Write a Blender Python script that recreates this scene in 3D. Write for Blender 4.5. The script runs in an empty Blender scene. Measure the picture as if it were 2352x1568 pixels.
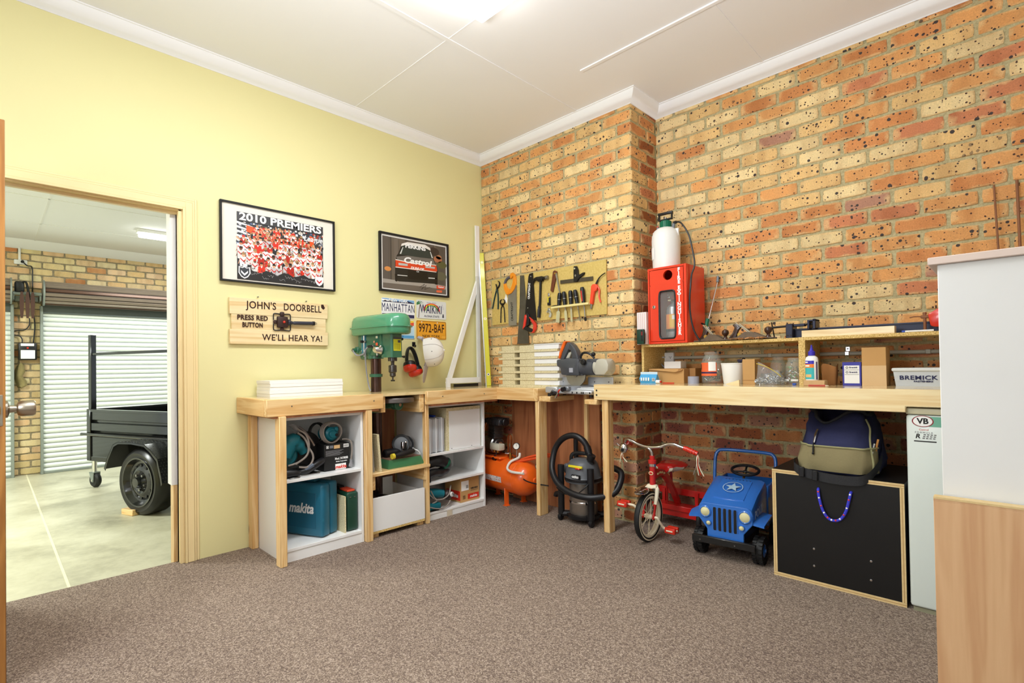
import bpy, bmesh, math, random
from mathutils import Vector, Matrix, Euler
random.seed(7)
C = bpy.context.scene.collection
PI = math.pi
R = math.radians

# ------------------------------------------------------------------ camera, world, lights, exposure
def make_camera():
    yaw, pit, rol = R(44.457), R(.705), R(-.875)
    fw = Vector((-math.sin(yaw)*math.cos(pit), math.cos(yaw)*math.cos(pit), math.sin(pit)))
    r0 = Vector((math.cos(yaw), math.sin(yaw), 0)); u0 = r0.cross(fw)
    rt = r0*math.cos(rol)+u0*math.sin(rol); up = u0*math.cos(rol)-r0*math.sin(rol)
    cd = bpy.data.cameras.new('camera'); co = bpy.data.objects.new('camera', cd); C.objects.link(co)
    cd.sensor_width = 36; cd.lens = 1180.4/2352*36; cd.shift_y = (827.4-784)/2352; cd.clip_start = .05
    m = Matrix((rt, up, -fw)).transposed().to_4x4(); m.translation = (3.484, -3.174, 1.113)
    co.matrix_world = m
    bpy.context.scene.camera = co
make_camera()
vs = bpy.context.scene.view_settings
vs.view_transform = 'Standard'; vs.look = 'None'; vs.exposure = -0.2; vs.gamma = 1; vs.use_curve_mapping = False
w = bpy.data.worlds.new('world'); bpy.context.scene.world = w; w.use_nodes = True
bg = w.node_tree.nodes['Background']; bg.inputs[0].default_value = (.80, .90, 1, 1); bg.inputs[1].default_value = 1.3

def area(name, loc, size, power, rot=(0, 0, 0), col=(1, 1, 1), sy=None, spread=None):
    l = bpy.data.lights.new(name, 'AREA'); l.energy = power; l.color = col
    l.shape = 'RECTANGLE'; l.size = size; l.size_y = sy or size
    if spread: l.spread = spread
    o = bpy.data.objects.new(name, l); C.objects.link(o); o.location = loc; o.rotation_euler = rot
    return o

# ------------------------------------------------------------------ materials
MATS = {}
def lin(h):
    if isinstance(h, str):
        h = h.lstrip('#'); h = [int(h[i:i+2], 16) for i in (0, 2, 4)]
    return tuple(((c/255)/12.92 if c/255 <= .04045 else ((c/255+.055)/1.055)**2.4) for c in h)
def nodes(name):
    m = bpy.data.materials.new(name); m.use_nodes = True; nt = m.node_tree
    b = nt.nodes['Principled BSDF']
    return m, nt, b, nt.nodes.new, nt.links.new
def P(name, col, rough=.5, metal=0., var=.06, vs_=6., bump=0., bs=90., coat=0., spec=.5, trans=0., alpha=1., emit=0., ior=1.45, det=3):
    """plain painted / plastic / metal surface with a little procedural unevenness"""
    if name in MATS: return name
    m, nt, b, N, L = nodes(name); c = lin(col)
    b.inputs['Roughness'].default_value = rough; b.inputs['Metallic'].default_value = metal
    b.inputs['Specular IOR Level'].default_value = spec; b.inputs['IOR'].default_value = ior
    b.inputs['Transmission Weight'].default_value = trans; b.inputs['Alpha'].default_value = alpha
    b.inputs['Coat Weight'].default_value = coat; b.inputs['Coat Roughness'].default_value = .08
    if emit:
        b.inputs['Emission Color'].default_value = (*c, 1); b.inputs['Emission Strength'].default_value = emit
    tc = N('ShaderNodeTexCoord'); n = N('ShaderNodeTexNoise'); n.inputs['Scale'].default_value = vs_; n.inputs['Detail'].default_value = det
    L(tc.outputs['Object'], n.inputs['Vector'])
    mx = N('ShaderNodeMix'); mx.data_type = 'RGBA'
    mx.inputs[6].default_value = (*[max(0, x*(1-var*1.6)) for x in c], 1); mx.inputs[7].default_value = (*[min(1, x*(1+var)) for x in c], 1)
    L(n.outputs[0], mx.inputs[0]); L(mx.outputs[2], b.inputs['Base Color'])
    if bump:
        n2 = N('ShaderNodeTexNoise'); n2.inputs['Scale'].default_value = bs; n2.inputs['Detail'].default_value = 4
        L(tc.outputs['Object'], n2.inputs['Vector']); bp = N('ShaderNodeBump'); bp.inputs['Strength'].default_value = bump
        bp.inputs['Distance'].default_value = .004
        L(n2.outputs[0], bp.inputs['Height']); L(bp.outputs[0], b.inputs['Normal'])
    MATS[name] = m; return name
def ramp(N, stops, interp='LINEAR'):
    r = N('ShaderNodeValToRGB'); r.color_ramp.interpolation = interp; e = r.color_ramp.elements
    while len(e) > 1: e.remove(e[-1])
    for i, (p, c) in enumerate(stops):
        k = e[0] if i == 0 else e.new(p)
        k.position = p; k.color = (*c, 1) if len(c) == 3 else c
    return r
def wood(name, c1, c2, axis='X', ring=26., rough=.45, knots=True, coat=0., cm=None, grain=1.):
    if name in MATS: return name
    m, nt, b, N, L = nodes(name)
    b.inputs['Roughness'].default_value = rough; b.inputs['Coat Weight'].default_value = coat; b.inputs['Coat Roughness'].default_value = .12
    tc = N('ShaderNodeTexCoord'); mp = N('ShaderNodeMapping'); L(tc.outputs['Object'], mp.inputs[0])
    s = [1, 1, 1]; s['XYZ'.index(axis)] = .07; mp.inputs['Scale'].default_value = s
    mp.inputs['Rotation'].default_value = (.02, .03, .02)
    wv = N('ShaderNodeTexNoise'); wv.inputs['Scale'].default_value = ring; wv.inputs['Detail'].default_value = 2.5; wv.inputs['Distortion'].default_value = .6
    L(mp.outputs[0], wv.inputs['Vector'])
    sn = N('ShaderNodeMath'); sn.operation = 'MULTIPLY'; sn.inputs[1].default_value = 22; L(wv.outputs[0], sn.inputs[0])
    si = N('ShaderNodeMath'); si.operation = 'SINE'; L(sn.outputs[0], si.inputs[0])
    fine = N('ShaderNodeTexNoise'); fine.inputs['Scale'].default_value = ring*9; fine.inputs['Detail'].default_value = 2
    L(mp.outputs[0], fine.inputs['Vector'])
    a = N('ShaderNodeMath'); a.operation = 'MULTIPLY_ADD'; a.inputs[1].default_value = .28*grain; a.inputs[2].default_value = .3; L(si.outputs[0], a.inputs[0])
    a2 = N('ShaderNodeMath'); a2.operation = 'MULTIPLY_ADD'; a2.inputs[1].default_value = .4*grain; L(fine.outputs[0], a2.inputs[0]); L(a.outputs[0], a2.inputs[2])
    rp = ramp(N, [(.1, lin(c1)), (.9, lin(c2))]); L(a2.outputs[0], rp.inputs[0])
    out = rp.outputs[0]
    if knots:
        mk = N('ShaderNodeMapping'); L(tc.outputs['Object'], mk.inputs[0]); s2 = [1, 1, 1]; s2['XYZ'.index(axis)] = .55; mk.inputs['Scale'].default_value = s2
        v = N('ShaderNodeTexVoronoi'); v.inputs['Scale'].default_value = 4.5; L(mk.outputs[0], v.inputs['Vector'])
        kr = ramp(N, [(.045, (1, 1, 1)), (.1, (0, 0, 0))]); L(v.outputs['Distance'], kr.inputs[0])
        mx = N('ShaderNodeMix'); mx.data_type = 'RGBA'; L(kr.outputs[0], mx.inputs[0]); L(out, mx.inputs[6]); mx.inputs[7].default_value = (*lin('#8a5326'), 1)
        out = mx.outputs[2]
    L(out, b.inputs['Base Color'])
    bp = N('ShaderNodeBump'); bp.inputs['Strength'].default_value = .08; bp.inputs['Distance'].default_value = .002; L(a2.outputs[0], bp.inputs['Height']); L(bp.outputs[0], b.inputs['Normal'])
    MATS[name] = m; return name
def speck(name, stops, scale, rough=.8, bump=.0, det=2, bd=.004, spec=.3, big=0.):
    """speckled surface (carpet, chipboard): noise through a colour ramp"""
    if name in MATS: return name
    m, nt, b, N, L = nodes(name); b.inputs['Roughness'].default_value = rough; b.inputs['Specular IOR Level'].default_value = spec
    tc = N('ShaderNodeTexCoord'); n = N('ShaderNodeTexNoise'); n.inputs['Scale'].default_value = scale; n.inputs['Detail'].default_value = det; n.inputs['Roughness'].default_value = .7
    L(tc.outputs['Object'], n.inputs['Vector'])
    rp = ramp(N, [(p, lin(c)) for p, c in stops]); L(n.outputs[0], rp.inputs[0]); out = rp.outputs[0]
    if big:
        n3 = N('ShaderNodeTexNoise'); n3.inputs['Scale'].default_value = 1.3; n3.inputs['Detail'].default_value = 3; L(tc.outputs['Object'], n3.inputs['Vector'])
        r3 = ramp(N, [(.3, (1-big,)*3), (.7, (1, 1, 1))]); L(n3.outputs[0], r3.inputs[0])
        mx = N('ShaderNodeMix'); mx.data_type = 'RGBA'; mx.blend_type = 'MULTIPLY'; mx.inputs[0].default_value = 1; L(out, mx.inputs[6]); L(r3.outputs[0], mx.inputs[7]); out = mx.outputs[2]
    L(out, b.inputs['Base Color'])
    if bump:
        bp = N('ShaderNodeBump'); bp.inputs['Strength'].default_value = bump; bp.inputs['Distance'].default_value = bd; L(n.outputs[0], bp.inputs['Height']); L(bp.outputs[0], b.inputs['Normal'])
    MATS[name] = m; return name
def carpet_mat(name):
    m, nt, b, N, L = nodes(name); b.inputs['Roughness'].default_value = .95; b.inputs['Specular IOR Level'].default_value = .1
    tc = N('ShaderNodeTexCoord'); v = N('ShaderNodeTexVoronoi'); v.inputs['Scale'].default_value = 240; L(tc.outputs['Object'], v.inputs['Vector'])
    sc = N('ShaderNodeSeparateColor'); L(v.outputs['Color'], sc.inputs[0])
    n = N('ShaderNodeTexNoise'); n.inputs['Scale'].default_value = 70; n.inputs['Detail'].default_value = 3; L(tc.outputs['Object'], n.inputs['Vector'])
    a = N('ShaderNodeMath'); a.operation = 'MULTIPLY_ADD'; a.inputs[1].default_value = .6; L(n.outputs[0], a.inputs[0]); 
    h = N('ShaderNodeMath'); h.operation = 'MULTIPLY'; h.inputs[1].default_value = .7; L(sc.outputs[0], h.inputs[0]); L(h.outputs[0], a.inputs[2])
    r = ramp(N, [(.2, lin('#5a4c45')), (.5, lin('#75665c')), (.72, lin('#877769')), (.98, lin('#a9998b'))]); L(a.outputs[0], r.inputs[0])
    n3 = N('ShaderNodeTexNoise'); n3.inputs['Scale'].default_value = 1.1; n3.inputs['Detail'].default_value = 3; L(tc.outputs['Object'], n3.inputs['Vector'])
    r3 = ramp(N, [(.35, (.92, .91, .91)), (.65, (1.03, 1.03, 1.02))]); L(n3.outputs[0], r3.inputs[0])
    mx = N('ShaderNodeMix'); mx.data_type = 'RGBA'; mx.blend_type = 'MULTIPLY'; mx.inputs[0].default_value = 1; L(r.outputs[0], mx.inputs[6]); L(r3.outputs[0], mx.inputs[7]); L(mx.outputs[2], b.inputs['Base Color'])
    MATS[name] = m; return name
def brick_mat(name, spots=.5, edge='#e6c48c', edgeamt=.6):
    m, nt, b, N, L = nodes(name); b.inputs['Roughness'].default_value = .75; b.inputs['Specular IOR Level'].default_value = .25
    at = N('ShaderNodeAttribute'); at.attribute_name = 'Col'
    uv = N('ShaderNodeUVMap'); tc = N('ShaderNodeTexCoord')
    off = N('ShaderNodeVectorMath'); off.operation = 'SCALE'; L(at.outputs['Alpha'], off.inputs['Scale']); off.inputs[0].default_value = (37, 11, 23)
    ad = N('ShaderNodeVectorMath'); ad.operation = 'ADD'; L(tc.outputs['Object'], ad.inputs[0]); L(off.outputs[0], ad.inputs[1])
    # heart / border of the brick, from its own face coordinates
    s = N('ShaderNodeSeparateXYZ'); L(uv.outputs[0], s.inputs[0])
    def dist(o):
        a = N('ShaderNodeMath'); a.operation = 'SUBTRACT'; a.inputs[1].default_value = .5; L(o, a.inputs[0])
        c = N('ShaderNodeMath'); c.operation = 'ABSOLUTE'; L(a.outputs[0], c.inputs[0]); return c.outputs[0]
    mxm = N('ShaderNodeMath'); mxm.operation = 'MAXIMUM'; L(dist(s.outputs[0]), mxm.inputs[0]); L(dist(s.outputs[1]), mxm.inputs[1])
    n1 = N('ShaderNodeTexNoise'); n1.inputs['Scale'].default_value = 14; n1.inputs['Detail'].default_value = 2; L(ad.outputs[0], n1.inputs['Vector'])
    e1 = N('ShaderNodeMath'); e1.operation = 'MULTIPLY_ADD'; e1.inputs[1].default_value = .55; L(n1.outputs[0], e1.inputs[0]); L(mxm.outputs[0], e1.inputs[2])
    r1 = ramp(N, [(.62, (0, 0, 0)), (.74, (1, 1, 1))]); L(e1.outputs[0], r1.inputs[0])
    sel = N('ShaderNodeMath'); sel.operation = 'MULTIPLY'; sel.inputs[1].default_value = edgeamt; L(r1.outputs[0], sel.inputs[0])
    m1 = N('ShaderNodeMix'); m1.data_type = 'RGBA'; L(sel.outputs[0], m1.inputs[0]); L(at.outputs['Color'], m1.inputs[6]); m1.inputs[7].default_value = (*lin(edge), 1)
    # kiln bands and fine grain
    mp = N('ShaderNodeMapping'); mp.inputs['Scale'].default_value = (1, 1, .25); L(ad.outputs[0], mp.inputs[0])
    n2 = N('ShaderNodeTexNoise'); n2.inputs['Scale'].default_value = 13; n2.inputs['Detail'].default_value = 1; L(mp.outputs[0], n2.inputs['Vector'])
    r2 = ramp(N, [(.3, (.86, .80, .76)), (.5, (1, 1, 1)), (.68, (1.06, 1.03, .98))]); L(n2.outputs[0], r2.inputs[0])
    n3 = N('ShaderNodeTexNoise'); n3.inputs['Scale'].default_value = 160; n3.inputs['Detail'].default_value = 3; L(ad.outputs[0], n3.inputs['Vector'])
    r3 = ramp(N, [(.3, (.86,)*3), (.7, (1.08,)*3)]); L(n3.outputs[0], r3.inputs[0])
    def mul(a, c):
        q = N('ShaderNodeMix'); q.data_type = 'RGBA'; q.blend_type = 'MULTIPLY'; q.inputs[0].default_value = 1; L(a, q.inputs[6]); L(c, q.inputs[7]); return q.outputs[2]
    col = mul(mul(m1.outputs[2], r2.outputs[0]), r3.outputs[0])
    # iron spots
    gate = ramp(N, [(.22, (0, 0, 0)), (.32, (1, 1, 1))]); L(at.outputs['Alpha'], gate.inputs[0])
    def spot(scale, lo, th, colr, colin, gated=False):
        v = N('ShaderNodeTexVoronoi'); v.inputs['Scale'].default_value = scale; L(ad.outputs[0], v.inputs['Vector'])
        nz = N('ShaderNodeTexNoise'); nz.inputs['Scale'].default_value = 70; L(ad.outputs[0], nz.inputs['Vector'])
        d = N('ShaderNodeMath'); d.operation = 'MULTIPLY_ADD'; d.inputs[1].default_value = .18; L(nz.outputs[0], d.inputs[0]); L(v.outputs['Distance'], d.inputs[2])
        sc = N('ShaderNodeSeparateColor'); L(v.outputs['Color'], sc.inputs[0])
        rad = N('ShaderNodeMapRange'); rad.inputs['From Min'].default_value = th; rad.inputs['From Max'].default_value = 1; rad.inputs['To Min'].default_value = .02; rad.inputs['To Max'].default_value = lo; L(sc.outputs[0], rad.inputs[0])
        df = N('ShaderNodeMath'); df.operation = 'SUBTRACT'; L(rad.outputs[0], df.inputs[0]); L(d.outputs[0], df.inputs[1])
        rr = ramp(N, [(.0, (0, 0, 0)), (.05, (1, 1, 1))]); L(df.outputs[0], rr.inputs[0]); fac = rr.outputs[0]
        if gated:
            gm = N('ShaderNodeMath'); gm.operation = 'MULTIPLY'; L(rr.outputs[0], gm.inputs[0]); L(gate.outputs[0], gm.inputs[1]); fac = gm.outputs[0]
        q = N('ShaderNodeMix'); q.data_type = 'RGBA'; L(fac, q.inputs[0]); L(colin, q.inputs[6]); q.inputs[7].default_value = (*lin(colr), 1); return q.outputs[2]
    if spots:
        col = spot(37, .50, .42, '#463d3a', col, True)
        col = spot(75, .50, .45, '#4d352c', col)
    L(col, b.inputs['Base Color'])
    bp = N('ShaderNodeBump'); bp.inputs['Strength'].default_value = .35; bp.inputs['Distance'].default_value = .004; L(n3.outputs[0], bp.inputs['Height']); L(bp.outputs[0], b.inputs['Normal'])
    MATS[name] = m; return name
def print_mat(name='print', rough=.35):
    if name in MATS: return name
    m, nt, b, N, L = nodes(name); at = N('ShaderNodeAttribute'); at.attribute_name = 'Col'; L(at.outputs['Color'], b.inputs['Base Color'])
    b.inputs['Roughness'].default_value = rough; MATS[name] = m; return name

# ------------------------------------------------------------------ mesh builder
FONT = {}
MW = {}
def rot(x=0, y=0, z=0, at=(0, 0, 0)):
    return Matrix.Translation(at) @ Euler((R(x), R(y), R(z))).to_matrix().to_4x4()
def frame(o, x, y, z):
    m = Matrix((x, y, z)).transposed().to_4x4(); m.translation = o; return m
def smoothpts(pts, n=6, closed=False):
    p = [Vector(q) for q in pts]; out = []; k = len(p)
    for i in range(k if closed else k-1):
        a, b_, c, d = (p[(i-1) % k], p[i], p[(i+1) % k], p[(i+2) % k]) if closed else (p[max(i-1, 0)], p[i], p[i+1], p[min(i+2, k-1)])
        for j in range(n):
            t = j/n
            out.append(.5*((2*b_)+(c-a)*t+(2*a-5*b_+4*c-d)*t*t+(3*b_-a-3*c+d)*t**3))
    if not closed: out.append(p[-1])
    return out
class G:
    def __init__(s): s.bm = bmesh.new(); s.mats = []; s.M = Matrix(); s.col = None; s.cl = None
    def mi(s, m):
        if m not in s.mats: s.mats.append(m)
        return s.mats.index(m)
    def fin(s, vs_, m, M=None, faces=None):
        T = s.M @ M if M is not None else s.M
        for v in vs_: v.co = T @ v.co
        if faces is None:
            st = set(vs_); faces = set(f for v in vs_ for f in v.link_faces)
        i = s.mi(m)
        for f in faces: f.material_index = i
        if s.col is not None:
            if s.cl is None: s.cl = s.bm.loops.layers.float_color.new('Col')
            for f in faces:
                for l in f.loops: l[s.cl] = (*s.col, 1)
        return s
    def raw(s, verts, faces, m, M=None):
        vv = [s.bm.verts.new(v) for v in verts]; ff = []
        for f in faces:
            try: ff.append(s.bm.faces.new([vv[i] for i in f]))
            except ValueError: pass
        return s.fin(vv, m, M, ff)
    def box(s, x0, x1, y0, y1, z0, z1, m, bev=0., M=None, seg=1):
        x0, x1 = min(x0, x1), max(x0, x1); y0, y1 = min(y0, y1), max(y0, y1); z0, z1 = min(z0, z1), max(z0, z1)
        vv = [s.bm.verts.new((x, y, z)) for x in (x0, x1) for y in (y0, y1) for z in (z0, z1)]
        ff = [s.bm.faces.new([vv[i] for i in q]) for q in ((0, 1, 3, 2), (4, 6, 7, 5), (0, 4, 5, 1), (2, 3, 7, 6), (0, 2, 6, 4), (1, 5, 7, 3))]
        return s._bev(vv, ff, m, bev, M, seg)
    def _bev(s, vv, ff, m, bev, M, seg):
        if bev:
            ed = list(set(e for f in ff for e in f.edges))
            r = bmesh.ops.bevel(s.bm, geom=ed, offset=bev, segments=seg, affect='EDGES', profile=.5, clamp_overlap=True)
            fs = set(r['faces']) | set(f for f in ff if f.is_valid)
            todo = set(fs)
            vv = list(set(v for f in fs for v in f.verts))
            fs = list(set(f for v in vv for f in v.link_faces)); ff = fs
        return s.fin(vv, m, M, ff)
    def prism(s, pts, ax, a, b, m, bev=0., M=None, seg=1):
        """polygon (2-D) extruded along axis ax from a to b; pts are the two other axes in xyz order"""
        def mk(p, t):
            if ax == 'x': return (t, p[0], p[1])
            if ax == 'y': return (p[0], t, p[1])
            return (p[0], p[1], t)
        n = len(pts); v0 = [s.bm.verts.new(mk(p, a)) for p in pts]; v1 = [s.bm.verts.new(mk(p, b)) for p in pts]
        ff = [s.bm.faces.new(v0[::-1]), s.bm.faces.new(v1)] + [s.bm.faces.new((v0[i], v0[(i+1) % n], v1[(i+1) % n], v1[i])) for i in range(n)]
        bmesh.ops.recalc_face_normals(s.bm, faces=ff)
        return s._bev(v0+v1, ff, m, bev, M, seg)
    def lathe(s, prof, m, M=None, seg=24, a0=0, a1=2*PI):
        full = abs(a1-a0-2*PI) < 1e-6; rings = []
        n = seg if full else seg+1
        for r, z in prof:
            if r < 1e-6: rings.append([s.bm.verts.new((0, 0, z))])
            else: rings.append([s.bm.verts.new((r*math.cos(a0+(a1-a0)*i/seg), r*math.sin(a0+(a1-a0)*i/seg), z)) for i in range(n)])
        ff = []
        for A, B in zip(rings, rings[1:]):
            for i in range(seg):
                j = (i+1) % n
                q = [A[i % len(A)], A[j % len(A)], B[j % len(B)], B[i % len(B)]]
                u = []
                for v in q:
                    if v not in u: u.append(v)
                if len(u) > 2: ff.append(s.bm.faces.new(u))
        return s.fin([v for r_ in rings for v in r_], m, M, ff)
    def cyl(s, p0, p1, r, m, r2=None, seg=16, M=None, bev=0.):
        p0, p1 = Vector(p0), Vector(p1); d = p1-p0; L_ = d.length
        r2 = r if r2 is None else r2
        q = d.to_track_quat('Z', 'Y').to_matrix().to_4x4(); q.translation = p0
        if bev: pr = [(0, 0), (r-bev, 0), (r, bev), (r2, L_-bev), (r2-bev, L_), (0, L_)]
        else: pr = [(0, 0), (r, 0), (r2, L_), (0, L_)]
        return s.lathe(pr, m, (M @ q) if M is not None else q, seg)
    def tube(s, pts, r, m, seg=8, sm=0, closed=False, M=None, flat=1.):
        p = smoothpts(pts, sm, closed) if sm else [Vector(q) for q in pts]
        n = len(p); rr = r if isinstance(r, (list, tuple)) else [r]*n
        if isinstance(r, (list, tuple)) and len(r) != n:
            rr = [r[min(int(i*len(r)/n), len(r)-1)] for i in range(n)]
        up = None; rings = []
        for i in range(n):
            t = (p[(i+1) % n]-p[i-1]) if closed else (p[min(i+1, n-1)]-p[max(i-1, 0)])
            if t.length < 1e-9: t = Vector((0, 0, 1))
            t.normalize()
            if up is None: up = Vector((0, 0, 1)) if abs(t.z) < .9 else Vector((1, 0, 0))
            x = up.cross(t)
            if x.length < 1e-6: x = Vector((1, 0, 0))
            x.normalize(); y = t.cross(x); up = y
            rings.append([s.bm.verts.new(p[i]+rr[i]*(x*math.cos(2*PI*k/seg)+flat*y*math.sin(2*PI*k/seg))) for k in range(seg)])
        ff = []
        for i in range(n if closed else n-1):
            A, B = rings[i], rings[(i+1) % n]
            for k in range(seg): ff.append(s.bm.faces.new((A[k], A[(k+1) % seg], B[(k+1) % seg], B[k])))
        if not closed: ff += [s.bm.faces.new(rings[0][::-1]), s.bm.faces.new(rings[-1])]
        return s.fin([v for q in rings for v in q], m, M, ff)
    def ball(s, c, r, m, M=None, seg=16, rings=10):
        if not isinstance(r, (tuple, list)): r = (r, r, r)
        T = Matrix.Translation(c) @ Matrix.Diagonal((*r, 1))
        pr = [(math.sin(PI*i/rings), -math.cos(PI*i/rings)) for i in range(rings+1)]
        pr[0] = (0, -1); pr[-1] = (0, 1)
        return s.lathe(pr, m, (M @ T) if M is not None else T, seg)
    def loft(s, rings, m, M=None, cap=True, closed=True):
        """rings: lists of points, equal length, joined in order"""
        vv = [[s.bm.verts.new(p) for p in r] for r in rings]; ff = []; n = len(rings[0])
        for A, B in zip(vv, vv[1:]):
            for i in range(n if closed else n-1): ff.append(s.bm.faces.new((A[i], A[(i+1) % n], B[(i+1) % n], B[i])))
        if cap and closed: ff += [s.bm.faces.new(vv[0][::-1]), s.bm.faces.new(vv[-1])]
        bmesh.ops.recalc_face_normals(s.bm, faces=ff)
        return s.fin([v for r in vv for v in r], m, M, ff)
    def poly(s, pts, z, col, M):
        s.col = lin(col) if isinstance(col, str) else col
        s.raw([(x, y, z) for x, y in pts], [tuple(range(len(pts)))], PRINT, M); s.col = None; return s
    def disc(s, c, r, z, col, M, ry=None, n=10):
        return s.poly([(c[0]+r*math.cos(2*PI*i/n), c[1]+(ry or r)*math.sin(2*PI*i/n)) for i in range(n)], z, col, M)
    def text(s, txt, size, m, M, bold=0., sx=1., shear=0., ext=.0006, sp=1., center=True):
        cu = bpy.data.curves.new('t', 'FONT'); cu.body = txt; cu.size = size; cu.offset = bold*size; cu.shear = shear; cu.extrude = ext
        cu.space_character = sp; cu.resolution_u = 3
        if center: cu.align_x = 'CENTER'
        cu.align_y = 'CENTER'
        ob = bpy.data.objects.new('t', cu); C.objects.link(ob)
        me = bpy.data.meshes.new_from_object(ob.evaluated_get(bpy.context.evaluated_depsgraph_get()))
        bpy.data.objects.remove(ob); bpy.data.curves.remove(cu)
        vv = [s.bm.verts.new((v.co.x*sx, v.co.y, v.co.z)) for v in me.vertices]; ff = []
        for p in me.polygons:
            try: ff.append(s.bm.faces.new([vv[i] for i in p.vertices]))
            except ValueError: pass
        bpy.data.meshes.remove(me)
        return s.fin(vv, m, M, ff)
    def obj(s, name, parent=None, world=False, ang=38, label=None, loc=None, kind=None):
        if world and parent is not None: s.bm.transform(MW[parent.name].inverted())
        if loc is not None: s.bm.transform(Matrix.Translation(-Vector(loc)))
        me = bpy.data.meshes.new(name); s.bm.normal_update(); s.bm.to_mesh(me); s.bm.free()
        for m in s.mats: me.materials.append(MATS[m])
        me.shade_smooth(); me.set_sharp_from_angle(angle=R(ang))
        o = bpy.data.objects.new(name, me); C.objects.link(o)
        if parent is not None: o.parent = parent; MW[o.name] = MW[parent.name]
        else: MW[o.name] = Matrix.Translation(loc) if loc is not None else Matrix()
        if loc is not None: o.location = loc
        if label: o['label'] = label
        if kind: o['kind'] = kind
        return o
def tag(o, label, cat, group=None, kind=None):
    o['label'] = label; o['category'] = cat
    if group: o['group'] = group
    if kind: o['kind'] = kind
    return o
def thing(name, label, cat, loc=(0, 0, 0), rz=0, group=None, rx=0, ry=0):
    o = bpy.data.objects.new(name, None); C.objects.link(o); o.empty_display_size = .05
    o.location = loc; o.rotation_euler = (R(rx), R(ry), R(rz))
    MW[o.name] = Matrix.Translation(loc) @ Euler((R(rx), R(ry), R(rz))).to_matrix().to_4x4()
    return tag(o, label, cat, group)
def solo(g, name, label, cat, loc=None, group=None, kind=None, ang=38):
    o = g.obj(name, loc=loc, ang=ang); return tag(o, label, cat, group, kind)
def dup(root, loc=None, rz=None, label=None, group=None):
    r = root.copy(); C.objects.link(r)
    if loc is not None: r.location = loc
    if rz is not None: r.rotation_euler = (r.rotation_euler[0], r.rotation_euler[1], R(rz))
    if label: r['label'] = label
    if group: r['group'] = group
    for ch in list(root.children):
        c = ch.copy(); C.objects.link(c); c.parent = r
        for gch in list(ch.children):
            d = gch.copy(); C.objects.link(d); d.parent = c
    return r
def onX(y, z, x=0.):   # text / flat frame lying on a wall that faces +x
    return frame((x, y, z), (0, 1, 0), (0, 0, 1), (1, 0, 0))
def onY(x, z, y=0.):   # ... on a face that looks towards -y
    return frame((x, y, z), (1, 0, 0), (0, 0, 1), (0, -1, 0))

# ------------------------------------------------------------------ shared materials
PINE = {a: wood('pine'+a, '#f0cf96', '#d9a765', a, ring=22, rough=.4, coat=.15) for a in 'XYZ'}
PINEL = {a: wood('pine_light'+a, '#f3dfae', '#e4c184', a, ring=20, rough=.38, coat=.2) for a in 'XYZ'}
TOPX = wood('bench_top_board', '#e8d3a0', '#d6b87c', 'X', ring=9, rough=.16, knots=False, coat=.5, grain=.6)
PLY = wood('red_plywood', '#b5764b', '#8f5433', 'Z', ring=10, rough=.5, knots=False)
CHIP = speck('chipboard', [(.3, '#a8823f'), (.5, '#d9b871'), (.7, '#efd79a')], 160, .7)
CHIPL = speck('pale_chipboard', [(.3, '#b9ab80'), (.5, '#dcd0a6'), (.7, '#ece3c2')], 170, .7)
MDF = speck('mdf', [(.3, '#c6a95c'), (.7, '#d6bc70')], 60, .6)
WHITE = P('white_melamine', '#f1f1ef', .3, var=.015)
BLACK = P('black_plastic', '#17171a', .4, var=.1)
RUB = P('black_rubber', '#151515', .6, var=.15, bump=.1)
CHROME = P('chrome', '#dcdcdc', .15, 1, var=.05)
STEEL = P('steel', '#9b9a98', .35, 1, var=.15)
IRON = P('dark_iron', '#3c3835', .45, .8, var=.25)
BRASS = P('brass', '#c9a24e', .3, 1)
CARD = P('cardboard', '#c69a63', .8, var=.06, vs_=14, spec=.2)
CARDD = P('dark_cardboard', '#a97c4c', .8, var=.06, vs_=14, spec=.2)
RED = P('red_paint', '#d8321f', .25, coat=.4, var=.04)
TEAL = P('teal_plastic', '#0f6a78', .4, var=.06)
WHT = P('white_paint', '#f4f4f2', .45, var=.015)
INK = P('black_ink', '#141414', .6, var=.02)
PAPER = P('white_paper', '#f3f2ee', .7, var=.02)
PRINT = print_mat()
# ------------------------------------------------------------------ the setting
YELLOW = P('yellow_wall_paint', '#e8e0a6', .55, var=.02, vs_=1.2, bump=.04, bs=140)
CREAM = P('cream_gloss_paint', '#f4dda6', .3, var=.03)
CEIL = P('ceiling_paint', '#f4f4f4', .7, var=.012, vs_=2, bump=.03, bs=60)
CORN = P('cornice_paint', '#f6f6f6', .5, var=.01)
CARPET = carpet_mat('carpet')
H = 3.03
def S(g, name, ang=38): return g.obj(name, kind='structure', ang=ang)
g = G(); g.box(-.06, 5.2, -6.4, .6, -.2, 0, CARPET); S(g, 'floor')
g = G(); g.box(-.11, 5.2, -6.4, .6, H, H+.1, CEIL); S(g, 'ceiling')
# yellow wall with the doorway
g = G()
g.box(-.11, 0, -2.39, .5, -.15, H, YELLOW); g.box(-.11, 0, -3.2, -2.39, 2.072, H, YELLOW); g.box(-.11, 0, -6.4, -3.2, -.15, H, YELLOW)
S(g, 'wall_left')
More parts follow.
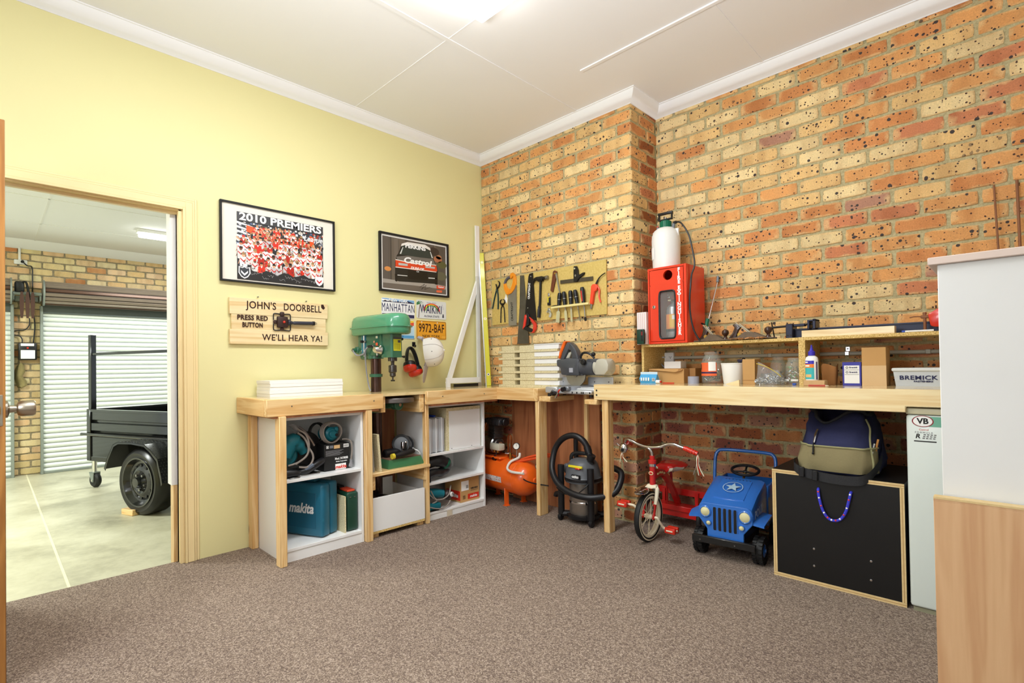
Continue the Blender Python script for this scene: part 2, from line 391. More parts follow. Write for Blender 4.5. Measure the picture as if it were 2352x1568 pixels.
# bricks
PAL = dict(cream='#ead09a', tan='#e2bb7e', orange='#dc9f62', deep='#d08c55', red='#c67f58', purple='#ba8970', rust='#a8623c', brown='#93552f', plum='#a0604e')
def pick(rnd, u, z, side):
    if z < .93: ws = dict(tan=.25, orange=.6, deep=.8, red=2.5, purple=2, rust=2.2, plum=2)  # under-bench shade put into the brick colours: redder, darker mix
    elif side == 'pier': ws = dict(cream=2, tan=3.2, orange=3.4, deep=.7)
    elif side == 'return': ws = dict(deep=.8, red=1.2, rust=2.2, brown=2.5)  # browns carry the shade of this side face in the colour
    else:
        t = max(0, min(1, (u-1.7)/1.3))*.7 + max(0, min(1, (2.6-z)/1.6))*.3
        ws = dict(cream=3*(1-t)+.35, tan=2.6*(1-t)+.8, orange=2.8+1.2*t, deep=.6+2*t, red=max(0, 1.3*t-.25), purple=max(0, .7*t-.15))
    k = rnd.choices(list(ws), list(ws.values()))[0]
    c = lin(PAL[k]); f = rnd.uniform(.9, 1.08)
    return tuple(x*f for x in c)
def brickwall(name, fr, u0, u1, z1, jt, pitch, side, mats, zoff=.004, course=.086, z0=-.2, holes=(), corner=None, palette=None, seed=1, dep=.008):
    """fr: matrix taking (u along the wall, z up, n outwards) to the room; jt: joint position for even / odd courses"""
    g = G(); bm = g.bm; cl = bm.loops.layers.float_color.new('Col'); ul = bm.loops.layers.uv.new('UVMap')
    bi, mi_ = g.mi(mats[0]), g.mi(mats[1]); rnd = random.Random(seed)
    k0 = int((z0-zoff)//course); k1 = int((z1-zoff)//course)+1
    for k in range(k0, k1):
        a, b_ = zoff+k*course+.0055, zoff+(k+1)*course-.0055
        b_ = min(b_, z1); a = max(a, z0)
        if b_-a < .012: continue
        js = []; x = jt[k % 2]-pitch*60
        while x < u1+pitch:
            if u0 < x < u1: js.append(x)
            x += pitch
        ed = [u0-.005]+js+[u1+.005]
        for i in range(len(ed)-1):
            p, q = ed[i]+.0058, ed[i+1]-.0058
            if q-p < .018: continue
            if any(p >= h[0]-.02 and q <= h[1]+.02 and a >= h[2]-.02 and b_ <= h[3]+.02 for h in holes): continue
            cr = random.Random((k+7)*31+5) if (corner == 'end' and i == len(ed)-2) or (corner == 'start' and i == 0) else rnd
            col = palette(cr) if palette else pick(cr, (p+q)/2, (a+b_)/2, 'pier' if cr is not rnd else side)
            al = rnd.random()
            nu = max(2, int((q-p)/.035)); out = []
            for t in range(nu): out.append((p+(q-p)*t/nu, a))
            out += [(q, a), (q, a+(b_-a)*.5)]
            for t in range(nu): out.append((q-(q-p)*t/nu, b_))
            out += [(p, b_), (p, a+(b_-a)*.5)]
            cx_, cz_ = (p+q)/2, (a+b_)/2; pr = rnd.uniform(-.0025, .0025)
            def ring(ins, d, jit):
                r_ = []
                for (u, z) in out:
                    uu = u+(ins if u < cx_ else -ins)+rnd.uniform(-jit, jit); zz = z+(ins if z < cz_-.001 else (-ins if z > cz_+.001 else 0))+rnd.uniform(-jit, jit)
                    if (u, z) in ((p, a), (q, a), (q, b_), (p, b_)): uu += (ins+.004)*(.7 if u < cx_ else -.7); zz += (ins+.004)*(.7 if z < cz_ else -.7)
                    r_.append(bm.verts.new(fr @ Vector((uu, zz, d+pr))))
                return r_
            A, B, D = ring(.006, 0, .0012), ring(.0015, -.004, .0016), ring(.001, -.03, .0005)
            n = len(A); fs = [bm.faces.new(A)]
            for X, Y in ((A, B), (B, D)):
                for t in range(n): fs.append(bm.faces.new((X[t], Y[t], Y[(t+1) % n], X[(t+1) % n])))
            inv = fr.inverted()
            for f in fs:
                f.material_index = bi
                for l in f.loops:
                    c_ = inv @ l.vert.co
                    l[cl] = (*col, al); l[ul].uv = ((c_.x-p)/(q-p)*.86+.07 if q-p < .15 else .5+(c_.x-cx_)*4.05, (c_.y-a)/(b_-a))
    # mortar bed
    def bed(ua, ub, za, zb):
        vv = [bm.verts.new(fr @ Vector(v)) for v in ((ua, za, -dep), (ub, za, -dep), (ub, zb, -dep), (ua, zb, -dep), (ua, za, -.11), (ub, za, -.11), (ub, zb, -.11), (ua, zb, -.11))]
        for q in ((0, 1, 2, 3), (5, 4, 7, 6), (4, 0, 3, 7), (1, 5, 6, 2), (3, 2, 6, 7), (4, 5, 1, 0)):
            f = bm.faces.new([vv[i] for i in q]); f.material_index = mi_
    if holes:
        hs = sorted(holes); x = u0; top = max(h[3] for h in hs)
        for h in hs:
            if h[0] > x: bed(x, h[0], z0, top)
            x = max(x, h[1])
        if x < u1: bed(x, u1, z0, top)
        bed(u0, u1, top, z1)
    else: bed(u0+(dep+.002 if corner == 'start' else 0), u1-(dep+.002 if corner == 'end' else 0), z0, z1)
    bmesh.ops.recalc_face_normals(bm, faces=bm.faces[:])
    return S(g, name, ang=25)
BR = brick_mat('clinker_brick')
MORT = speck('mortar', [(.3, '#a3966e'), (.7, '#c4b88e')], 90, .9, bump=.4)
frY = Matrix(((1, 0, 0, 0), (0, 0, -1, 0), (0, 1, 0, 0), (0, 0, 0, 1)))
def frYat(y): return Matrix.Translation((0, y, 0)) @ frY
frX = Matrix(((0, 0, 1, 1.576), (1, 0, 0, 0), (0, 1, 0, 0), (0, 0, 0, 1)))
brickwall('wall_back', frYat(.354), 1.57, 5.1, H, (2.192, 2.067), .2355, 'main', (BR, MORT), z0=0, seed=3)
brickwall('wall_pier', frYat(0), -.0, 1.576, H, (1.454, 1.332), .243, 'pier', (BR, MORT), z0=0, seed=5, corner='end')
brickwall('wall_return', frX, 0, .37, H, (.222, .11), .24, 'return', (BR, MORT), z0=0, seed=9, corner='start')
# wall behind the photographer and on the right, opening added for fill light
g = G(); g.box(5.1, 5.2, -6.4, .5, 0, H, WHT); S(g, 'wall_right')
g = G(); g.box(-.11, .2, -6.5, -6.4, 0, H, WHT); g.box(3.0, 5.2, -6.5, -6.4, 0, H, WHT); g.box(.2, 3.0, -6.5, -6.4, 2.6, H, WHT); S(g, 'wall_front')
# cornice round the room
g = G(); prof = [(0, 2.955), (.004, 2.955), (.010, 2.962), (.03, 2.972), (.048, 2.988), (.062, 3.008), (.068, 3.022), (.075, 3.024), (.075, H)]
rings = []
for o, z in prof: rings.append([(o, -6.4, z), (o, -o, z), (1.576+o, -o, z), (1.576+o, .354-o, z), (5.1, .354-o, z)])
g.loft(rings, CORN, cap=False, closed=False); bmesh.ops.recalc_face_normals(g.bm, faces=g.bm.faces[:]); S(g, 'trim_1')
# ceiling sheet joints
g = G()
g.box(1.135, 1.162, -6.4, -.07, H-.004, H+.01, CEIL, bev=.001); g.box(1.5, 5.1, -.482, -.458, H-.008, H+.01, CORN, bev=.001)
g.box(2.355, 2.375, -.458, .28, H-.003, H+.01, CEIL); g.box(.07, 1.135, -1.2935, -1.2865, H-.002, H+.01, CEIL); g.box(1.162, 5.1, -1.2935, -1.2865, H-.002, H+.01, CEIL)
S(g, 'trim_2')
# door frame
g = G()
for (a, b, t) in ((0, .014, .022), (.014, .05, .017), (.05, .062, .013), (.062, .076, .009)):   # stepped architrave
    y = -2.375
    g.box(0, t, y+a, y+b, 0, 2.062+b, CREAM, bev=.002); g.box(0, t, -3.2-.02, y+a+.001, 2.062+a, 2.062+b, CREAM, bev=.002)
g.box(-.055, .004, -2.395, -2.372, 0, 2.075, CREAM, bev=.001); g.box(-.055, .004, -3.21, -2.38, 2.055, 2.075, CREAM, bev=.001)
g.box(-.055, -.03, -2.395, -2.36-.024, 0, 2.05, CREAM); g.box(-.055, -.03, -3.2, -2.38, 2.04, 2.056, CREAM)
g.box(-.055, .004, -3.22, -3.2, 0, 2.075, CREAM); g.box(0, .02, -3.276, -3.2, 0, 2.138, CREAM)
S(g, 'trim_3')
g = G(); g.box(-.11, -.054, -2.425, -2.392, .45, 2.75, WHT); g.box(-.14, -.11, -2.425, .3, .45, 2.75, WHT); S(g, 'trim_4')
g = G(); g.box(-.125, -.056, -2.415, -2.392, -.15, .46, PINE['Z']); S(g, 'trim_5')
g = G(); g.box(.0, .003, -2.374, -2.371, .93, 1.0, STEEL, M=Matrix.Translation((-.02, 0, 0))); g.box(-.024, -.004, -2.374, -2.3705, .93, 1.0, STEEL); S(g, 'trim_6')
# added fill lamps standing in for the photographer's flash; one bounces off the ceiling
area('bounce_fill', (2.7, -3.3, 1.5), .4, 50, rot=(R(148), 0, R(12)), col=(.92, .96, 1), spread=R(130))
area('flash_fill', (2.2, -4.0, 1.75), .7, 24, rot=(R(82), 0, R(18)), col=(.95, .97, 1))
# the open door
DOORW = wood('door_timber', '#b8813f', '#94602a', 'Z', ring=14, rough=.4, knots=False, coat=.2)
g = G(); g.box(.04, .9, -3.168, -3.131, .012, 2.03, DOORW, bev=.002); d = S(g, 'door_1')
KNOB = P('satin_nickel', '#b9b0a0', .3, 1)
g = G(); g.lathe([(0, 0), (.032, 0), (.032, .006), (.014, .012), (.012, .03), (.026, .034), (.03, .045), (.03, .075), (.025, .082), (0, .084)], KNOB, rot(-90, 0, 0, (.835, -3.131, .985)), 28); g.obj('door_handle', d)
g = G(); g.box(.9, .9015, -3.16, -3.138, .93, 1.04, KNOB, bev=.0005); g.box(.901, .912, -3.154, -3.144, .97, 1.0, BRASS, bev=.002); g.obj('lock_plate', d)
# ceiling fixture
LAMP = thing('ceiling_light', 'long white boxed fluorescent light on the workshop ceiling', 'light', (1.63, -2.0, H))
DIFF = P('lit_diffuser', '#ffffff', .4, var=0, emit=9)
g = G(); g.box(-.155, .155, -.69, .69, -.018, 0, WHT, bev=.003); g.obj('light_body', LAMP)
g = G(); g.box(-.15, .15, -.68, .68, -.085, -.018, DIFF, bev=.012, seg=2); g.obj('diffuser', LAMP)
a_ = area('ceiling_light_tube', (1.63, -2.0, H-.09), .28, 38, sy=1.3, col=(.92, .97, 1)); a_.data.cycles.cast_shadow = True
FILL_LAMP = dup(LAMP, (1.63, -4.6, H), label='unseen boxed fill light added on the workshop ceiling')  # added out of view for fill, together with the emitter below it
area('ceiling_light_tube', (1.63, -4.6, H-.09), .28, 40, sy=1.3, col=(.92, .97, 1))
# ------------------------------------------------------------------ the garage beyond the doorway
GZ = -.12
CONC = speck('concrete', [(.25, '#8f8b74'), (.5, '#bdb99f'), (.75, '#d5d2ba')], 2.2, .38, bump=.05, det=8, spec=.45)
g = G(); g.box(-5.3, -.06, -6.4, 1.6, GZ-.1, GZ, CONC); S(g, 'floor')
g = G(); g.box(-5.2, -.06, -2.857, -2.843, GZ-.01, GZ+.0015, P('joint_filler', '#dcd6b6', .7)); S(g, 'trim_7')
GH = 2.757
g = G(); g.box(-5.3, -.11, -6.4, 1.6, GH, GH+.1, CEIL)
S(g, 'ceiling')
g = G()
for x in (-2.98, -4.12): g.box(x-.008, x+.008, -6.4, 1.6, GH-.004, GH+.01, WHT)
g.box(-5.2, -.11, -2.777, -2.761, GH-.004, GH+.01, WHT); S(g, 'trim_8')
g = G(); g.prism([(-5.2, 2.65), (-5.19, 2.65), (-5.165, 2.67), (-5.115, 2.735), (-5.105, GH), (-5.2, GH)], 'y', -6.4, 1.6, CORN); S(g, 'trim_9')
g = G(); g.box(-5.3, -.11, 1.5, 1.6, GZ, GH, WHT); S(g, 'wall_right')
g = G(); g.box(-5.3, -.11, -6.5, -6.4, GZ, GH, WHT); S(g, 'wall_front')
BR2 = brick_mat('cream_brick', spots=0, edge='#ecd9ae', edgeamt=.3)
MORT2 = speck('dark_mortar', [(.3, '#7d735f'), (.7, '#a89b80')], 90, .9)
frG = Matrix(((0, 0, 1, -5.196), (1, 0, 0, 0), (0, 1, 0, 0), (0, 0, 0, 1)))
def gpal(r):
    return tuple(x*r.uniform(.93, 1.05) for x in lin(r.choices(['#e6cb9c', '#dfc091', '#e9d3a8', '#cf9a6a', '#c98a5c'], [4, 3, 3, .7, .5])[0]))
brickwall('wall_far', frG, -4.2, 1.5, GH, (-2.70, -2.595), .214, 'main', (BR2, MORT2), zoff=-.125+.007, course=.0848, z0=GZ, palette=gpal, seed=11)
# roller doors
CURT = P('roller_curtain', '#e9efec', .35, var=.02); GALV = P('galvanised', '#9aa3a0', .45, .6, var=.08)
COIL = P('coil_brown', '#8d7f72', .3, .35, var=.12); COILD = P('coil_brown_dark', '#5c4235', .35, .3, var=.1)
def roller(name, label, y0, y1, gl, gr):
    t = thing(name, label, 'roller door', (-5.12, (y0+y1)/2, GZ))
    g = G(); n = 34; p = .0604; prof = []
    for i in range(n):
        z = GZ+.01+i*p
        prof += [(-5.14, z), (-5.113, z+.006), (-5.102, z+.024), (-5.102, z+.038), (-5.113, z+.053), (-5.14, z+p-.001)]
    g.loft([[(x, y0, z) for x, z in prof], [(x, y1, z) for x, z in prof]], CURT, cap=False, closed=False); g.obj('curtain', t, True, ang=60)
    g = G(); g.box(-5.15, -5.09, y0-.03, y1+.03, GZ, GZ+.03, GALV, bev=.004); g.obj('bottom_rail', t, True)
    for (a, b) in (gl, gr):
        g = G(); g.box(-5.15, -5.075, a, b, GZ, 1.95, GALV, bev=.003); g.obj('guide_rail', t, True)
    g = G(); m = 16; rr = .145
    for i in range(m):
        a0, a1 = 2*PI*i/m, 2*PI*(i+.86)/m
        pts = [(-4.98+r_*math.cos(a), 2.10+r_*math.sin(a)) for r_, a in ((rr-.012, a0), (rr, a0+.06), (rr, a1-.06), (rr-.012, a1))]+[(-4.98, 2.10)]
        g.prism(pts, 'y', y0, y1, COIL if i % 4 else COILD)
    g.cyl((-4.98, y0, 2.10), (-4.98, y1, 2.10), rr-.014, BLACK, seg=32); g.obj('coil', t, True, ang=30)
    for y in (y0, y1):
        g = G(); g.cyl((-4.98, y-.008, 2.10), (-4.98, y+.008, 2.10), rr+.012, GALV, seg=32); g.obj('coil_flange', t, True)
    g = G(); g.box(-5.13, -5.08, y0, y1, 1.86, 1.985, P('curtain_shade_band', '#59605f', .4, .3), bev=.003); g.obj('coil_shade_band', t, True)  # dark band standing for the shade below the coil
    return t
roller('roller_door', 'pale ribbed roller door behind the black trailer', -2.70, .6, (-2.727, -2.698), (.595, .62))
roller('roller_door', 'sliver of pale ribbed roller door beside the timber door edge', -5.9, -2.985, (-5.93, -5.9), (-2.988, -2.957))
t = thing('door_motor', 'dark roller door motor with hanging brown straps between the coils', 'motor', (-5.0, -2.84, 2.1))
g = G(); g.cyl((-4.98, -2.968, 2.08), (-4.98, -2.718, 2.08), .022, GALV, seg=14); g.obj('axle', t, True)
g = G(); g.box(-5.19, -4.98, -2.97, -2.955, 2.0, 2.1, GALV); g.box(-5.19, -4.98, -2.735, -2.72, 2.0, 2.1, GALV); g.box(-5.19, -5.1, -2.95, -2.74, 2.0, 2.06, GALV, bev=.004); g.obj('bracket', t, True)
g = G(); g.box(-5.05, -4.93, -2.955, -2.87, 2.09, 2.22, BLACK, bev=.02, seg=2); g.tube([(-4.95, -2.9, 2.2), (-4.92, -2.86, 2.21), (-4.92, -2.84, 2.12), (-4.94, -2.83, 2.0)], .012, BLACK, sm=4); g.obj('motor_body', t, True)
STRAP = P('brown_strap', '#4a2d22', .6)
for y in (-2.895, -2.845, -2.80):
    g = G(); g.loft([[(-4.93+dx, y+dy*w_, z) for dx, dy in ((0, -.02), (0, .02), (.03, .02), (.03, -.02))] for z, w_ in ((2.09, .5), (2.0, 1), (1.85, .8), (1.78, .5))], STRAP); g.obj('strap', t, True)
t = thing('door_controller', 'black and white control box on the brick pier between roller doors', 'controller', (-5.15, -2.83, 1.27))
g = G(); g.box(-5.19, -5.11, -2.92, -2.755, 1.285, 1.495, BLACK, bev=.012, seg=2); g.obj('case', t, True)
g = G(); g.box(-5.111, -5.106, -2.90, -2.772, 1.30, 1.405, WHT, bev=.003); g.box(-5.111, -5.107, -2.90, -2.78, 1.455, 1.487, WHT, bev=.002); g.obj('cover_panel', t, True)
g = G(); g.cyl((-5.112, -2.838, 1.432), (-5.102, -2.838, 1.432), .010, RED, seg=12); g.obj('button', t, True)
t = thing('power_outlet', 'white power outlet with conduit high on the garage brick wall', 'power outlet', (-5.19, -2.89, 2.46))
g = G(); g.box(-5.192, -5.165, -2.955, -2.835, 2.455, 2.51, WHT, bev=.006); g.obj('plate', t, True)
g = G(); g.cyl((-5.18, -2.905, 2.51), (-5.18, -2.905, 2.66), .012, WHT); g.obj('conduit', t, True)
g = G(); g.cyl((-5.165, -2.88, 2.485), (-5.13, -2.88, 2.485), .016, BLACK); g.obj('plug', t, True)
g = G(); g.tube([(-5.135, -2.88, 2.485), (-5.13, -2.84, 2.44), (-5.16, -2.795, 2.43), (-5.17, -2.79, 2.30), (-5.17, -2.79, 2.1), (-5.17, -2.785, 1.9), (-5.17, -2.77, 1.7), (-5.17, -2.785, 1.5)], .007, BLACK, sm=5)
solo(g, 'power_cable', 'black cable from the high outlet down to the control box', 'cable')
g = G(); g.tube([(-5.17, -2.82, 1.80), (-5.17, -2.82, 1.72), (-5.17, -2.86, 1.655), (-5.17, -2.93, 1.645), (-5.17, -2.975, 1.63)], .006, BLACK, sm=5); g.tube([(-5.17, -2.97, 1.59), (-5.17, -2.91, 1.58), (-5.165, -2.885, 1.54), (-5.16, -2.885, 1.49)], .006, BLACK, sm=5)
solo(g, 'motor_cable', 'black cables looping across the brick pier above the control box', 'cable')
g = G(); RAG = P('khaki_rag', '#8f8256', .9, var=.2, vs_=25, bump=.3)
g.loft([[(-5.16+.03*math.cos(a), -2.895+sx_+w_*math.cos(a+1)*(1+.25*math.sin(3*a)), z+.01*math.sin(2*a)) for a in [2*PI*i/12 for i in range(12)]] for z, w_, sx_ in ((1.245, .012, 0), (1.22, .03, -.005), (1.15, .045, -.01), (1.09, .035, -.025), (1.03, .045, 0), (.98, .04, .01), (.955, .015, -.01))], RAG)
solo(g, 'rag', 'crumpled khaki rag hanging under the control box on the brick pier', 'rag')
t = thing('batten_light', 'white batten light on the garage ceiling', 'light', (-3.68, -1.36, GH))
g = G(); g.box(-.06, .06, -.62, .62, -.04, 0, WHT, bev=.004); g.obj('light_body', t)
g = G(); g.box(-.055, .055, -.6, .6, -.085, -.04, DIFF, bev=.012); g.obj('diffuser', t)
area('batten_tube', (-3.68, -1.36, GH-.09), .1, 70, sy=1.2, col=(.95, 1, .95)); area('batten_tube', (-2.2, -4.6, GH-.09), .12, 170, sy=1.2, col=(.95, 1, .95))
dup(t, (-2.2, -4.6, GH), label='second white batten light on the garage ceiling')
# trailer: local x runs back from the front corner, y inboard, z up from the garage floor
BLK = P('gloss_black_paint', '#141616', .2, coat=.5, var=.08); BLK2 = P('black_paint_dark', '#121313', .35, coat=.3, var=.1)
TR = thing('box_trailer', 'black steel box trailer with mesh-free sides parked in the garage', 'trailer', (-3.168, -2.472, GZ), 20.5)
TR['label'] = 'black steel box trailer parked in the garage'
prof = [(.03, .36), (-.006, .36), (-.006, .40), (0, .41), (0, .60), (.02, .615), (.02, .645), (-.004, .665), (-.004, .735), (.022, .745), (.022, .76), (0, .77), (0, .845), (-.012, .848), (-.012, .872), (.03, .872)]
g = G(); g.prism(prof, 'x', 0.05, 2.1, BLK); g.obj('side_panel', TR, ang=25)
g = G(); g.prism([(1.2-y, z) for y, z in prof], 'x', 0.05, 2.1, BLK); g.obj('side_panel', TR, ang=25)
g = G(); g.box(0.0, .05, 0, 1.2, .36, .872, BLK, bev=.004); g.box(-.01, .055, .0, 1.2, .848, .874, BLK2, bev=.003); g.obj('front_panel', TR)
g = G(); g.box(2.05, 2.1, 0, 1.2, .36, .872, BLK, bev=.004); g.obj('tailgate', TR)
g = G(); g.box(.03, 2.07, .02, 1.18, .37, .39, BLK2); g.obj('tray_floor', TR)
g = G(); g.box(-.01, .05, -.012, .05, .36, .875, BLK, bev=.004); g.obj('corner_post', TR)
for y in (0, 1.15):
    g = G(); g.box(0, .048, y, y+.048, .872, 1.615, BLK, bev=.003); g.obj('rack_post', TR)
    g = G(); g.box(.048, 2.1, y+.008, y+.04, 1.41, 1.437, BLK, bev=.003); g.obj('rack_rail', TR)
g = G(); g.cyl((-.05, -.035, .627), (2.1, -.035, .627), .014, BLK, seg=12)
for x in (.02, .7, 1.4, 2.05): g.box(x, x+.02, -.035, .01, .62, .634, BLK)
g.obj('tie_rail', TR)
def fender(sgn):
    g = G(); pl = [(.747, .377), (.79, .47), (.88, .598), (.949, .624), (1.14, .63), (1.327, .618), (1.41, .575), (1.505, .505), (1.555, .36), (1.567, .302)]
    y0, y1 = (-.255, .0) if sgn < 0 else (1.2, 1.455)
    vo = [(x, z) for x, z in pl]; vi = [(x+(.006 if x < 1.1 else -.006), z-.006) for x, z in pl]
    ye = y0 if sgn < 0 else y1
    g.loft([[(x, y0, z) for x, z in vo]+[(x, y0, z) for x, z in vi[::-1]], [(x, y1, z) for x, z in vo]+[(x, y1, z) for x, z in vi[::-1]]], BLK)
    cen = (1.16, .2)
    vl = [(cen[0]+(x-cen[0])*.955, z-.02) for x, z in pl]
    g.loft([[(x, ye, z) for x, z in vo]+[(x, ye, z) for x, z in vl[::-1]], [(x, ye+.004, z) for x, z in vo]+[(x, ye+.004, z) for x, z in vl[::-1]]], BLK)
    # checker-plate lozenges
    for (xa, za), (xb, zb) in zip(pl, pl[1:]):
        d = Vector((xb-xa, 0, zb-za)); L_ = d.length; d.normalize(); nn = Vector((-d.z, 0, d.x)); k = 0
        st = .024; nu = max(1, int(L_/st))
        for i in range(nu):
            for j in range(10):
                c = Vector((xa, y0+.012+j*.025+(.0125 if i % 2 else 0), za))+d*(L_*(i+.5)/nu)
                a = d if (i+j) % 2 else d*.7; b_ = Vector((0, 1, 0))
                u_, v_ = (d*.009, b_*.003) if (i+j) % 2 else (d*.003, b_*.009)
                g.raw([c-u_, c-v_, c+u_, c+v_, c+nn*.0022], [(0, 1, 4), (1, 2, 4), (2, 3, 4), (3, 0, 4)], BLK)
    g.obj('mudguard', TR, ang=20)
fender(-1); fender(1)
def wheel(y, sg):
    M_ = Matrix.Translation((1.22, y, .285)) @ rot(90*sg)
    g = G(); g.lathe([(.205, .0), (.215, .004), (.25, -.004), (.275, .012), (.286, .03), (.288, .10), (.286, .165), (.272, .19), (.215, .195)], P('shiny_tyre', '#0c0c0d', .3, var=.1), M_, 48); tw = g.obj('tyre', TR)
    g = G(); g.lathe([(.205, .195), (.212, .185), (.212, -.006), (.2, -.004), (.19, .02), (.178, .04), (.16, .045), (.15, .04), (.12, .02), (.10, .018), (.085, .03), (.06, .035), (.05, .02), (.045, .0), (.04, -.02), (0, -.022)][1:], BLK, M_, 40)
    for k in range(12):
        a = 2*PI*k/12; g.cyl((.138*math.cos(a), .138*math.sin(a), .026), (.138*math.cos(a), .138*math.sin(a), .05), .014, BLACK, M=M_, seg=10)
    rm = g.obj('rim', tw)
    for k in range(5):
        a = 2*PI*k/5+.3; g = G(); g.cyl((.068*math.cos(a), .068*math.sin(a), .036), (.068*math.cos(a), .068*math.sin(a), .01), .011, STEEL, M=M_, seg=6); g.obj('wheel_nut', tw)
wheel(-.247, -1); wheel(1.447, 1)
g = G(); g.cyl((1.22, -.1, .285), (1.22, 1.3, .285), .025, BLK2); g.box(.9, 1.55, .1, .16, .30, .34, BLK2); g.box(.9, 1.55, 1.04, 1.1, .30, .34, BLK2); g.obj('axle', TR)
g = G(); g.tube([(0, .25, .33), (-1.1, .6, .33)], .035, BLK2, seg=4); g.tube([(0, .95, .33), (-1.1, .6, .33)], .035, BLK2, seg=4); g.obj('drawbar', TR)
g = G(); jx, jy = -.436, .272
g.cyl((jx, jy, .14), (jx, jy, .62), .023, CHROME, seg=16); g.obj('jockey_stand', TR)
g = G(); g.cyl((jx+.02, jy-.026, .078), (jx+.02, jy+.026, .078), .078, RUB, seg=28, bev=.014); jw = g.obj('jockey_wheel', TR)
g = G(); g.prism([(jx-.035, .16), (jx+.045, .16), (jx+.04, .06), (jx+.005, .06)], 'y', jy-.034, jy-.028, GALV); g.prism([(jx-.035, .16), (jx+.045, .16), (jx+.04, .06), (jx+.005, .06)], 'y', jy+.028, jy+.034, GALV)
g.box(jx-.035, jx+.045, jy-.034, jy+.034, .155, .165, GALV); g.cyl((jx+.02, jy-.04, .078), (jx+.02, jy+.04, .078), .012, CHROME); g.obj('fork', jw)
g = G(); g.box(-.08, .08, -.03, .03, 0, .05, PINE['X'], bev=.003); o = solo(g, 'wheel_chock', 'small timber offcut wedged against the trailer tyre', 'wood block'); o.location = (-2.04, -2.31, GZ); o.rotation_euler = (0, 0, R(20))
# ------------------------------------------------------------------ benches and cabinets
ZL, ZR = .948, .985
PYE = P('raw_ply_edge', '#dcc08a', .6, var=.12, vs_=60)
B1 = thing('workbench', 'L-shaped pine workbench along the yellow wall into the brick corner', 'workbench', (.25, -1, 0))
g = G(); g.prism([(.006, -2.055), (.462, -2.055), (.462, -1.348), (.475, -1.348), (.475, -.993), (.462, -.993), (.462, -.272), (.9, -.272), (.9, -.006), (.006, -.006)], 'z', ZL-.02, ZL, TOPX); g.obj('bench_top', B1, True)
g = G(); g.box(.46, .5, -2.09, -1.348, .85, ZL, PINE['Y'], bev=.003); g.obj('fascia', B1, True)
g = G(); g.box(.006, .4605, -2.09, -2.052, .85, ZL, PINE['X'], bev=.003); g.obj('fascia', B1, True)
g = G(); g.box(.46, .5, -.993, -.31, .852, ZL, PINE['Y'], bev=.003); g.obj('fascia', B1, True)
g = G(); g.box(.46, .9, -.312, -.272, .852, ZL, PINE['X'], bev=.003); g.obj('fascia', B1, True)
g = G(); g.box(.898, .935, -.312, -.01, .852, ZL, PINE['Y'], bev=.003); g.obj('fascia', B1, True)
g = G(); g.box(.02, .46, -1.035, -.995, .80, ZL-.02, PINE['X'], bev=.002); g.obj('cross_rail', B1, True)
g = G(); g.box(.02, .46, -1.345, -1.31, .82, ZL-.02, PINE['X'], bev=.002); g.obj('cross_rail', B1, True)
g = G(); g.box(.05, .492, -2.05, -1.38, .838, .85, PLY); g.obj('packing_strip', B1, True)
g = G(); g.box(.05, .492, -.96, -.30, .84, .852, PLY); g.obj('packing_strip', B1, True)
for (x0, x1, y0, y1, z1) in ((.452, .515, -2.027, -1.987, .85), (.008, .07, -2.027, -1.987, .85), (.455, .495, -1.475, -1.43, .85), (.42, .462, -.985, -.955, .852), (.02, .06, -1.16, -1.12, .9), (.9, .937, -.302, -.21, .852), (1.17, 1.2, -.06, -.03, .9)):
    g = G(); g.box(x0, x1, y0, y1, 0, z1, PINE['Z'], bev=.003); g.obj('leg', B1, True)
g = G(); g.box(.39, 1.29, -.03, -.014, .0, .9, PLY); g.obj('back_panel', B1, True)
g = G(); g.box(.008, .02, -1.44, -.96, .0, .9, PLY); g.obj('back_panel', B1, True)
g = G(); g.box(.29, .475, -1.428, -.957, .405, .428, PINE['Y'], bev=.003); g.obj('tray_shelf', B1, True)
for y in (-1.43, -.998):
    g = G(); g.box(.1, .46, y, y+.04, .315, .405, PINE['X'], bev=.003); g.obj('cleat', B1, True)
g = G(); g.box(.95, 1.06, -.315, -.02, .852, .891, PINE['Y'], bev=.004); g.obj('bearer', B1, True)
B2 = thing('workbench', 'long pine workbench against the brick wall above the toys', 'workbench', (2.5, 0, 0))
g = G(); g.prism([(1.45, -.272), (3.85, -.272), (3.85, .34), (1.59, .34), (1.59, -.006), (1.45, -.006)], 'z', ZR-.02, ZR, TOPX); g.obj('bench_top', B2, True)
g = G(); g.prism([(1.443, .882), (3.128, .882), (3.128, .908), (3.85, .908), (3.85, ZR), (1.443, ZR)], 'y', -.312, -.272, PINEL['X'], bev=.003)
g.obj('fascia', B2, True)
g = G(); g.box(1.443, 1.4495, -.272, -.006, .882, ZR, PINEL['Y']); g.obj('fascia', B2, True)
g = G(); g.box(1.6, 3.85, .30, .34, .89, ZR-.02, PINE['X']); g.obj('wall_ledger', B2, True)
g = G(); g.box(1.495, 1.543, -.295, -.232, 0, .96, PINE['Z'], bev=.003); g.obj('leg', B2, True)
g = G(); g.box(3.78, 3.84, -.26, -.2, 0, .96, PINE['Z'], bev=.003); g.obj('leg', B2, True)
g = G(); g.box(1.37, 1.47, -.32, -.02, .848, .882, PINE['Y'], bev=.004); g.obj('bearer', B2, True)
for x, z in ((1.468, .946), (1.468, .915)):
    g = G(); g.cyl((x, -.3125, z), (x, -.316, z), .0055, BLACK, seg=12); g.obj('bolt', B2, True)
# knots on the fascias come from the timber itself; screws:
for y in (-1.95, -1.42, -.86, -.45):
    g = G(); g.cyl((.5, y, .905), (.5025, y, .905), .004, STEEL, seg=10); g.obj('screw', B1, True)
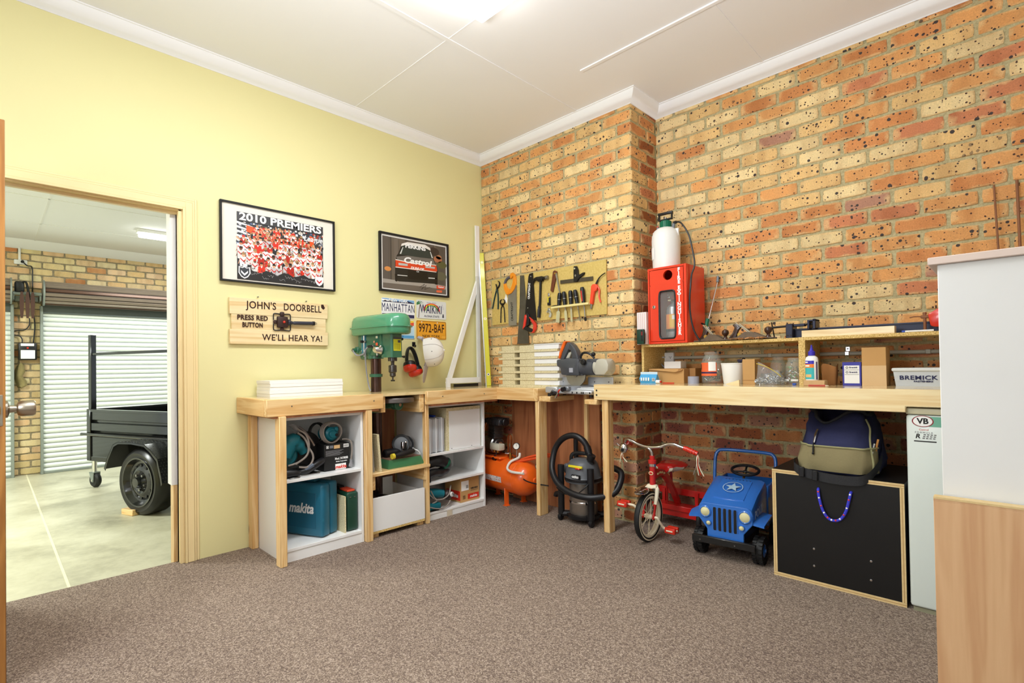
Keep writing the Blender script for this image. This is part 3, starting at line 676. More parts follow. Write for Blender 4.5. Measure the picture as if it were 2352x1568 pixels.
# white cubby cabinet on the left
EDGE = P('beige_edge_tape', '#efe9dc', .4, var=.02)
def carcass(name, label, x0, x1, y0, y1, z1, shelves, plinth=.06, t=.016):
    c = thing(name, label, 'cabinet', ((x0+x1)/2, (y0+y1)/2, 0))
    for y in (y0, y1-t):
        g = G(); g.box(x0, x1, y, y+t, 0, z1, WHITE, bev=.001); g.obj('side_panel', c, True)
    g = G(); g.box(x0, x1, y0+t, y1-t, z1-t, z1, WHITE, bev=.001); g.obj('top_panel', c, True)
    g = G(); g.box(x0, x0+.006, y0+t, y1-t, plinth, z1-t, WHITE); g.obj('back_panel', c, True)
    g = G(); g.box(x0+.02, x1-.004, y0+t, y1-t, 0, plinth, WHITE); g.obj('plinth', c, True)
    for z in [plinth]+shelves:
        g = G(); g.box(x0+.006, x1, y0+t, y1-t, z, z+t, WHITE, bev=.001); g.obj('shelf', c, True)
    return c
CAB1 = carcass('open_cabinet', 'white open cabinet with power tools at the doorway end of the bench', .03, .46, -1.985, -1.478, .836, [.457])
CAB2 = carcass('open_cabinet', 'white three-tier open cabinet between drill press and orange compressor', .03, .42, -.95, -.378, .838, [.257, .466], plinth=.045)
# drawer box standing in the gap
t = thing('drawer_box', 'loose white drawer box standing below the bench grinder tray', 'drawer', (.3, -1.21, 0))
g = G(); g.box(.445, .461, -1.414, -1.0, .045, .262, WHITE, bev=.001); g.box(.445, .4605, -1.414, -1.0, .03, .045, CHIP); g.obj('front_panel', t, True)
g = G(); g.box(.07, .445, -1.405, -1.39, .04, .25, WHITE); g.obj('side_panel', t, True)
g = G(); g.box(.07, .445, -1.025, -1.01, .04, .25, WHITE); g.obj('side_panel', t, True)
g = G(); g.box(.07, .085, -1.39, -1.025, .04, .30, WHITE); g.obj('back_panel', t, True)
g = G(); g.box(.085, .445, -1.39, -1.025, .04, .055, CHIP); g.obj('base_panel', t, True)
g = G(); g.box(.1, .44, -1.41, -1.36, 0, .03, PINE['X']); g.obj('runner', t, True)
g = G(); g.box(.1, .44, -1.05, -1.0, 0, .03, PINE['X']); g.obj('runner', t, True)
t = thing('sander_disc', 'dark round tool with cord lying inside the white drawer box', 'tool', (.33, -1.28, .055))
g = G(); g.lathe([(0, 0), (.085, 0), (.09, .03), (.085, .14), (.06, .165), (.03, .175), (0, .176)], BLACK, rot(0, 0, 0, (.335, -1.29, .06)), 24); g.obj('tool_body', t, True)
g = G(); g.lathe([(.03, .176), (.055, .172), (.06, .178), (.03, .184)], STEEL, rot(0, 0, 0, (.335, -1.29, .06)), 24); g.obj('ring', t, True)
t = thing('white_cube_box', 'white faced chipboard box filling the right half of the top shelf', 'box', (.25, -.57, .482))
g = G(); g.box(.08, .395, -.745, -.402, .482, .806, CHIPL, bev=.001); g.obj('box_body', t, True)
g = G(); g.box(.395, .399, -.722, -.408, .484, .782, WHITE, bev=.001); g.obj('front_panel', t, True)
for y in (-.70, -.50):
    g = G(); g.cyl((.399, y, .497), (.401, y, .497), .003, INK, seg=8); g.obj('screw', t, True)
# clear organiser cases
CLR = P('clear_plastic', '#dfe4ea', .25, var=.02, trans=.35, alpha=1)
for i, (y0, y1, lab) in enumerate(((-.935, -.875, 'clear organiser case leftmost on the top shelf of the three-tier cabinet'), (-.872, -.815, 'clear organiser case in the middle beside the white box'), (-.812, -.758, 'clear organiser case pressed against the white box'))):
    t = thing('organiser_case', lab, 'case', (.25, (y0+y1)/2, .482), group='clear organiser cases')
    g = G(); g.box(.06, .40-.006*i, y0, y1, .486, .735, CLR, bev=.008, seg=2); g.obj('case_body', t, True)
    g = G(); g.box(.05, .402-.006*i, (y0+y1)/2-.004, (y0+y1)/2+.004, .484, .74, P('clear_rim', '#f2f5f8', .3)); g.obj('rim', t, True)
    g = G(); g.box(.15, .3, (y0+y1)/2-.014, (y0+y1)/2+.014, .736, .75, P('blue_plastic', '#2b4fc4', .4), bev=.004); g.obj('handle', t, True)
# boards lying on the bench
names = ['lowest of the white boards stacked on the bench by the doorway', 'second white board from the bottom of the stack by the doorway', 'middle white board of the stack by the doorway', 'fourth white board up in the stack by the doorway', 'topmost white board of the stack by the doorway']
for i in range(5):
    g = G(); dx, dy = [(0, 0), (.002, -.002), (-.002, .001), (.001, .002), (0, -.001)][i]
    g.box(.03+dx, .25+dx, -1.978+dy, -1.506+dy, ZL+.0205*i, ZL+.0205*i+.02, WHITE, bev=.0008)
    solo(g, 'white_board', names[i], 'board', (.14, -1.74, ZL+.0205*i), group='white boards stacked on the bench')
# chipboard shelf boxes on the long bench
t = thing('shelf_unit', 'chipboard shelf on the long bench holding the red extinguisher cabinet', 'shelf', (2.1, .2, ZR))
g = G(); g.box(1.612, 1.63, .03, .34, ZR, 1.235, CHIP, bev=.001); g.obj('side_panel', t, True)
g = G(); g.box(1.612, 2.606, .03, .34, 1.235, 1.253, CHIP, bev=.001); g.obj('top_panel', t, True)
t = thing('shelf_unit', 'chipboard shelf on the long bench under the blue beam', 'shelf', (3.1, .2, ZR))
g = G(); g.box(2.607, 2.641, .03, .34, ZR, 1.236, CHIP, bev=.001); g.obj('side_panel', t, True)
g = G(); g.box(2.607, 3.6, .03, .34, 1.236, 1.254, CHIP, bev=.001); g.obj('top_panel', t, True)
g = G(); g.box(3.565, 3.6, .03, .34, ZR, 1.236, CHIP, bev=.001); g.obj('side_panel', t, True)
# black chest
FILM = P('black_film_ply', '#100f0f', .4, var=.08)
t = thing('storage_chest', 'black plywood chest with pale edges and a blue rope handle', 'chest', (2.83, 0, 0))
def board(name, x0, x1, z0, z1, y0=-.28, y1=.22):
    g = G(); g.box(x0, x1, y0+.002, y1, z0, z1, FILM); g.box(x0+.0005, x1-.0005, y0, y0+.002, z0+.0005, z1-.0005, PYE)
    if z1-z0 < .05: g.box(x0, x1, y0-.0003, y0+.001, (z0+z1)/2-.002, (z0+z1)/2+.001, P('ply_line', '#b58c52', .7))
    else: g.box((x0+x1)/2-.0015, (x0+x1)/2+.0015, y0-.0003, y0+.001, z0, z1, 'ply_line')
    g.obj(name, t, True)
board('base_panel', 2.552, 3.112, 0, .02); board('top_panel', 2.552, 3.112, .536, .556); board('side_panel', 2.552, 2.571, .02, .536); board('side_panel', 3.094, 3.112, .02, .536)
g = G(); g.box(2.571, 3.094, -.278, -.26, .02, .536, FILM); g.obj('front_panel', t, True)
g = G(); g.box(2.571, 3.094, .20, .218, .02, .536, FILM); g.obj('back_panel', t, True)
ROPE = P('blue_rope', '#3b3fd0', .7, var=.3, vs_=120)
g = G(); rp = [(2.768, -.275, .483), (2.769, -.288, .478), (2.774, -.294, .44), (2.788, -.295, .385), (2.81, -.296, .35), (2.835, -.296, .341), (2.862, -.295, .352), (2.885, -.294, .39), (2.9, -.293, .45), (2.906, -.288, .483), (2.907, -.275, .487)]
g.tube(rp, .0065, ROPE, sm=5, seg=8)
for i, p in enumerate(smoothpts(rp, 3)[4:-4:2]): g.ball(p+Vector((0, -.003, .002)), .0052, WHT if i % 2 else RED, seg=8, rings=5)
g.obj('rope_handle', t, True)
for x, z in ((2.742, .178), (2.741, .093), (2.98, .176), (2.978, .087)):
    g = G(); g.lathe([(.006, 0), (.005, .002), (0, .003)], CHROME, frame((x, -.278, z), (1, 0, 0), (0, 0, 1), (0, -1, 0)), 12); g.obj('bolt', t, True)
# fridge
FR = P('fridge_enamel', '#d6ddd6', .3, coat=.2, var=.01)
t = thing('bar_fridge', 'pale green white bar fridge with beer sticker beside the black chest', 'fridge', (3.4, 0, 0))
g = G(); g.box(3.127, 3.62, -.235, .3, .02, .86, FR, bev=.008); g.obj('fridge_body', t, True)
g = G(); g.box(3.125, 3.62, -.29, -.24, .02, .872, FR, bev=.012, seg=3); d = g.obj('fridge_door', t, True)
g = G(); g.box(3.124, 3.622, -.292, .3, .874, .902, P('fridge_top', '#c9c3a4', .35), bev=.006, seg=2); g.obj('top_trim', t, True)
g = G(); g.box(3.135, 3.6, -.28, -.23, 0, .018, P('fridge_foot', '#8d8a70', .5)); g.obj('kick_strip', t, True)
g = G(); MAR = P('sticker_maroon', '#8d2b33', .5); GRN = P('sticker_green', '#6fae95', .5)
g.box(3.205, 3.34, -.2908, -.29, .822, .866, GRN); OV = onY(3.184, .845, -.29) @ Matrix.Diagonal((1.12, .74, 1, 1)); g.lathe([(.031, 0), (.034, .0012), (0, .0012)], MAR, OV, 32); g.lathe([(.030, .0013), (0, .0015)], PAPER, OV, 32)
g.text('VB', .034, INK, onY(3.184, .845, -.292), bold=.03, ext=.0003);
g.obj('sticker', d, True)
g = G(); g.text('Castrol', .011, RED, onY(3.187, .808, -.2905), ext=.0003); g.text('FORMULA', .011, P('grey_ink', '#7d7d7d', .6), onY(3.187, .795, -.2905), ext=.0003, sp=1.4)
g.text('R', .027, INK, onY(3.165, .778, -.2905), bold=.03, shear=.2, ext=.0003)
for i in range(3):
    for j in range(4): g.box(3.182+.012*j+.002*i, 3.190+.012*j+.002*i, -.2906, -.29, .768+.008*i, .773+.008*i, 'grey_ink')
g.box(3.152, 3.23, -.2906, -.29, .754, .759, INK); g.obj('sticker', d, True)
# tall white cabinet and laminate board on the right
t = thing('tall_cabinet', 'tall white cabinet with pinkish top at the right edge', 'cabinet', (3.7, -.85, 0))
g = G(); g.box(3.315, 4.2, -1.12, -.45, 0, 1.407, P('cabinet_white', '#e4e4e2', .35, var=.012), bev=.002); g.obj('cabinet_body', t, True)
g = G(); g.box(3.293, 4.23, -1.135, -.43, 1.407, 1.43, P('cabinet_lid', '#dcc8bc', .45, var=.03), bev=.002); g.obj('top_panel', t, True)
LAM = wood('oak_laminate', '#dcb489', '#c4946a', 'Z', ring=13, rough=.4, knots=False, grain=.8)
t = thing('laminate_board', 'oak laminate board standing in front of the tall white cabinet', 'board', (3.7, -1.15, 0))
g = G(); g.box(3.296, 4.25, -1.165, -1.13, 0, .688, LAM, bev=.001); g.obj('panel', t, True)
g = G(); g.box(3.296, 4.25, -1.165, -1.13, .688, .694, LAM); g.box(3.296, 4.25, -1.166, -1.129, .694, .700, PYE); g.obj('edge_strip', t, True)
RUST = P('rusty_steel', '#8f5f40', .6, .3, var=.2)
for i, (x0, z0, x1, z1, r, lab) in enumerate(((3.445, 1.655, 3.421, 1.98, .0045, 'thin rusty rod leaning on the brick wall, left of the pair'), (3.512, 1.654, 3.503, 1.984, .006, 'thicker rusty rod leaning on the brick wall, right of the pair'))):
    g = G(); x = x0+(x0-x1)/(z1-z0)*(z0-.985)
    x = x0; g.cyl((x, .20, 1.256), (x1, .338, z1), r, RUST, seg=8); solo(g, 'steel_rod', lab, 'rod', group='rusty rods behind the tall cabinet')
# ------------------------------------------------------------------ pictures, sign and plates on the yellow wall
def picture(name, label, y0, y1, z0, z1, bar, matcol):
    t = thing(name, label, 'picture', (.012, (y0+y1)/2, (z0+z1)/2))
    g = G()
    g.box(.006, .028, y0, y1, z1-bar, z1, INK, bev=.001); g.box(.006, .028, y0, y1, z0, z0+bar, INK, bev=.001)
    g.box(.006, .028, y0, y0+bar, z0+bar, z1-bar, INK, bev=.001); g.box(.006, .028, y1-bar, y1, z0+bar, z1-bar, INK, bev=.001)
    g.obj('frame', t, True)
    g = G(); g.box(.004, .014, y0+bar, y1-bar, z0+bar, z1-bar, P('picture_mount_'+matcol, matcol, .5, var=.01)); g.obj('mount', t, True)
    return t
t = picture('framed_poster', 'large framed team photograph poster above the doorbell sign', -2.18, -1.438, 1.669, 2.168, .011, '#ece6d8')
def crowd(t, y0, z0, W, Hh):
    g = G(); M = onX(y0, z0, .0145); r = random.Random(4)
    g.poly([(0, 0), (W, 0), (W, Hh), (0, Hh)], 0, '#35363a', M)
    for i in range(620):                                   # spectators in the stand
        x, y = r.uniform(0, W), r.uniform(.38, .86)*Hh; s = r.uniform(.003, .008)
        g.poly([(x-s, y-s*.7), (x+s, y-s*.7), (x+s*.8, y+s), (x-s*.8, y+s)], .0002+i*1e-7, r.choice(['#c9c9cf', '#ffffff', '#1c1c22', '#5b6c90', '#8a8f9b', '#d9d2c8', '#3b3f4a', '#b03a2c']), M)
    for k in range(7):                                     # streamers
        a = (.86-.065*k)*Hh; g.poly([(0, a), (.17*W, a-.05*Hh), (.17*W, a-.062*Hh), (0, a-.014)], .0003, '#f2f2f2', M)
    g.poly([(.1*W, .72*Hh), (.2*W, .70*Hh), (.2*W, .80*Hh), (.1*W, .82*Hh)], .00032, '#e8561f', M)
    g.poly([(.83*W, .42*Hh), (.88*W, .42*Hh), (.885*W, .80*Hh), (.83*W, .82*Hh)], .00032, '#e8561f', M)
    z = [.0004]
    def man(x, y, s, shirt, vee, arms):
        z[0] += .000012; q = z[0]; sk = r.choice(['#d99a72', '#c98660', '#e0aa85', '#7a4a32'])
        g.poly([(x-s*.55, y-s*1.5), (x+s*.55, y-s*1.5), (x+s*.62, y-s*.1), (x+s*.25, y+s*.12), (x-s*.25, y+s*.12), (x-s*.62, y-s*.1)], q, shirt, M)
        if vee:
            g.poly([(x-s*.5, y-s*.1), (x-s*.5, y-s*.3), (x, y-s*.8), (x+s*.5, y-s*.3), (x+s*.5, y-s*.1), (x, y-s*.55)], q+3e-6, '#d3261f', M)
        else: g.poly([(x-s*.2, y+s*.1), (x, y-s*.3), (x+s*.2, y+s*.1)], q+3e-6, '#f4f4f4', M)
        for sg in (-1, 1):
            hx, hy = (x+sg*s*r.uniform(.7, 1.2), y+s*r.uniform(.2, .9)) if arms and r.random() < .5 else (x+sg*s*.75, y-s*1.1)
            g.poly([(x+sg*s*.5, y-s*.05), (x+sg*s*.6, y-s*.35), (hx+sg*s*.1, hy-s*.1), (hx-sg*s*.08, hy+s*.1)], q+4e-6, sk, M)
        g.disc((x, y+s*.38), s*.27, q+6e-6, sk, M, ry=s*.36, n=9)
        g.poly([(x-s*.28, y+s*.42), (x+s*.28, y+s*.42), (x+s*.2, y+s*.78), (x-s*.2, y+s*.78)], q+8e-6, r.choice(['#2a1c14', '#4a3220', '#a8875a', '#d3261f']), M)
    for row, (yy, n, s, x0, x1) in enumerate(((.80, 11, .026, .2, .6), (.74, 14, .027, .17, .75), (.67, 15, .029, .12, .84), (.60, 16, .030, .04, .97), (.52, 16, .031, .02, .98), (.43, 15, .033, .02, .98), (.33, 14, .034, .03, .98), (.24, 12, .034, .16, .98))):
        for i in range(n):
            x = (x0+(x1-x0)*(i+.5)/n)*W+r.uniform(-.009, .009); c = r.random()
            if row < 3: sh = r.choice(['#d8321f', '#b7281b', '#e2401f', '#d8321f', '#f2f2ee', '#2b2b30', '#dfd33a' if i == 8 else '#c9432c'])
            else: sh = r.choice(['#f3f1ec', '#dcdad8', '#c2c1c4', '#f3f1ec', '#ecebe8']) if c < .8 else r.choice(['#d8321f', '#26262b', '#b7281b'])
            man(x, yy*Hh+r.uniform(-.010, .010), s*r.uniform(1.0, 1.2), sh, sh[1] in 'fdce' and sh not in ('#d8321f', '#e2401f', '#dfd33a', '#c9432c'), row < 4)
            z[0] += .000012
            if row > 2:
                for k in range(3): xx, yv = x+r.uniform(-.02, .02), yy*Hh-r.uniform(.02, .05); g.poly([(xx-.003, yv-.005), (xx+.003, yv-.004), (xx+.002, yv+.004), (xx-.002, yv+.005)], z[0]+k*1e-6, r.choice(['#202126', '#d3261f', '#3a3b42', '#101014']), M)
    q = z[0]+.0001
    pts = [(0, 0), (W, 0), (W, .12*Hh)]+[(W*(1-i/16), (.14+.03*math.sin(i*1.9))*Hh) for i in range(1, 16)]+[(0, .18*Hh)]
    g.poly(pts, q, '#2a2a2b', M)
    for i in range(12):                                    # signatures
        x, y = (.14+.064*i)*W, r.uniform(.04, .13)*Hh
        pp = [(x+.012*j*.4+r.uniform(-.004, .004), y+r.uniform(-.010, .010)) for j in range(9)]
        for a, b in zip(pp, pp[1:]):
            d = Vector((b[0]-a[0], b[1]-a[1])); n_ = Vector((-d.y, d.x)).normalized()*.0006 if d.length else Vector((0, 0))
            g.poly([(a[0]-n_.x, a[1]-n_.y), (b[0]-n_.x, b[1]-n_.y), (b[0]+n_.x, b[1]+n_.y), (a[0]+n_.x, a[1]+n_.y)], q+.0001, '#b9b9b9', M)
    g.poly([(0, .865*Hh), (W, .865*Hh), (W, Hh), (0, Hh)], q, '#3a3a3c', M)
    def shield(cx_, cy_, s, a, b):
        o = [(-.5, .5), (-.2, .42), (0, .55), (.2, .42), (.5, .5), (.52, -.1), (.3, -.45), (0, -.62), (-.3, -.45), (-.52, -.1)]
        g.poly([(cx_+x*s, cy_+y*s) for x, y in o], q+.0001, '#f4f4f4', M); g.poly([(cx_+x*s*.82, cy_+y*s*.82) for x, y in o], q+.0002, a, M)
        g.poly([(cx_+x*s, cy_+y*s) for x, y in ((-.3, .15), (0, -.15), (.3, .15), (.3, -.05), (0, -.35), (-.3, -.05))], q+.0003, b, M)
    shield(.075*W, .11*Hh, .068, '#3c4046', '#f4f4f4'); shield(.945*W, .10*Hh, .058, '#f4f4f4', '#c8202a')
    g.obj('print', t, True)
    g = G(); M2 = onX(y0, z0, .0145+q+.0002)
    g.text('2010 PREMIERS', .066, WHT, M2 @ Matrix.Translation((W*.5, .932*Hh, .0005)), bold=.03, sx=1.25, ext=.0002); g.obj('lettering', t, True); g = G()
    g.text('League', .052, WHT, M2 @ Matrix.Translation((W*.87, .765*Hh, .0006)), bold=.02, shear=.25, sx=.9, ext=.0002)
    g.obj('lettering', t, True)
crowd(t, -2.082, 1.69, .56, .424)
t = picture('framed_poster', 'smaller framed racing car photograph above the number plates', -1.076, -.405, 1.712, 2.170, .015, '#f3f1ec')
def car(t, y0, z0, W, Hh):
    g = G(); M = onX(y0, z0, .0145); r = random.Random(2)
    def c(X, Y):
        u = (X-428)/570; top = 160+102*u; bot = 632+53*u; return (u*W, (1-(Y-top)/(bot-top))*Hh)
    def pl(pts, z, col): g.poly([c(*p) for p in pts], z, col, M)
    g.poly([(0, 0), (W, 0), (W, Hh), (0, Hh)], 0, '#58504a', M)
    for i in range(46):
        x = r.uniform(0, W); w_ = r.uniform(.01, .05); g.poly([(max(0, x-w_), 0), (min(W, x+w_), 0), (min(W, x+w_), Hh), (max(0, x-w_), Hh)], .0001+i*2e-6, r.choice(['#5d554e', '#4c463f', '#665d52', '#6e655c', '#544e46']), M)
    for X, Y, rr, col in ((470, 460, .03, '#d08a4a'), (920, 370, .045, '#a8694a'), (880, 300, .06, '#3a302b'), (960, 420, .05, '#5a5a35'), (950, 520, .06, '#62604a'), (930, 350, .03, '#b47a55')): g.disc(c(X, Y), rr, .0003, col, M, ry=rr*.6, n=18)
    pl([(428, 560), (998, 600), (998, 685), (428, 632)], .0004, '#6b6259'); pl([(428, 548), (640, 575), (900, 590), (998, 612), (998, 640), (700, 606), (428, 585)], .0005, '#a39c93')
    pl([(530, 560), (530, 400), (545, 340), (560, 320), (590, 235), (640, 218), (800, 240), (850, 270), (885, 380), (910, 430), (920, 470), (915, 590), (880, 588), (560, 572)], .0006, '#1d1e1d')
    pl([(590, 232), (640, 216), (800, 238), (848, 268), (852, 292), (790, 262), (630, 240), (584, 255)], .0007, '#e7e3dc')
    pl([(566, 328), (596, 250), (640, 240), (830, 282), (870, 360), (760, 352), (640, 335)], .0008, '#2f3a36')
    pl([(572, 322), (598, 262), (604, 264), (584, 324)], .0009, '#cfd3cf'); pl([(845, 300), (852, 300), (874, 358), (862, 358)], .0009, '#cfd3cf')
    pl([(540, 350), (640, 338), (760, 354), (872, 364), (896, 420), (860, 424), (700, 415), (560, 392)], .00095, '#6e6a64')
    pl([(535, 380), (700, 412), (905, 425), (914, 472), (905, 478), (700, 468), (534, 440)], .00105, '#d8451f'); pl([(533, 440), (905, 480), (905, 486), (533, 447)], .0011, '#efe9df'); pl([(535, 372), (700, 405), (905, 418), (905, 424), (700, 412), (535, 380)], .0011, '#efe9df')
    for a in ((560, 405, 640, 425), (800, 430, 890, 445)): pl([(a[0], a[1]), (a[2], a[1]+8), (a[2], a[3]+8), (a[0], a[3])], .00115, '#b9bdba'); 
    pl([(640, 470), (820, 485), (820, 560), (640, 550)], .00112, '#0e0f0e'); pl([(550, 512), (636, 518), (636, 524), (550, 519)], .0012, '#d9d9d4'); pl([(828, 532), (905, 538), (905, 545), (828, 541)], .0012, '#d9d9d4')
    pl([(527, 505), (548, 505), (548, 575), (530, 570)], .0012, '#111111'); pl([(890, 520), (915, 520), (915, 598), (888, 592)], .0012, '#111111'); pl([(525, 320), (545, 318), (545, 350), (528, 348)], .0012, '#222')if False else None
    pl([(905, 602), (985, 612), (980, 640), (905, 632)], .0012, '#d8451f'); pl([(903, 645), (960, 648), (955, 668), (903, 665)], .0012, '#e46a45')
    pp = [(745, 620), (790, 590), (760, 640), (805, 600), (790, 640), (840, 618), (860, 632)]
    for a, b in zip(pp, pp[1:]): pl([a, b, (b[0]+2, b[1]+3), (a[0]+2, a[1]+3)], .00125, '#2a2624')
    g.obj('print', t, True)
    g = G(); M2 = onX(y0, z0, .0145+.0014)
    def tx(s_, X, Y, h, m, **k): p = c(X, Y); g = G(); g.text(s_, h, m, M2 @ Matrix.Translation((p[0], p[1], .0003)), ext=.0002, **k); g.obj('lettering', t, True)
    tx('PERKINS', 712, 264, .044, WHT, bold=.045, sx=1.2); tx('Castrol', 728, 395, .062, WHT, bold=.04, sx=1.45, shear=.2); tx('DUNLOP', 725, 455, .026, WHT, bold=.04, shear=.2, sx=1.2); tx('Castrol', 945, 618, .020, WHT, bold=.03, shear=.2)
    tx('Cat', 728, 480, .018, WHT, shear=.2)
car(t, -1.045, 1.737, .614, .405)
# doorbell sign
SG = wood('sign_pine', '#efdcae', '#dcbb80', 'Y', ring=12, rough=.6, knots=True)
t = thing('doorbell_sign', "pale pine plank sign reading John's doorbell below the team poster", 'sign', (.02, -1.815, 1.42))
def sg_(X, Y):
    u = (X-150)/933; top = 1000+60*u; bot = 1447+3*u; return (-2.131+.634*u, 1.573-.291*(Y-top)/(bot-top))
for (y0, y1, z0, z1, xf) in ((-2.131, -1.497, 1.468, 1.571, .026), (-2.12, -1.51, 1.372, 1.468, .023), (-2.131, -1.497, 1.281, 1.374, .026)):
    g = G(); g.box(.004, xf, y0, y1, z0, z1, SG, bev=.002); g.obj('plank', t, True)
g = G()
for s_, X, Y, h in (("JOHN'S", 428, 1083, .066), ('DOORBELL', 822, 1103, .066), ('PRESS RED', 348, 1200, .042), ('BUTTON', 347, 1268, .042), ("WE'LL HEAR YA!", 727, 1388, .058)):
    g = G(); y, z = sg_(X, Y); g.text(s_, h, P('burnt_lettering', '#3a1d10', .7), onX(y, z, .0268), bold=.012 if h > .05 else .028, sx={"JOHN'S": .82, 'DOORBELL': .75, 'BUTTON': .70}.get(s_, .90), ext=.0008, sp=1.06)
    g.obj('lettering', t, True)
for X, Y in ((402, 1003), (865, 1038)):
    y, z = sg_(X, Y); g = G(); g.cyl((.006, y, z+.004), (.02, y, z+.004), .004, STEEL, seg=8); g.obj('nail', t, True)
y, z = sg_(1030, 1090)
g = G(); g.raw([(.0262, y+a, z+b) for a, b in ((-.012, .018), (.004, .02), (.012, .004), (.016, -.004), (.006, -.016), (-.004, -.012), (-.012, -.002))], [(0, 6, 5, 4, 3, 2, 1)], P('knot_hole', '#33190d', .8)); g.obj('knot', t, True)
BK = P('bell_iron', '#42302c', .5, .3, var=.2)
y, z = sg_(612, 1236)
g = G(); g.box(.026, .052, y-.034, y+.034, z-.036, z+.036, BK, bev=.006, seg=2); bb = g.obj('bell_block', t, True)
g = G(); g.ball((.055, y+.006, z), (.008, .0085, .0085), RED); g.obj('red_button', bb, True)
for sy, sz in ((-1, -1), (-1, 1), (1, -1), (1, 1)):
    g = G(); a, b = sy*.052, sz*.052
    g.tube([(.034, y+sy*.012, z+b*1.02), (.034, y+a*.9, z+b*1.05), (.034, y+a*1.05, z+b*.85), (.034, y+a*1.05, z+sz*.012)], .0035, BLACK, sm=5); g.obj('wire_loop', bb, True)
g = G(); g.box(.026, .046, y-.014, y+.014, z+.036, z+.068, BK, bev=.008, seg=2); g.box(.026, .042, y-.012, y+.012, z-.056, z-.036, BK, bev=.005); g.box(.026, .042, y-.056, y-.034, z-.012, z+.012, BK, bev=.005); g.obj('lug', bb, True)
g = G(); g.tube([(.04, y+.034, z), (.042, y+.06, z-.002), (.045, y+.09, z-.002), (.046, y+.20, z+.001)], [.020, .012, .009, .012, .012, .012], P('dark_grip', '#33333f', .45), seg=14, sm=4); g.tube([(.046, y+.20, z+.001), (.046, y+.214, z+.001)], .014, BLACK, seg=14); hd = g.obj('handle', t, True)
g = G(); g.tube([(.046, y+.214+.008*(1-math.cos(a)), z+.001+.006*math.sin(a)) for a in [2*PI*i/10 for i in range(10)]], .0018, STEEL, closed=True, seg=6); g.obj('hanging_ring', hd, True)
# number plates
def plate(label, yc, zc, base, deco):
    t = thing('number_plate', label, 'number plate', (.002, yc, zc), group='souvenir number plates')
    g = G(); w_, h_, r_ = .1525, .076, .012; pts = []
    for cx_, cz_, a0 in ((w_-r_, h_-r_, 0), (-w_+r_, h_-r_, 90), (-w_+r_, -h_+r_, 180), (w_-r_, -h_+r_, 270)):
        pts += [(cx_+r_*math.cos(R(a0+a*22.5)), cz_+r_*math.sin(R(a0+a*22.5))) for a in range(5)]
    M = onX(yc, zc, .002); g.prism(pts, 'z', 0, .0022, P('plate_'+base, base, .35, var=.02), M=M); g.obj('plate', t, True)
    g = G(); deco(g, onX(yc, zc, .0044)); g.obj('lettering', t, True)
NAVY = P('navy_ink', '#1e2350', .5)
def d1(g, M):
    g.poly([(-.148, .045), (.148, .045), (.148, .072), (-.148, .072)], 0, '#7fb0dc', M)
    g.poly([(-.148, .045), (-.12, .058), (-.1, .05), (-.07, .063), (-.04, .05), (0, .056), (.05, .05), (.09, .064), (.148, .048), (.148, .045)], .0002, '#23284a', M); g.poly([(-.148, .066), (-.09, .062), (-.05, .05), (-.148, .052)], .0002, '#ffffff', M)
    g.poly([(-.148, -.072), (.148, -.072), (.148, -.046), (-.148, -.046)], 0, '#2b2c55', M)
    g.text('NEW YORK', .030, WHT, M @ Matrix.Translation((0, .059, .0006)), bold=.03, ext=.0002, sx=1.1); g.text('MANHATTAN', .092, NAVY, M @ Matrix.Translation((0, 0, .0003)), bold=0, sx=.50, ext=.0002, sp=1.1)
def d2(g, M):
    for rr, col, zz in ((.075, '#e5392d', 0), (.066, '#f0c531', .0001), (.057, '#69b84f', .0002), (.048, '#dfe2e0', .0003)): g.poly([(rr*1.15*math.cos(PI*i/16), -.01+rr*.85*math.sin(PI*i/16)) for i in range(17)], zz, col, M)
    g.poly([(-.135, -.07), (-.128, -.07), (-.122, .0), (-.112, .04), (-.118, .042), (-.128, .005)], .0003, '#6b4326', M)
    for a in range(7):
        q = PI*a/6+.1; g.poly([(-.116, .042), (-.116+.034*math.cos(q-.15), .044+.026*math.sin(q-.15)), (-.116+.04*math.cos(q), .04+.022*math.sin(q)), (-.116+.03*math.cos(q+.15), .038+.024*math.sin(q+.15))], .0004+a*1e-5, '#2f7a45', M)
    [g.poly([(-.05+.011*i, .052), (-.042+.011*i, .052), (-.042+.011*i, .062), (-.05+.011*i, .062)], .0004, '#b4b8bc', M) for i in (0, 1, 2, 3, 5, 6, 7, 8)]; g.text('WAIKIKI', .096, NAVY, M @ Matrix.Translation((-.005, 0, .0006)), bold=.012, sx=.58, ext=.0002, sp=1.08); g.text('ALOHA STATE', .024, NAVY, M @ Matrix.Translation((0, -.056, .0004)), ext=.0002, bold=.01)
    for x in (.11, .12, .115): g.disc((x, .045-(x-.11)*3), .007, .0005, '#c9ced4', M)
    g.poly([(.108, -.06), (.128, -.06), (.124, -.03), (.114, -.03)], .0005, '#3a3f55', M)
def d3(g, M):
    g.poly([(-.148, .03), (.148, .03), (.148, .072), (-.148, .072)], 0, '#f2cf46', M); g.poly([(.06, .03), (.148, .03), (.148, .058), (.1, .05)], .0002, '#e0553a', M); g.poly([(-.148, -.072), (.148, -.072), (.148, .03), (-.148, .03)], 0, '#bfe0f2', M); g.poly([(-.148, -.072), (.148, -.072), (.148, -.05), (-.148, -.046)], .0002, '#5ba7dd', M)
    g.disc((-.06, .0), .06, .0003, '#e9f4fa', M, ry=.04); g.text('2010', .085, P('plate_red', '#a8283a', .5), M @ Matrix.Translation((.06, -.004, .0006)), bold=.012, sx=.7, ext=.0002); g.text('STATE', .020, NAVY, M @ Matrix.Translation((.02, -.058, .0004)), ext=.0002)
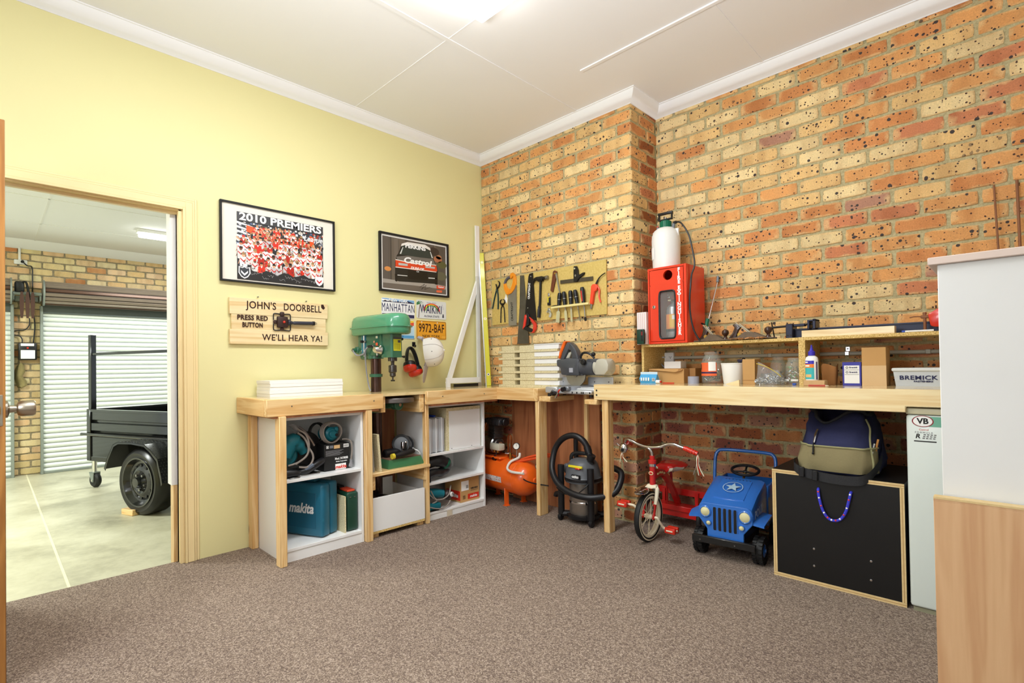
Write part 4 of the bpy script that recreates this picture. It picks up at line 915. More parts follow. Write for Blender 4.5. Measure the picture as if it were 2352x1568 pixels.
def d4(g, M):
    for a, b in (((-.148, -.072), (.148, -.069)), ((-.148, .069), (.148, .072)), ((-.148, -.072), (-.145, .072)), ((.145, -.072), (.148, .072))): g.poly([(a[0], a[1]), (b[0], a[1]), (b[0], b[1]), (a[0], b[1])], 0, '#4a2c14', M)
    g.text('9972-BAF', .100, P('plate_brown', '#3a1f14', .5), M @ Matrix.Translation((0, .012, .0004)), bold=.012, sx=.62, ext=.0002, sp=1.06); g.text('NEW YORK', .030, 'plate_brown', M @ Matrix.Translation((-.005, -.052, .0004)), ext=.0002, bold=.015, sp=1.2)
    g.poly([(.1, -.07), (.146, -.07), (.146, -.042), (.1, -.042)], .0001, '#c98a20', M); g.poly([(.102, -.068), (.144, -.068), (.144, -.044), (.102, -.044)], .0002, '#efb040', M)
    for x in (-.1, .06): g.disc((x, .064), .005, .0003, '#f4f4f4', M)
plate('white and blue number plate reading Manhattan under the racing car picture', -.9, 1.588, '#eef0f2', d1)
plate('grey rainbow number plate reading Waikiki', -.577, 1.598, '#dfe2e0', d2)
plate('pale blue and yellow number plate half hidden by the drill press', -.905, 1.425, '#dcebf4', d3)
plate('orange number plate reading 9972-BAF', -.58, 1.428, '#eda72f', d4)
# ------------------------------------------------------------------ drill press
DG = P('drill_green', '#32694f', .28, coat=.4, var=.06); DGL = P('drill_green_light', '#4d9670', .22, coat=.5, var=.05)
COLM = P('worn_column', '#5d4740', .25, .85, var=.3, vs_=14)
DP = thing('drill_press', 'green pillar drill press standing through the gap in the bench', 'drill press', (.2, -1.224, 0), 6.9)
g = G(); g.cyl((0, 0, .03), (0, 0, 1.2), .037, COLM, seg=28); g.obj('column', DP)
g = G(); g.prism([(-.1, -.12), (.08, -.12), (.08, .12), (-.1, .12)], 'z', 0, .03, DG, bev=.008); g.obj('base_plate', DP)
g = G(); g.lathe([(.038, 1.055), (.046, 1.055), (.047, 1.075), (.038, 1.077)], DG, seg=24); g.obj('collar', DP)
def stad(x0, x1, w_, n=10):
    r_ = w_*.96; return [(x1-r_+r_*math.cos(a), w_*math.sin(a)) for a in [-PI/2+PI*i/n for i in range(n+1)]]+[(x0+.04, w_), (x0+.01, w_-.012), (x0, w_-.045), (x0, -w_+.045), (x0+.01, -w_+.012), (x0+.04, -w_)]
g = G(); lv = []
for (zz, d_) in ((1.352, .008), (1.36, 0), (1.398, -.002), (1.4, -.010), (1.408, -.010), (1.411, 0), (1.455, .002), (1.478, .010), (1.490, .026), (1.494, .05)):
    lv.append([(x+( -d_ if x > .07 else d_), y*(1-d_/.1), zz) for x, y in stad(-.17, .325, .1)])
g.loft(lv, DGL); g.obj('belt_cover', DP, ang=50)
g = G(); g.loft([[(x, y, zz) for x, y in pl] for zz, pl in ((1.19, [(.13, -.05), (.225, -.05), (.235, -.04), (.235, .04), (.225, .05), (.13, .05)]), (1.36, [(.13, -.05), (.225, -.05), (.235, -.04), (.235, .04), (.225, .05), (.13, .05)]))], DG)
g.box(-.13, .14, -.058, .058, 1.205, 1.36, DG, bev=.012, seg=2); g.cyl((0, 0, 1.185), (0, 0, 1.23), .056, DG, seg=28); g.box(-.13, .0, -.045, .045, 1.18, 1.22, DG, bev=.012)
hd = g.obj('head', DP)
g = G(); g.box(-.165, -.125, -.062, -.02, 1.225, 1.275, DG, bev=.005); g.cyl((-.15, -.062, 1.25), (-.15, -.085, 1.25), .014, DG); g.cyl((-.15, -.085, 1.25), (-.15, -.092, 1.25), .009, STEEL); g.obj('motor_lug', DP)
g = G(); g.cyl((-.15, .11, 1.2), (-.15, .11, 1.38), .062, DG, seg=24, bev=.01); g.obj('motor', DP)
g = G(); g.box(.2352, .2362, -.032, .034, 1.235, 1.315, P('label_yellow', '#d9d42f', .5), bev=.0003); g.box(.2362, .2366, -.032, .034, 1.318, 1.33, P('label_grey', '#4b4a52', .5)); g.box(.2362, .2366, .006, .03, 1.292, 1.31, 'label_grey')
for i in range(3): g.box(.2362, .2365, -.026+.018*i, -.014+.018*i, 1.243, 1.285, P('label_line', '#b7b024', .5))
g.obj('maker_plate', hd)
g = G(); g.box(.075, .115, -.0605, -.058, 1.262, 1.352, P('switch_green', '#0c5f4d', .4), bev=.002); sp_ = g.obj('switch_panel', DP)
g = G(); g.box(.085, .105, -.066, -.060, 1.325, 1.342, P('cream_button', '#e9e3c8', .4), bev=.002); g.obj('on_button', sp_)
g = G(); g.box(.085, .105, -.067, -.060, 1.275, 1.295, P('orange_button', '#e9603a', .4), bev=.002); g.obj('off_button', sp_)
g = G(); g.box(.055, .068, -.063, -.058, 1.295, 1.31, P('pink_lens', '#e99c7c', .4), bev=.002); g.obj('pilot_lens', DP)
g = G(); g.box(-.085, -.03, -.0605, -.058, 1.225, 1.355, P('slide_plate', '#3f7f93', .35), bev=.001); g.cyl((-.045, -.066, 1.2), (-.045, -.066, 1.35), .005, CHROME, seg=10); g.box(-.07, -.025, -.075, -.058, 1.30, 1.315, STEEL, bev=.003); g.cyl((-.05, -.07, 1.308), (-.05, -.09, 1.308), .01, BLACK, seg=10); g.cyl((-.08, -.059, 1.24), (-.08, -.064, 1.24), .006, CHROME, seg=10)
g.obj('belt_tension_slide', DP)
g = G(); g.lathe([(0, .05), (.018, .05), (.024, .042), (.03, .012), (.033, .008), (.033, 0), (0, 0)], CHROME, frame((.125, -.058, 1.245), (1, 0, 0), (0, 0, 1), (0, -1, 0)), 24); fh = g.obj('feed_hub', DP)
for a in (30, 150, 270):
    g = G(); p = Vector((.125, -.085, 1.245)); d_ = Vector((math.cos(R(a)), 0, math.sin(R(a)))); g.cyl(p+d_*.02, p+d_*.042, .005, CHROME, seg=10); g.ball(p+d_*.046, .008, BLACK if a != 30 else CHROME, seg=10, rings=6); g.obj('feed_handle', fh)
g = G(); g.tube([(-.16, -.075, 1.25), (-.12, -.10, 1.235), (-.07, -.105, 1.21), (-.02, -.09, 1.22), (.005, -.085, 1.255), (.04, -.075, 1.275), (.07, -.07, 1.272)], .0055, P('grey_cord', '#8f8f94', .5), sm=5)
g.tube([(.0, -.085, 1.25), (-.02, -.075, 1.2), (-.03, -.06, 1.1), (-.02, -.05, 1.0), (.0, -.048, .955)], .005, 'grey_cord', sm=5); g.tube([(.02, -.08, 1.27), (.06, -.072, 1.273)], .009, BLACK, seg=8); g.obj('cord', DP)
g = G(); g.lathe([(0, 1.19), (.032, 1.19), (.032, 1.165), (.014, 1.165), (.012, 1.155), (.012, 1.14), (.026, 1.136), (.028, 1.13), (.028, 1.09), (.02, 1.082), (.021, 1.062), (.014, 1.055), (.005, 1.052), (.005, 1.035), (0, 1.035)], P('chuck_steel', '#55524f', .3, .9, var=.2), Matrix.Translation((.185, 0, 0)), 24); g.box(.168, .202, -.004, .004, 1.024, 1.035, 'chuck_steel'); g.obj('chuck', DP)
g = G(); g.ball((.2, .075, 1.32), .01, BLACK, seg=10, rings=6); g.tube([(.2, .052, 1.32), (.2, .075, 1.32)], .006, BLACK); g.tube([(.2, .05, 1.2), (.2, .085, 1.195)], .006, BLACK); g.ball((.2, .09, 1.195), .009, BLACK, seg=10, rings=6); g.obj('depth_stop', DP)
g = G(); g.lathe([(0, .875), (.13, .875), (.14, .88), (.14, .905), (.136, .91), (0, .91)], P('table_iron', '#77716f', .35, .85, var=.15), Matrix.Translation((.16, .03, 0)), 40); g.obj('table', DP)
g = G(); g.cyl((.16, .03, .875), (.16, .03, .845), .05, DG, seg=24); g.box(-.03, .16, -.02, .06, .835, .87, DG, bev=.006); g.lathe([(.038, .80), (.055, .80), (.056, .88), (.038, .88)], DG, seg=24); g.cyl((.16, .03, .86), (.215, .03, .86), .038, DG, seg=20, bev=.004); g.cyl((.215, .03, .86), (.225, .03, .86), .012, CHROME, seg=12); g.obj('table_bracket', DP)
# ear muffs and cap on the wall hook
t = thing('ear_muffs', 'black and red ear muffs hanging on the wall beside the drill press', 'ear muffs', (.06, -.83, 1.2))
hb = [(.075, -.874, 1.135), (.066, -.872, 1.19), (.058, -.86, 1.245), (.05, -.836, 1.275), (.05, -.808, 1.264), (.055, -.786, 1.22), (.066, -.775, 1.165), (.078, -.772, 1.118)]
g = G(); g.tube(hb, .010, BLACK, sm=5, flat=2.0, seg=10); g.obj('headband', t, True)
def cup(c, ax):
    ax = Vector(ax).normalized(); q = ax.to_track_quat('Z', 'Y').to_matrix().to_4x4(); q.translation = c; q = q @ Matrix.Diagonal((1.12, 1.3, 1.1, 1))
    g = G(); g.lathe([(0, -.036), (.032, -.036), (.043, -.026), (.046, -.008), (.046, .0)], BLACK, q, 28); g.obj('cushion', t, True)
    g = G(); g.lathe([(.0465, 0), (.047, .014), (.042, .026), (.03, .034), (0, .036)], RED, q, 28); g.obj('ear_cup', t, True)
cup((.085, -.856, 1.125), (.3, -.12, -.9)); cup((.07, -.795, 1.088), (.3, .12, -.9))
t = thing('cap', 'off white baseball cap hanging beside the orange number plate', 'cap', (.09, -.65, 1.2))
CAP = P('cap_cloth', '#e9e5de', .9, var=.05, bump=.15, bs=300); CAPD = P('cap_underside', '#b9b0b4', .9, var=.05)
c0 = Vector((.115, -.725, 1.235))                     # centre of the sweat band
axis = Vector((.74, .66, .12)).normalized(); s2 = axis.cross(Vector((0, 0, 1))).normalized(); s1 = s2.cross(axis).normalized()
g = G(); rings = []
for tt, rr in ((0, 1), (.25, 1.03), (.5, 1.0), (.7, .88), (.86, .64), (.96, .34), (1.0, .03)):
    rings.append([c0+axis*(.15*tt)+s1*(.112*rr*math.sin(a))+s2*(.082*rr*math.cos(a)) for a in [2*PI*i/32 for i in range(32)]])
g.loft(rings, CAP, cap=False)
g.loft([[c0+(p-c0)*.97+axis*.004 for p in r_] for r_ in rings], CAPD, cap=False)
g.obj('crown', t, True, ang=60)
g = G()
for k in range(3):
    a0 = PI*k/3+PI/6; g.tube([c0+axis*(.15*tt+.001)+s1*(.113*rr*math.sin(a0))+s2*(.083*rr*math.cos(a0)) for tt, rr in ((0, 1), (.25, 1.03), (.5, 1.0), (.7, .88), (.86, .64), (.97, .3))], .0012, CAPD, sm=3, seg=6)
    g.tube([c0+axis*(.15*tt+.001)-s1*(.113*rr*math.sin(a0))-s2*(.083*rr*math.cos(a0)) for tt, rr in ((0, 1), (.25, 1.03), (.5, 1.0), (.7, .88), (.86, .64), (.97, .3))], .0012, CAPD, sm=3, seg=6)
g.obj('seam', t, True)
g = G(); up, dn = [], []
for i in range(13):                                   # brim: a curved tongue hanging from the front of the crown
    a = -PI/2+R(-48+96*i/12); p = c0+s1*(.112*math.sin(a))+s2*(.082*math.cos(a)); u = (i-6)/6; L_ = .125*(1-.75*abs(u)**2.6)
    up.append(p); dn.append(p+Vector((0, 0, -1))*L_-axis*(.035*L_/.125)+s2*(.012*u))
g.loft([[p+axis*.003 for p in up], [p+axis*.006 for p in dn], [p-axis*.0 for p in dn], [p-axis*.002 for p in up]], CAPD, cap=False, closed=False); g.obj('brim', t, True, ang=60)
g = G(); g.tube([c0+s1*.06-s2*.075, c0+s1*.12-s2*.085-axis*.03, c0+s1*.135-s2*.04-axis*.05, c0+s1*.118-s2*.0-axis*.01], .008, CAPD, sm=4, flat=1.8); g.obj('strap', t, True)
g = G(); g.ball(c0+axis*.151, .007, CAP, seg=10, rings=6); g.obj('button', t, True)
for tt, a in ((.45, 62), (.45, 0), (.45, -62), (.45, 120)):
    p = c0+axis*(.15*tt)+s1*(.1135*math.sin(R(a)))+s2*(.083*math.cos(R(a))); g = G(); g.ball(p, .0035, INK, seg=8, rings=5); g.obj('eyelet', t, True)
t = thing('wall_hook', 'black hook on the yellow wall carrying the cap and ear muffs', 'hook', (.01, -.77, 1.3))
g = G(); g.box(.001, .006, -.775, -.745, 1.29, 1.325, BLACK, bev=.001); g.obj('back_plate', t, True)
g = G(); g.tube([(.006, -.76, 1.30), (.03, -.765, 1.285), (.05, -.775, 1.285), (.055, -.778, 1.30)], .004, BLACK, sm=4); g.obj('prong', t, True)
# white braced frame and yellow level in the corner
t = thing('braced_frame', 'white triangular timber frame leaning in the corner on the bench', 'frame', (.1, -.25, ZL))
def bar(a, b, w_, th, m, name, t):
    a, b = Vector(a), Vector(b); d_ = b-a; L_ = d_.length; d_.normalize(); n_ = Vector((1, 0, 0)); s_ = d_.cross(n_).normalized(); n_ = s_.cross(d_)
    g = G(); g.box(-w_/2, w_/2, -th/2, th/2, 0, L_, m, bev=.001, M=frame(a, s_, n_, d_)); g.obj(name, t, True)
bar((.08, -.478, ZL+.03), (.03, -.075, 1.90), .042, .02, WHT, 'brace', t)
bar((.085, -.49, ZL+.055), (.085, -.13, ZL+.055), .045, .02, WHT, 'bottom_rail', t)
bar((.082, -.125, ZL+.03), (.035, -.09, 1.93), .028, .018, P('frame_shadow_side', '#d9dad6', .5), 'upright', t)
bar((.09, -.482, ZL), (.09, -.482, ZL+.08), .035, .022, WHT, 'foot', t)
g = G(); g.box(.02, .034, -.10, -.055, ZL, 2.39, WHT, bev=.001); solo(g, 'white_strip', 'tall white strip standing in the corner behind the yellow level', 'strip')
g = G(); g.box(.06, .074, -.40, -.13, ZL, ZL+.025, P('dark_steel_rule', '#3b3836', .5, .5)); solo(g, 'steel_rule', 'dark steel rule lying on edge under the white triangular frame', 'rule')
LV = P('level_yellow', '#d8d02c', .35, coat=.3, var=.05)
a, b = Vector((.165, -.105, ZL)), Vector((.02, -.04, 2.16)); d_ = (b-a).normalized(); n_ = Vector((.75, -.66, 0)); s_ = d_.cross(n_).normalized(); n_ = s_.cross(d_)
t = thing('spirit_level', 'long yellow spirit level leaning into the corner', 'spirit level', a); M = frame(a, s_, n_, d_)
g = G(); g.box(-.006, .034, -.011, .011, 0, 1.21, LV, bev=.002, M=M); g.obj('level_body', t, True)
g = G(); g.box(-.015, -.006, -.013, .013, 0, 1.21, P('level_edge', '#b9b9b4', .35, .6), M=M); g.obj('base_edge', t, True)
for zz in (.10, .6, 1.12):
    g = G(); g.cyl(M @ Vector((.014, -.012, zz)), M @ Vector((.014, .012, zz)), .012, P('vial_ring', '#ecebdc', .4), seg=20); g.cyl(M @ Vector((.014, -.0125, zz)), M @ Vector((.014, .0125, zz)), .006, INK if zz < .2 else BRASS, seg=12); g.obj('vial', t, True)
# ------------------------------------------------------------------ tool board on the brick pier
def sil(g, pts, y0, y1, m, bev=0., seg=1): return g.prism(pts, 'y', y0, y1, m, bev, seg=seg)
g = G(); g.box(.143, 1.36, -.015, -.003, 1.486, 1.887, MDF, bev=.001); solo(g, 'tool_board', 'yellowish fibreboard tool board fixed to the brick pier', 'tool board')
TG = P('dark_green_grip', '#1c3b3a', .5); TK = P('tool_black', '#26231f', .4, .4, var=.2); BLADE = P('saw_steel', '#a9a8a2', .35, .85, var=.12, vs_=20); BLADEO = P('old_saw_steel', '#6b675c', .5, .7, var=.3, vs_=12)
ORG = P('orange_plastic', '#f0941f', .35, coat=.2)
def hang(g, x, z, name='nail'): pass
t = thing('water_pump_pliers', 'dark green handled pump pliers leftmost on the tool board', 'pliers', (.2, -.02, 1.75))
g = G(); sil(g, [(.205, 1.80), (.222, 1.815), (.232, 1.79), (.218, 1.775)], -.026, -.018, TK); g.tube([(.219, -.022, 1.80), (.214, -.022, 1.825), (.207, -.022, 1.845)], .008, TK, sm=3, flat=.6); g.tube([(.222, -.022, 1.805), (.243, -.022, 1.82), (.253, -.022, 1.842), (.247, -.022, 1.862), (.232, -.022, 1.872)], [.010, .010, .009, .007, .005], TK, sm=4, flat=.6); g.obj('jaw', t, True)
g = G(); g.tube([(.217, -.022, 1.80), (.195, -.022, 1.75), (.175, -.022, 1.69), (.158, -.022, 1.632)], .0075, TG, sm=4, flat=.7); g.obj('handle', t, True)
g = G(); g.tube([(.222, -.024, 1.80), (.232, -.024, 1.75), (.233, -.024, 1.69), (.23, -.024, 1.622)], .0075, TG, sm=4, flat=.7); g.obj('handle', t, True)
t = thing('pincers', 'small black pincers low on the tool board', 'pincers', (.285, -.02, 1.6))
g = G()
for s in (-1, 1): g.tube([(.286+s*.004, -.022, 1.655), (.286+s*.026, -.022, 1.672), (.286+s*.026, -.022, 1.692), (.286+s*.008, -.022, 1.702)], [.008, .008, .007, .005], TK, sm=4, flat=.7)
g.cyl((.286, -.015, 1.658), (.286, -.032, 1.658), .011, TK, seg=14); g.obj('jaw', t, True)
for s in (-1, 1):
    g = G(); g.tube([(.286-s*.004, -.022, 1.655), (.286+s*.016, -.022, 1.63), (.286+s*.022, -.022, 1.58), (.286+s*.026, -.022, 1.50)], .0055, TK, sm=4, flat=.7); g.obj('handle', t, True)
t = thing('tenon_saw', 'steel tenon saw with orange grip hanging from the tool board', 'saw', (.4, -.02, 1.65))
g = G(); sil(g, [(.352, 1.73), (.355, 1.468), (.452, 1.465), (.458, 1.81)], -.021, -.0195, BLADE); g.obj('blade', t, True)
g = G(); g.text('CRAFTRIGHT', .034, INK, frame((.40, -.0215, 1.585), (0, 0, 1), (-1, 0, 0), (0, -1, 0)), bold=.02, sx=.8, ext=.0002, shear=.2); g.obj('lettering', t, True)
g = G()
sil(g, [(.304, 1.84), (.31, 1.79), (.335, 1.745), (.36, 1.735), (.385, 1.77), (.37, 1.785), (.345, 1.80), (.325, 1.85)], -.03, -.012, ORG, .003); sil(g, [(.36, 1.735), (.40, 1.745), (.435, 1.775), (.455, 1.815), (.455, 1.86), (.425, 1.89), (.415, 1.83), (.385, 1.77)], -.03, -.012, ORG, .003); sil(g, [(.425, 1.89), (.455, 1.86), (.448, 1.895), (.42, 1.92), (.392, 1.915), (.385, 1.885), (.395, 1.865)], -.03, -.012, ORG, .003)
g.obj('handle', t, True)
g = G(); g.tube([(.318, -.021, 1.835), (.335, -.021, 1.865), (.36, -.021, 1.88), (.39, -.021, 1.885)], .014, P('grey_grip', '#5a5a66', .5), sm=4, flat=.8); g.obj('grip', t, True)
g = G(); sil(g, [(.305, 1.70), (.335, 1.66), (.342, 1.705), (.325, 1.745)], -.018, -.015, WHT); solo(g, 'plastic_blade_guard', 'small white plastic piece behind the orange saw handle', 'plastic piece')
t = thing('hand_saw', 'old dark hand saw blade hanging down over the brick', 'saw', (.52, -.02, 1.6))
g = G(); sil(g, [(.499, 1.884), (.545, 1.88), (.556, 1.76), (.572, 1.56), (.588, 1.302), (.454, 1.306), (.488, 1.62)], -.019, -.0175, BLADEO); g.obj('blade', t, True)
g = G(); g.cyl((.519, -.019, 1.87), (.519, -.023, 1.87), .005, STEEL, seg=10); g.obj('nail', t, True)
t = thing('hand_saw', 'black hand saw with red handle hanging on the tool board', 'saw', (.62, -.025, 1.6))
g = G(); sil(g, [(.600, 1.86), (.61, 1.882), (.65, 1.885), (.653, 1.84), (.666, 1.66), (.684, 1.486), (.64, 1.50), (.555, 1.545), (.575, 1.70)], -.025, -.0235, TK); g.obj('blade', t, True)
g = G(); sil(g, [(.555, 1.545), (.582, 1.545), (.575, 1.50), (.565, 1.47), (.565, 1.425), (.535, 1.425), (.53, 1.43)], -.034, -.015, RED, .003); sil(g, [(.60, 1.53), (.645, 1.50), (.682, 1.46), (.678, 1.42), (.65, 1.388), (.625, 1.392), (.648, 1.43), (.652, 1.455), (.635, 1.475)], -.034, -.015, RED, .003); h = g.obj('handle', t, True)
g = G(); sil(g, [(.578, 1.56), (.61, 1.545), (.605, 1.46), (.575, 1.445), (.655, 1.415), (.64, 1.395), (.61, 1.40), (.565, 1.418), (.535, 1.43), (.57, 1.455), (.58, 1.49)], -.036, -.013, BLACK, .003); g.obj('grip', h, True)
g = G(); g.cyl((.63, -.025, 1.858), (.63, -.029, 1.858), .006, CHROME, seg=10); g.cyl((.59, -.025, 1.60), (.59, -.029, 1.60), .005, CHROME, seg=10); g.obj('rivet', t, True)
g = G(); g.text('CRAFTRIGHT', .03, WHT, frame((.607, -.0255, 1.74), (.08, 0, 1), (-1, 0, .08), (0, -1, 0)), bold=.03, sx=.75, ext=.0002); g.obj('lettering', t, True)
t = thing('claw_hammer', 'black claw hammer hanging in the middle of the tool board', 'hammer', (.73, -.03, 1.7))
g = G(); g.tube([(.725, -.03, 1.82), (.69, -.03, 1.83), (.665, -.03, 1.815), (.652, -.03, 1.785)], [.016, .013, .010, .004], TK, sm=4, flat=1.1); g.box(.715, .765, -.045, -.016, 1.80, 1.842, TK, bev=.006, seg=2); g.cyl((.76, -.03, 1.825), (.795, -.03, 1.825), .013, TK); g.cyl((.795, -.03, 1.825), (.818, -.03, 1.825), .016, STEEL, bev=.002); g.obj('hammer_head', t, True)
g = G(); g.tube([(.738, -.03, 1.80), (.733, -.03, 1.72), (.728, -.03, 1.64), (.722, -.03, 1.59)], .010, TK, sm=3); g.tube([(.722, -.03, 1.60), (.718, -.03, 1.56), (.712, -.03, 1.51)], [.013, .016, .015], BLACK, sm=4); g.obj('handle', t, True)
t = thing('angle_gauge', 'rosewood handled angle gauge with steel blade on the tool board', 'angle gauge', (.88, -.025, 1.77))
g = G(); sil(g, [(.868, 1.865), (.885, 1.872), (.908, 1.86), (.905, 1.84), (.862, 1.70), (.838, 1.715)], -.03, -.016, P('rosewood', '#6d3a22', .35, var=.25, vs_=30), .002); g.obj('stock', t, True)
g = G(); sil(g, [(.895, 1.85), (.912, 1.845), (.945, 1.685), (.93, 1.695)], -.0345, -.0325, BLADE); g.obj('blade', t, True)
g = G(); g.cyl((.895, -.03, 1.845), (.895, -.039, 1.845), .007, BRASS, seg=12); g.obj('thumb_screw', t, True)
t = thing('adjustable_wrench', 'chrome adjustable wrench with yellow and black grip', 'wrench', (.816, -.025, 1.6))
g = G(); sil(g, [(.808, 1.58), (.828, 1.58), (.832, 1.56), (.848, 1.535), (.846, 1.512), (.83, 1.498), (.815, 1.512), (.826, 1.53), (.812, 1.545), (.798, 1.54), (.792, 1.55), (.806, 1.562)], -.031, -.019, CHROME, .002); g.cyl((.812, -.032, 1.555), (.83, -.032, 1.555), .005, STEEL, seg=10); sil(g, [(.81, 1.70), (.826, 1.70), (.828, 1.665), (.81, 1.665)], -.030, -.02, CHROME, .002); g.obj('wrench_body', t, True)
g = G(); sil(g, [(.806, 1.67), (.832, 1.67), (.833, 1.60), (.805, 1.60)], -.033, -.017, BLACK, .004); sil(g, [(.812, 1.66), (.822, 1.66), (.822, 1.622), (.812, 1.622)], -.0345, -.033, P('yellow_grip', '#e8d33c', .4), 0); g.box(.806, .832, -.034, -.018, 1.662, 1.668, 'yellow_grip'); g.obj('grip', t, True)
t = thing('combination_square', 'dark combination square with steel rule near the top of the tool board', 'square', (1.1, -.025, 1.8))
g = G(); sil(g, [(.937, 1.786), (.937, 1.758), (1.249, 1.745), (1.249, 1.776)], -.024, -.021, P('rule_steel', '#5e5648', .4, .7, var=.15)); g.obj('rule', t, True)
g = G(); sil(g, [(1.075, 1.755), (1.108, 1.752), (1.125, 1.775), (1.172, 1.80), (1.178, 1.815), (1.162, 1.815), (1.12, 1.80), (1.118, 1.84), (1.105, 1.872), (1.078, 1.875), (1.075, 1.83)], -.034, -.018, TK, .002); g.cyl((1.09, -.034, 1.855), (1.09, -.038, 1.855), .007, CHROME, seg=10); g.cyl((1.098, -.034, 1.80), (1.098, -.039, 1.80), .009, STEEL, seg=12); g.obj('square_head', t, True)
t = thing('chisel_rack', 'pale timber rack strip holding chisels on the tool board', 'rack', (1.05, -.04, 1.575))
g = G(); g.box(.872, 1.232, -.066, -.015, 1.566, 1.582, P('rack_pine', '#e6d795', .6, var=.06), bev=.001); g.obj('shelf_strip', t, True)
t2 = None
def chisel(label, xt, zt, xb, zb, bw, bl, red=False, tip=False):
    t = thing('chisel', label, 'chisel', ((xt+xb)/2, -.042, 1.58), group='chisels in the rack')
    d_ = Vector((xb-xt, 0, zb-zt)).normalized(); a = Vector((xt, -.042, zt)); n_ = Vector((0, -1, 0)); s_ = d_.cross(n_).normalized(); M = frame(a, s_, n_, d_)
    L_ = (Vector((xb, -.042, zb))-a).length; hl = (zt-1.583)/abs(d_.z)
    g = G(); g.lathe([(0, 0), (.012, .002), (.016, .012), (.0175, .03), (.0165, hl*.6), (.014, hl*.85), (.0145, hl), (0, hl)], BLACK, M, 16)
    if red: g.box(-.004, .004, .0155, .018, .03, hl*.9, RED, M=M)
    else: g.lathe([(.0165, hl*.5), (.0172, hl*.5+.002), (.0172, hl*.5+.004), (.0165, hl*.5+.006)], STEEL, M, 16)
    g.obj('handle', t, True)
    g = G(); g.cyl(M @ Vector((0, 0, hl)), M @ Vector((0, 0, L_-bl)), .0045, STEEL, seg=10)
    if tip: g.lathe([(.004, L_-bl), (.010, L_-bl+.004), (.010, L_-.008), (.007, L_), (0, L_)], TK, M, 12)
    else: g.prism([(-bw*.5, L_-bl+.006), (-.004, L_-bl-.006), (.004, L_-bl-.006), (bw*.5, L_-bl+.006), (bw*.55, L_-.004), (-bw*.55, L_)], 'y', -.002, .002, CHROME if bw > .01 else STEEL, M=M)
    g.obj('blade', t, True)
chisel('wide bladed chisel leftmost in the rack', .946, 1.687, .919, 1.453, .034, .09)
chisel('rusty chisel second from the left in the rack', .985, 1.691, 1.007, 1.456, .024, .085)
chisel('narrow chisel in the middle of the rack', 1.05, 1.692, 1.059, 1.448, .017, .10)
chisel('thin screwdriver second from the right in the rack', 1.093, 1.692, 1.14, 1.446, .006, .10)
chisel('black and red handled driver rightmost in the rack', 1.161, 1.705, 1.189, 1.447, .006, .03, red=True, tip=True)
g = G(); g.tube([(.86, -.05, 1.583), (.89, -.05, 1.588), (.93, -.05, 1.587)], .004, TK, sm=3); solo(g, 'scriber', 'thin dark scriber lying on the left end of the chisel rack', 'scriber')
t = thing('air_blow_gun', 'orange red air blow gun on the right of the tool board', 'blow gun', (1.26, -.03, 1.65))
GUN = P('blow_gun_red', '#ef4a2a', .35, coat=.2)
g = G(); sil(g, [(1.242, 1.70), (1.256, 1.715), (1.29, 1.712), (1.3, 1.69), (1.288, 1.665), (1.268, 1.655), (1.25, 1.565), (1.226, 1.575), (1.24, 1.66)], -.044, -.018, GUN, .005, 2); g.obj('gun_body', t, True)
g = G(); g.tube([(1.29, -.03, 1.70), (1.308, -.03, 1.67), (1.305, -.03, 1.62), (1.318, -.03, 1.575)], [.006, .007, .006, .006], GUN, sm=4); g.obj('trigger', t, True)
g = G(); g.tube([(1.28, -.03, 1.712), (1.30, -.03, 1.745), (1.325, -.03, 1.768), (1.362, -.03, 1.785)], [.007, .005, .004, .004], TK, sm=4); g.obj('nozzle', t, True)
g = G(); g.cyl((1.238, -.03, 1.572), (1.23, -.03, 1.535), .009, STEEL, r2=.006, seg=12); g.obj('connector', t, True)
# ------------------------------------------------------------------ stack of shelving offcuts on the corner bench
ords = ['bottom', 'second', 'third', 'fourth', 'fifth', 'top']
for i in range(6):
    z = ZL+.0555*i; dx = [.0, .002, -.001, .003, .001, -.001][i]
    g = G(); g.box(.382+dx, 1.02+dx, -.175, -.03, z, z+.0185, CHIPL, bev=.001)
    solo(g, 'chipboard_strip', f'{ords[i]} long chipboard strip in the stack beside the mitre saw', 'board', (.7, -.1, z), group='chipboard strips in the stack')
    t = thing('notched_board', f'{ords[i]} notched white faced board in the stack beside the mitre saw', 'board', (.7, -.1, z+.0185), group='notched boards in the stack')
    z0, z1 = z+.0188, z+.055
    g = G(); g.box(.422+dx, .565+dx, -.17, -.035, z0, z1, CHIPL, bev=.001); g.box(.622+dx, .78+dx, -.17, -.035, z0, z1, CHIPL, bev=.001); g.box(.565+dx, .622+dx, -.07, -.035, z0, z1, CHIPL); g.obj('core', t, True)
    g = G(); g.box(.78+dx, 1.03+dx, -.168, -.035, z0+.001, z1-.001, WHITE, bev=.001); g.obj('white_face', t, True)
g = G(); g.box(.78, 1.05, -.172, -.03, ZL+.333, ZL+.339, WHITE); solo(g, 'white_strip', 'thin white strip lying on top of the stack of notched boards', 'strip', (.9, -.1, ZL+.333))
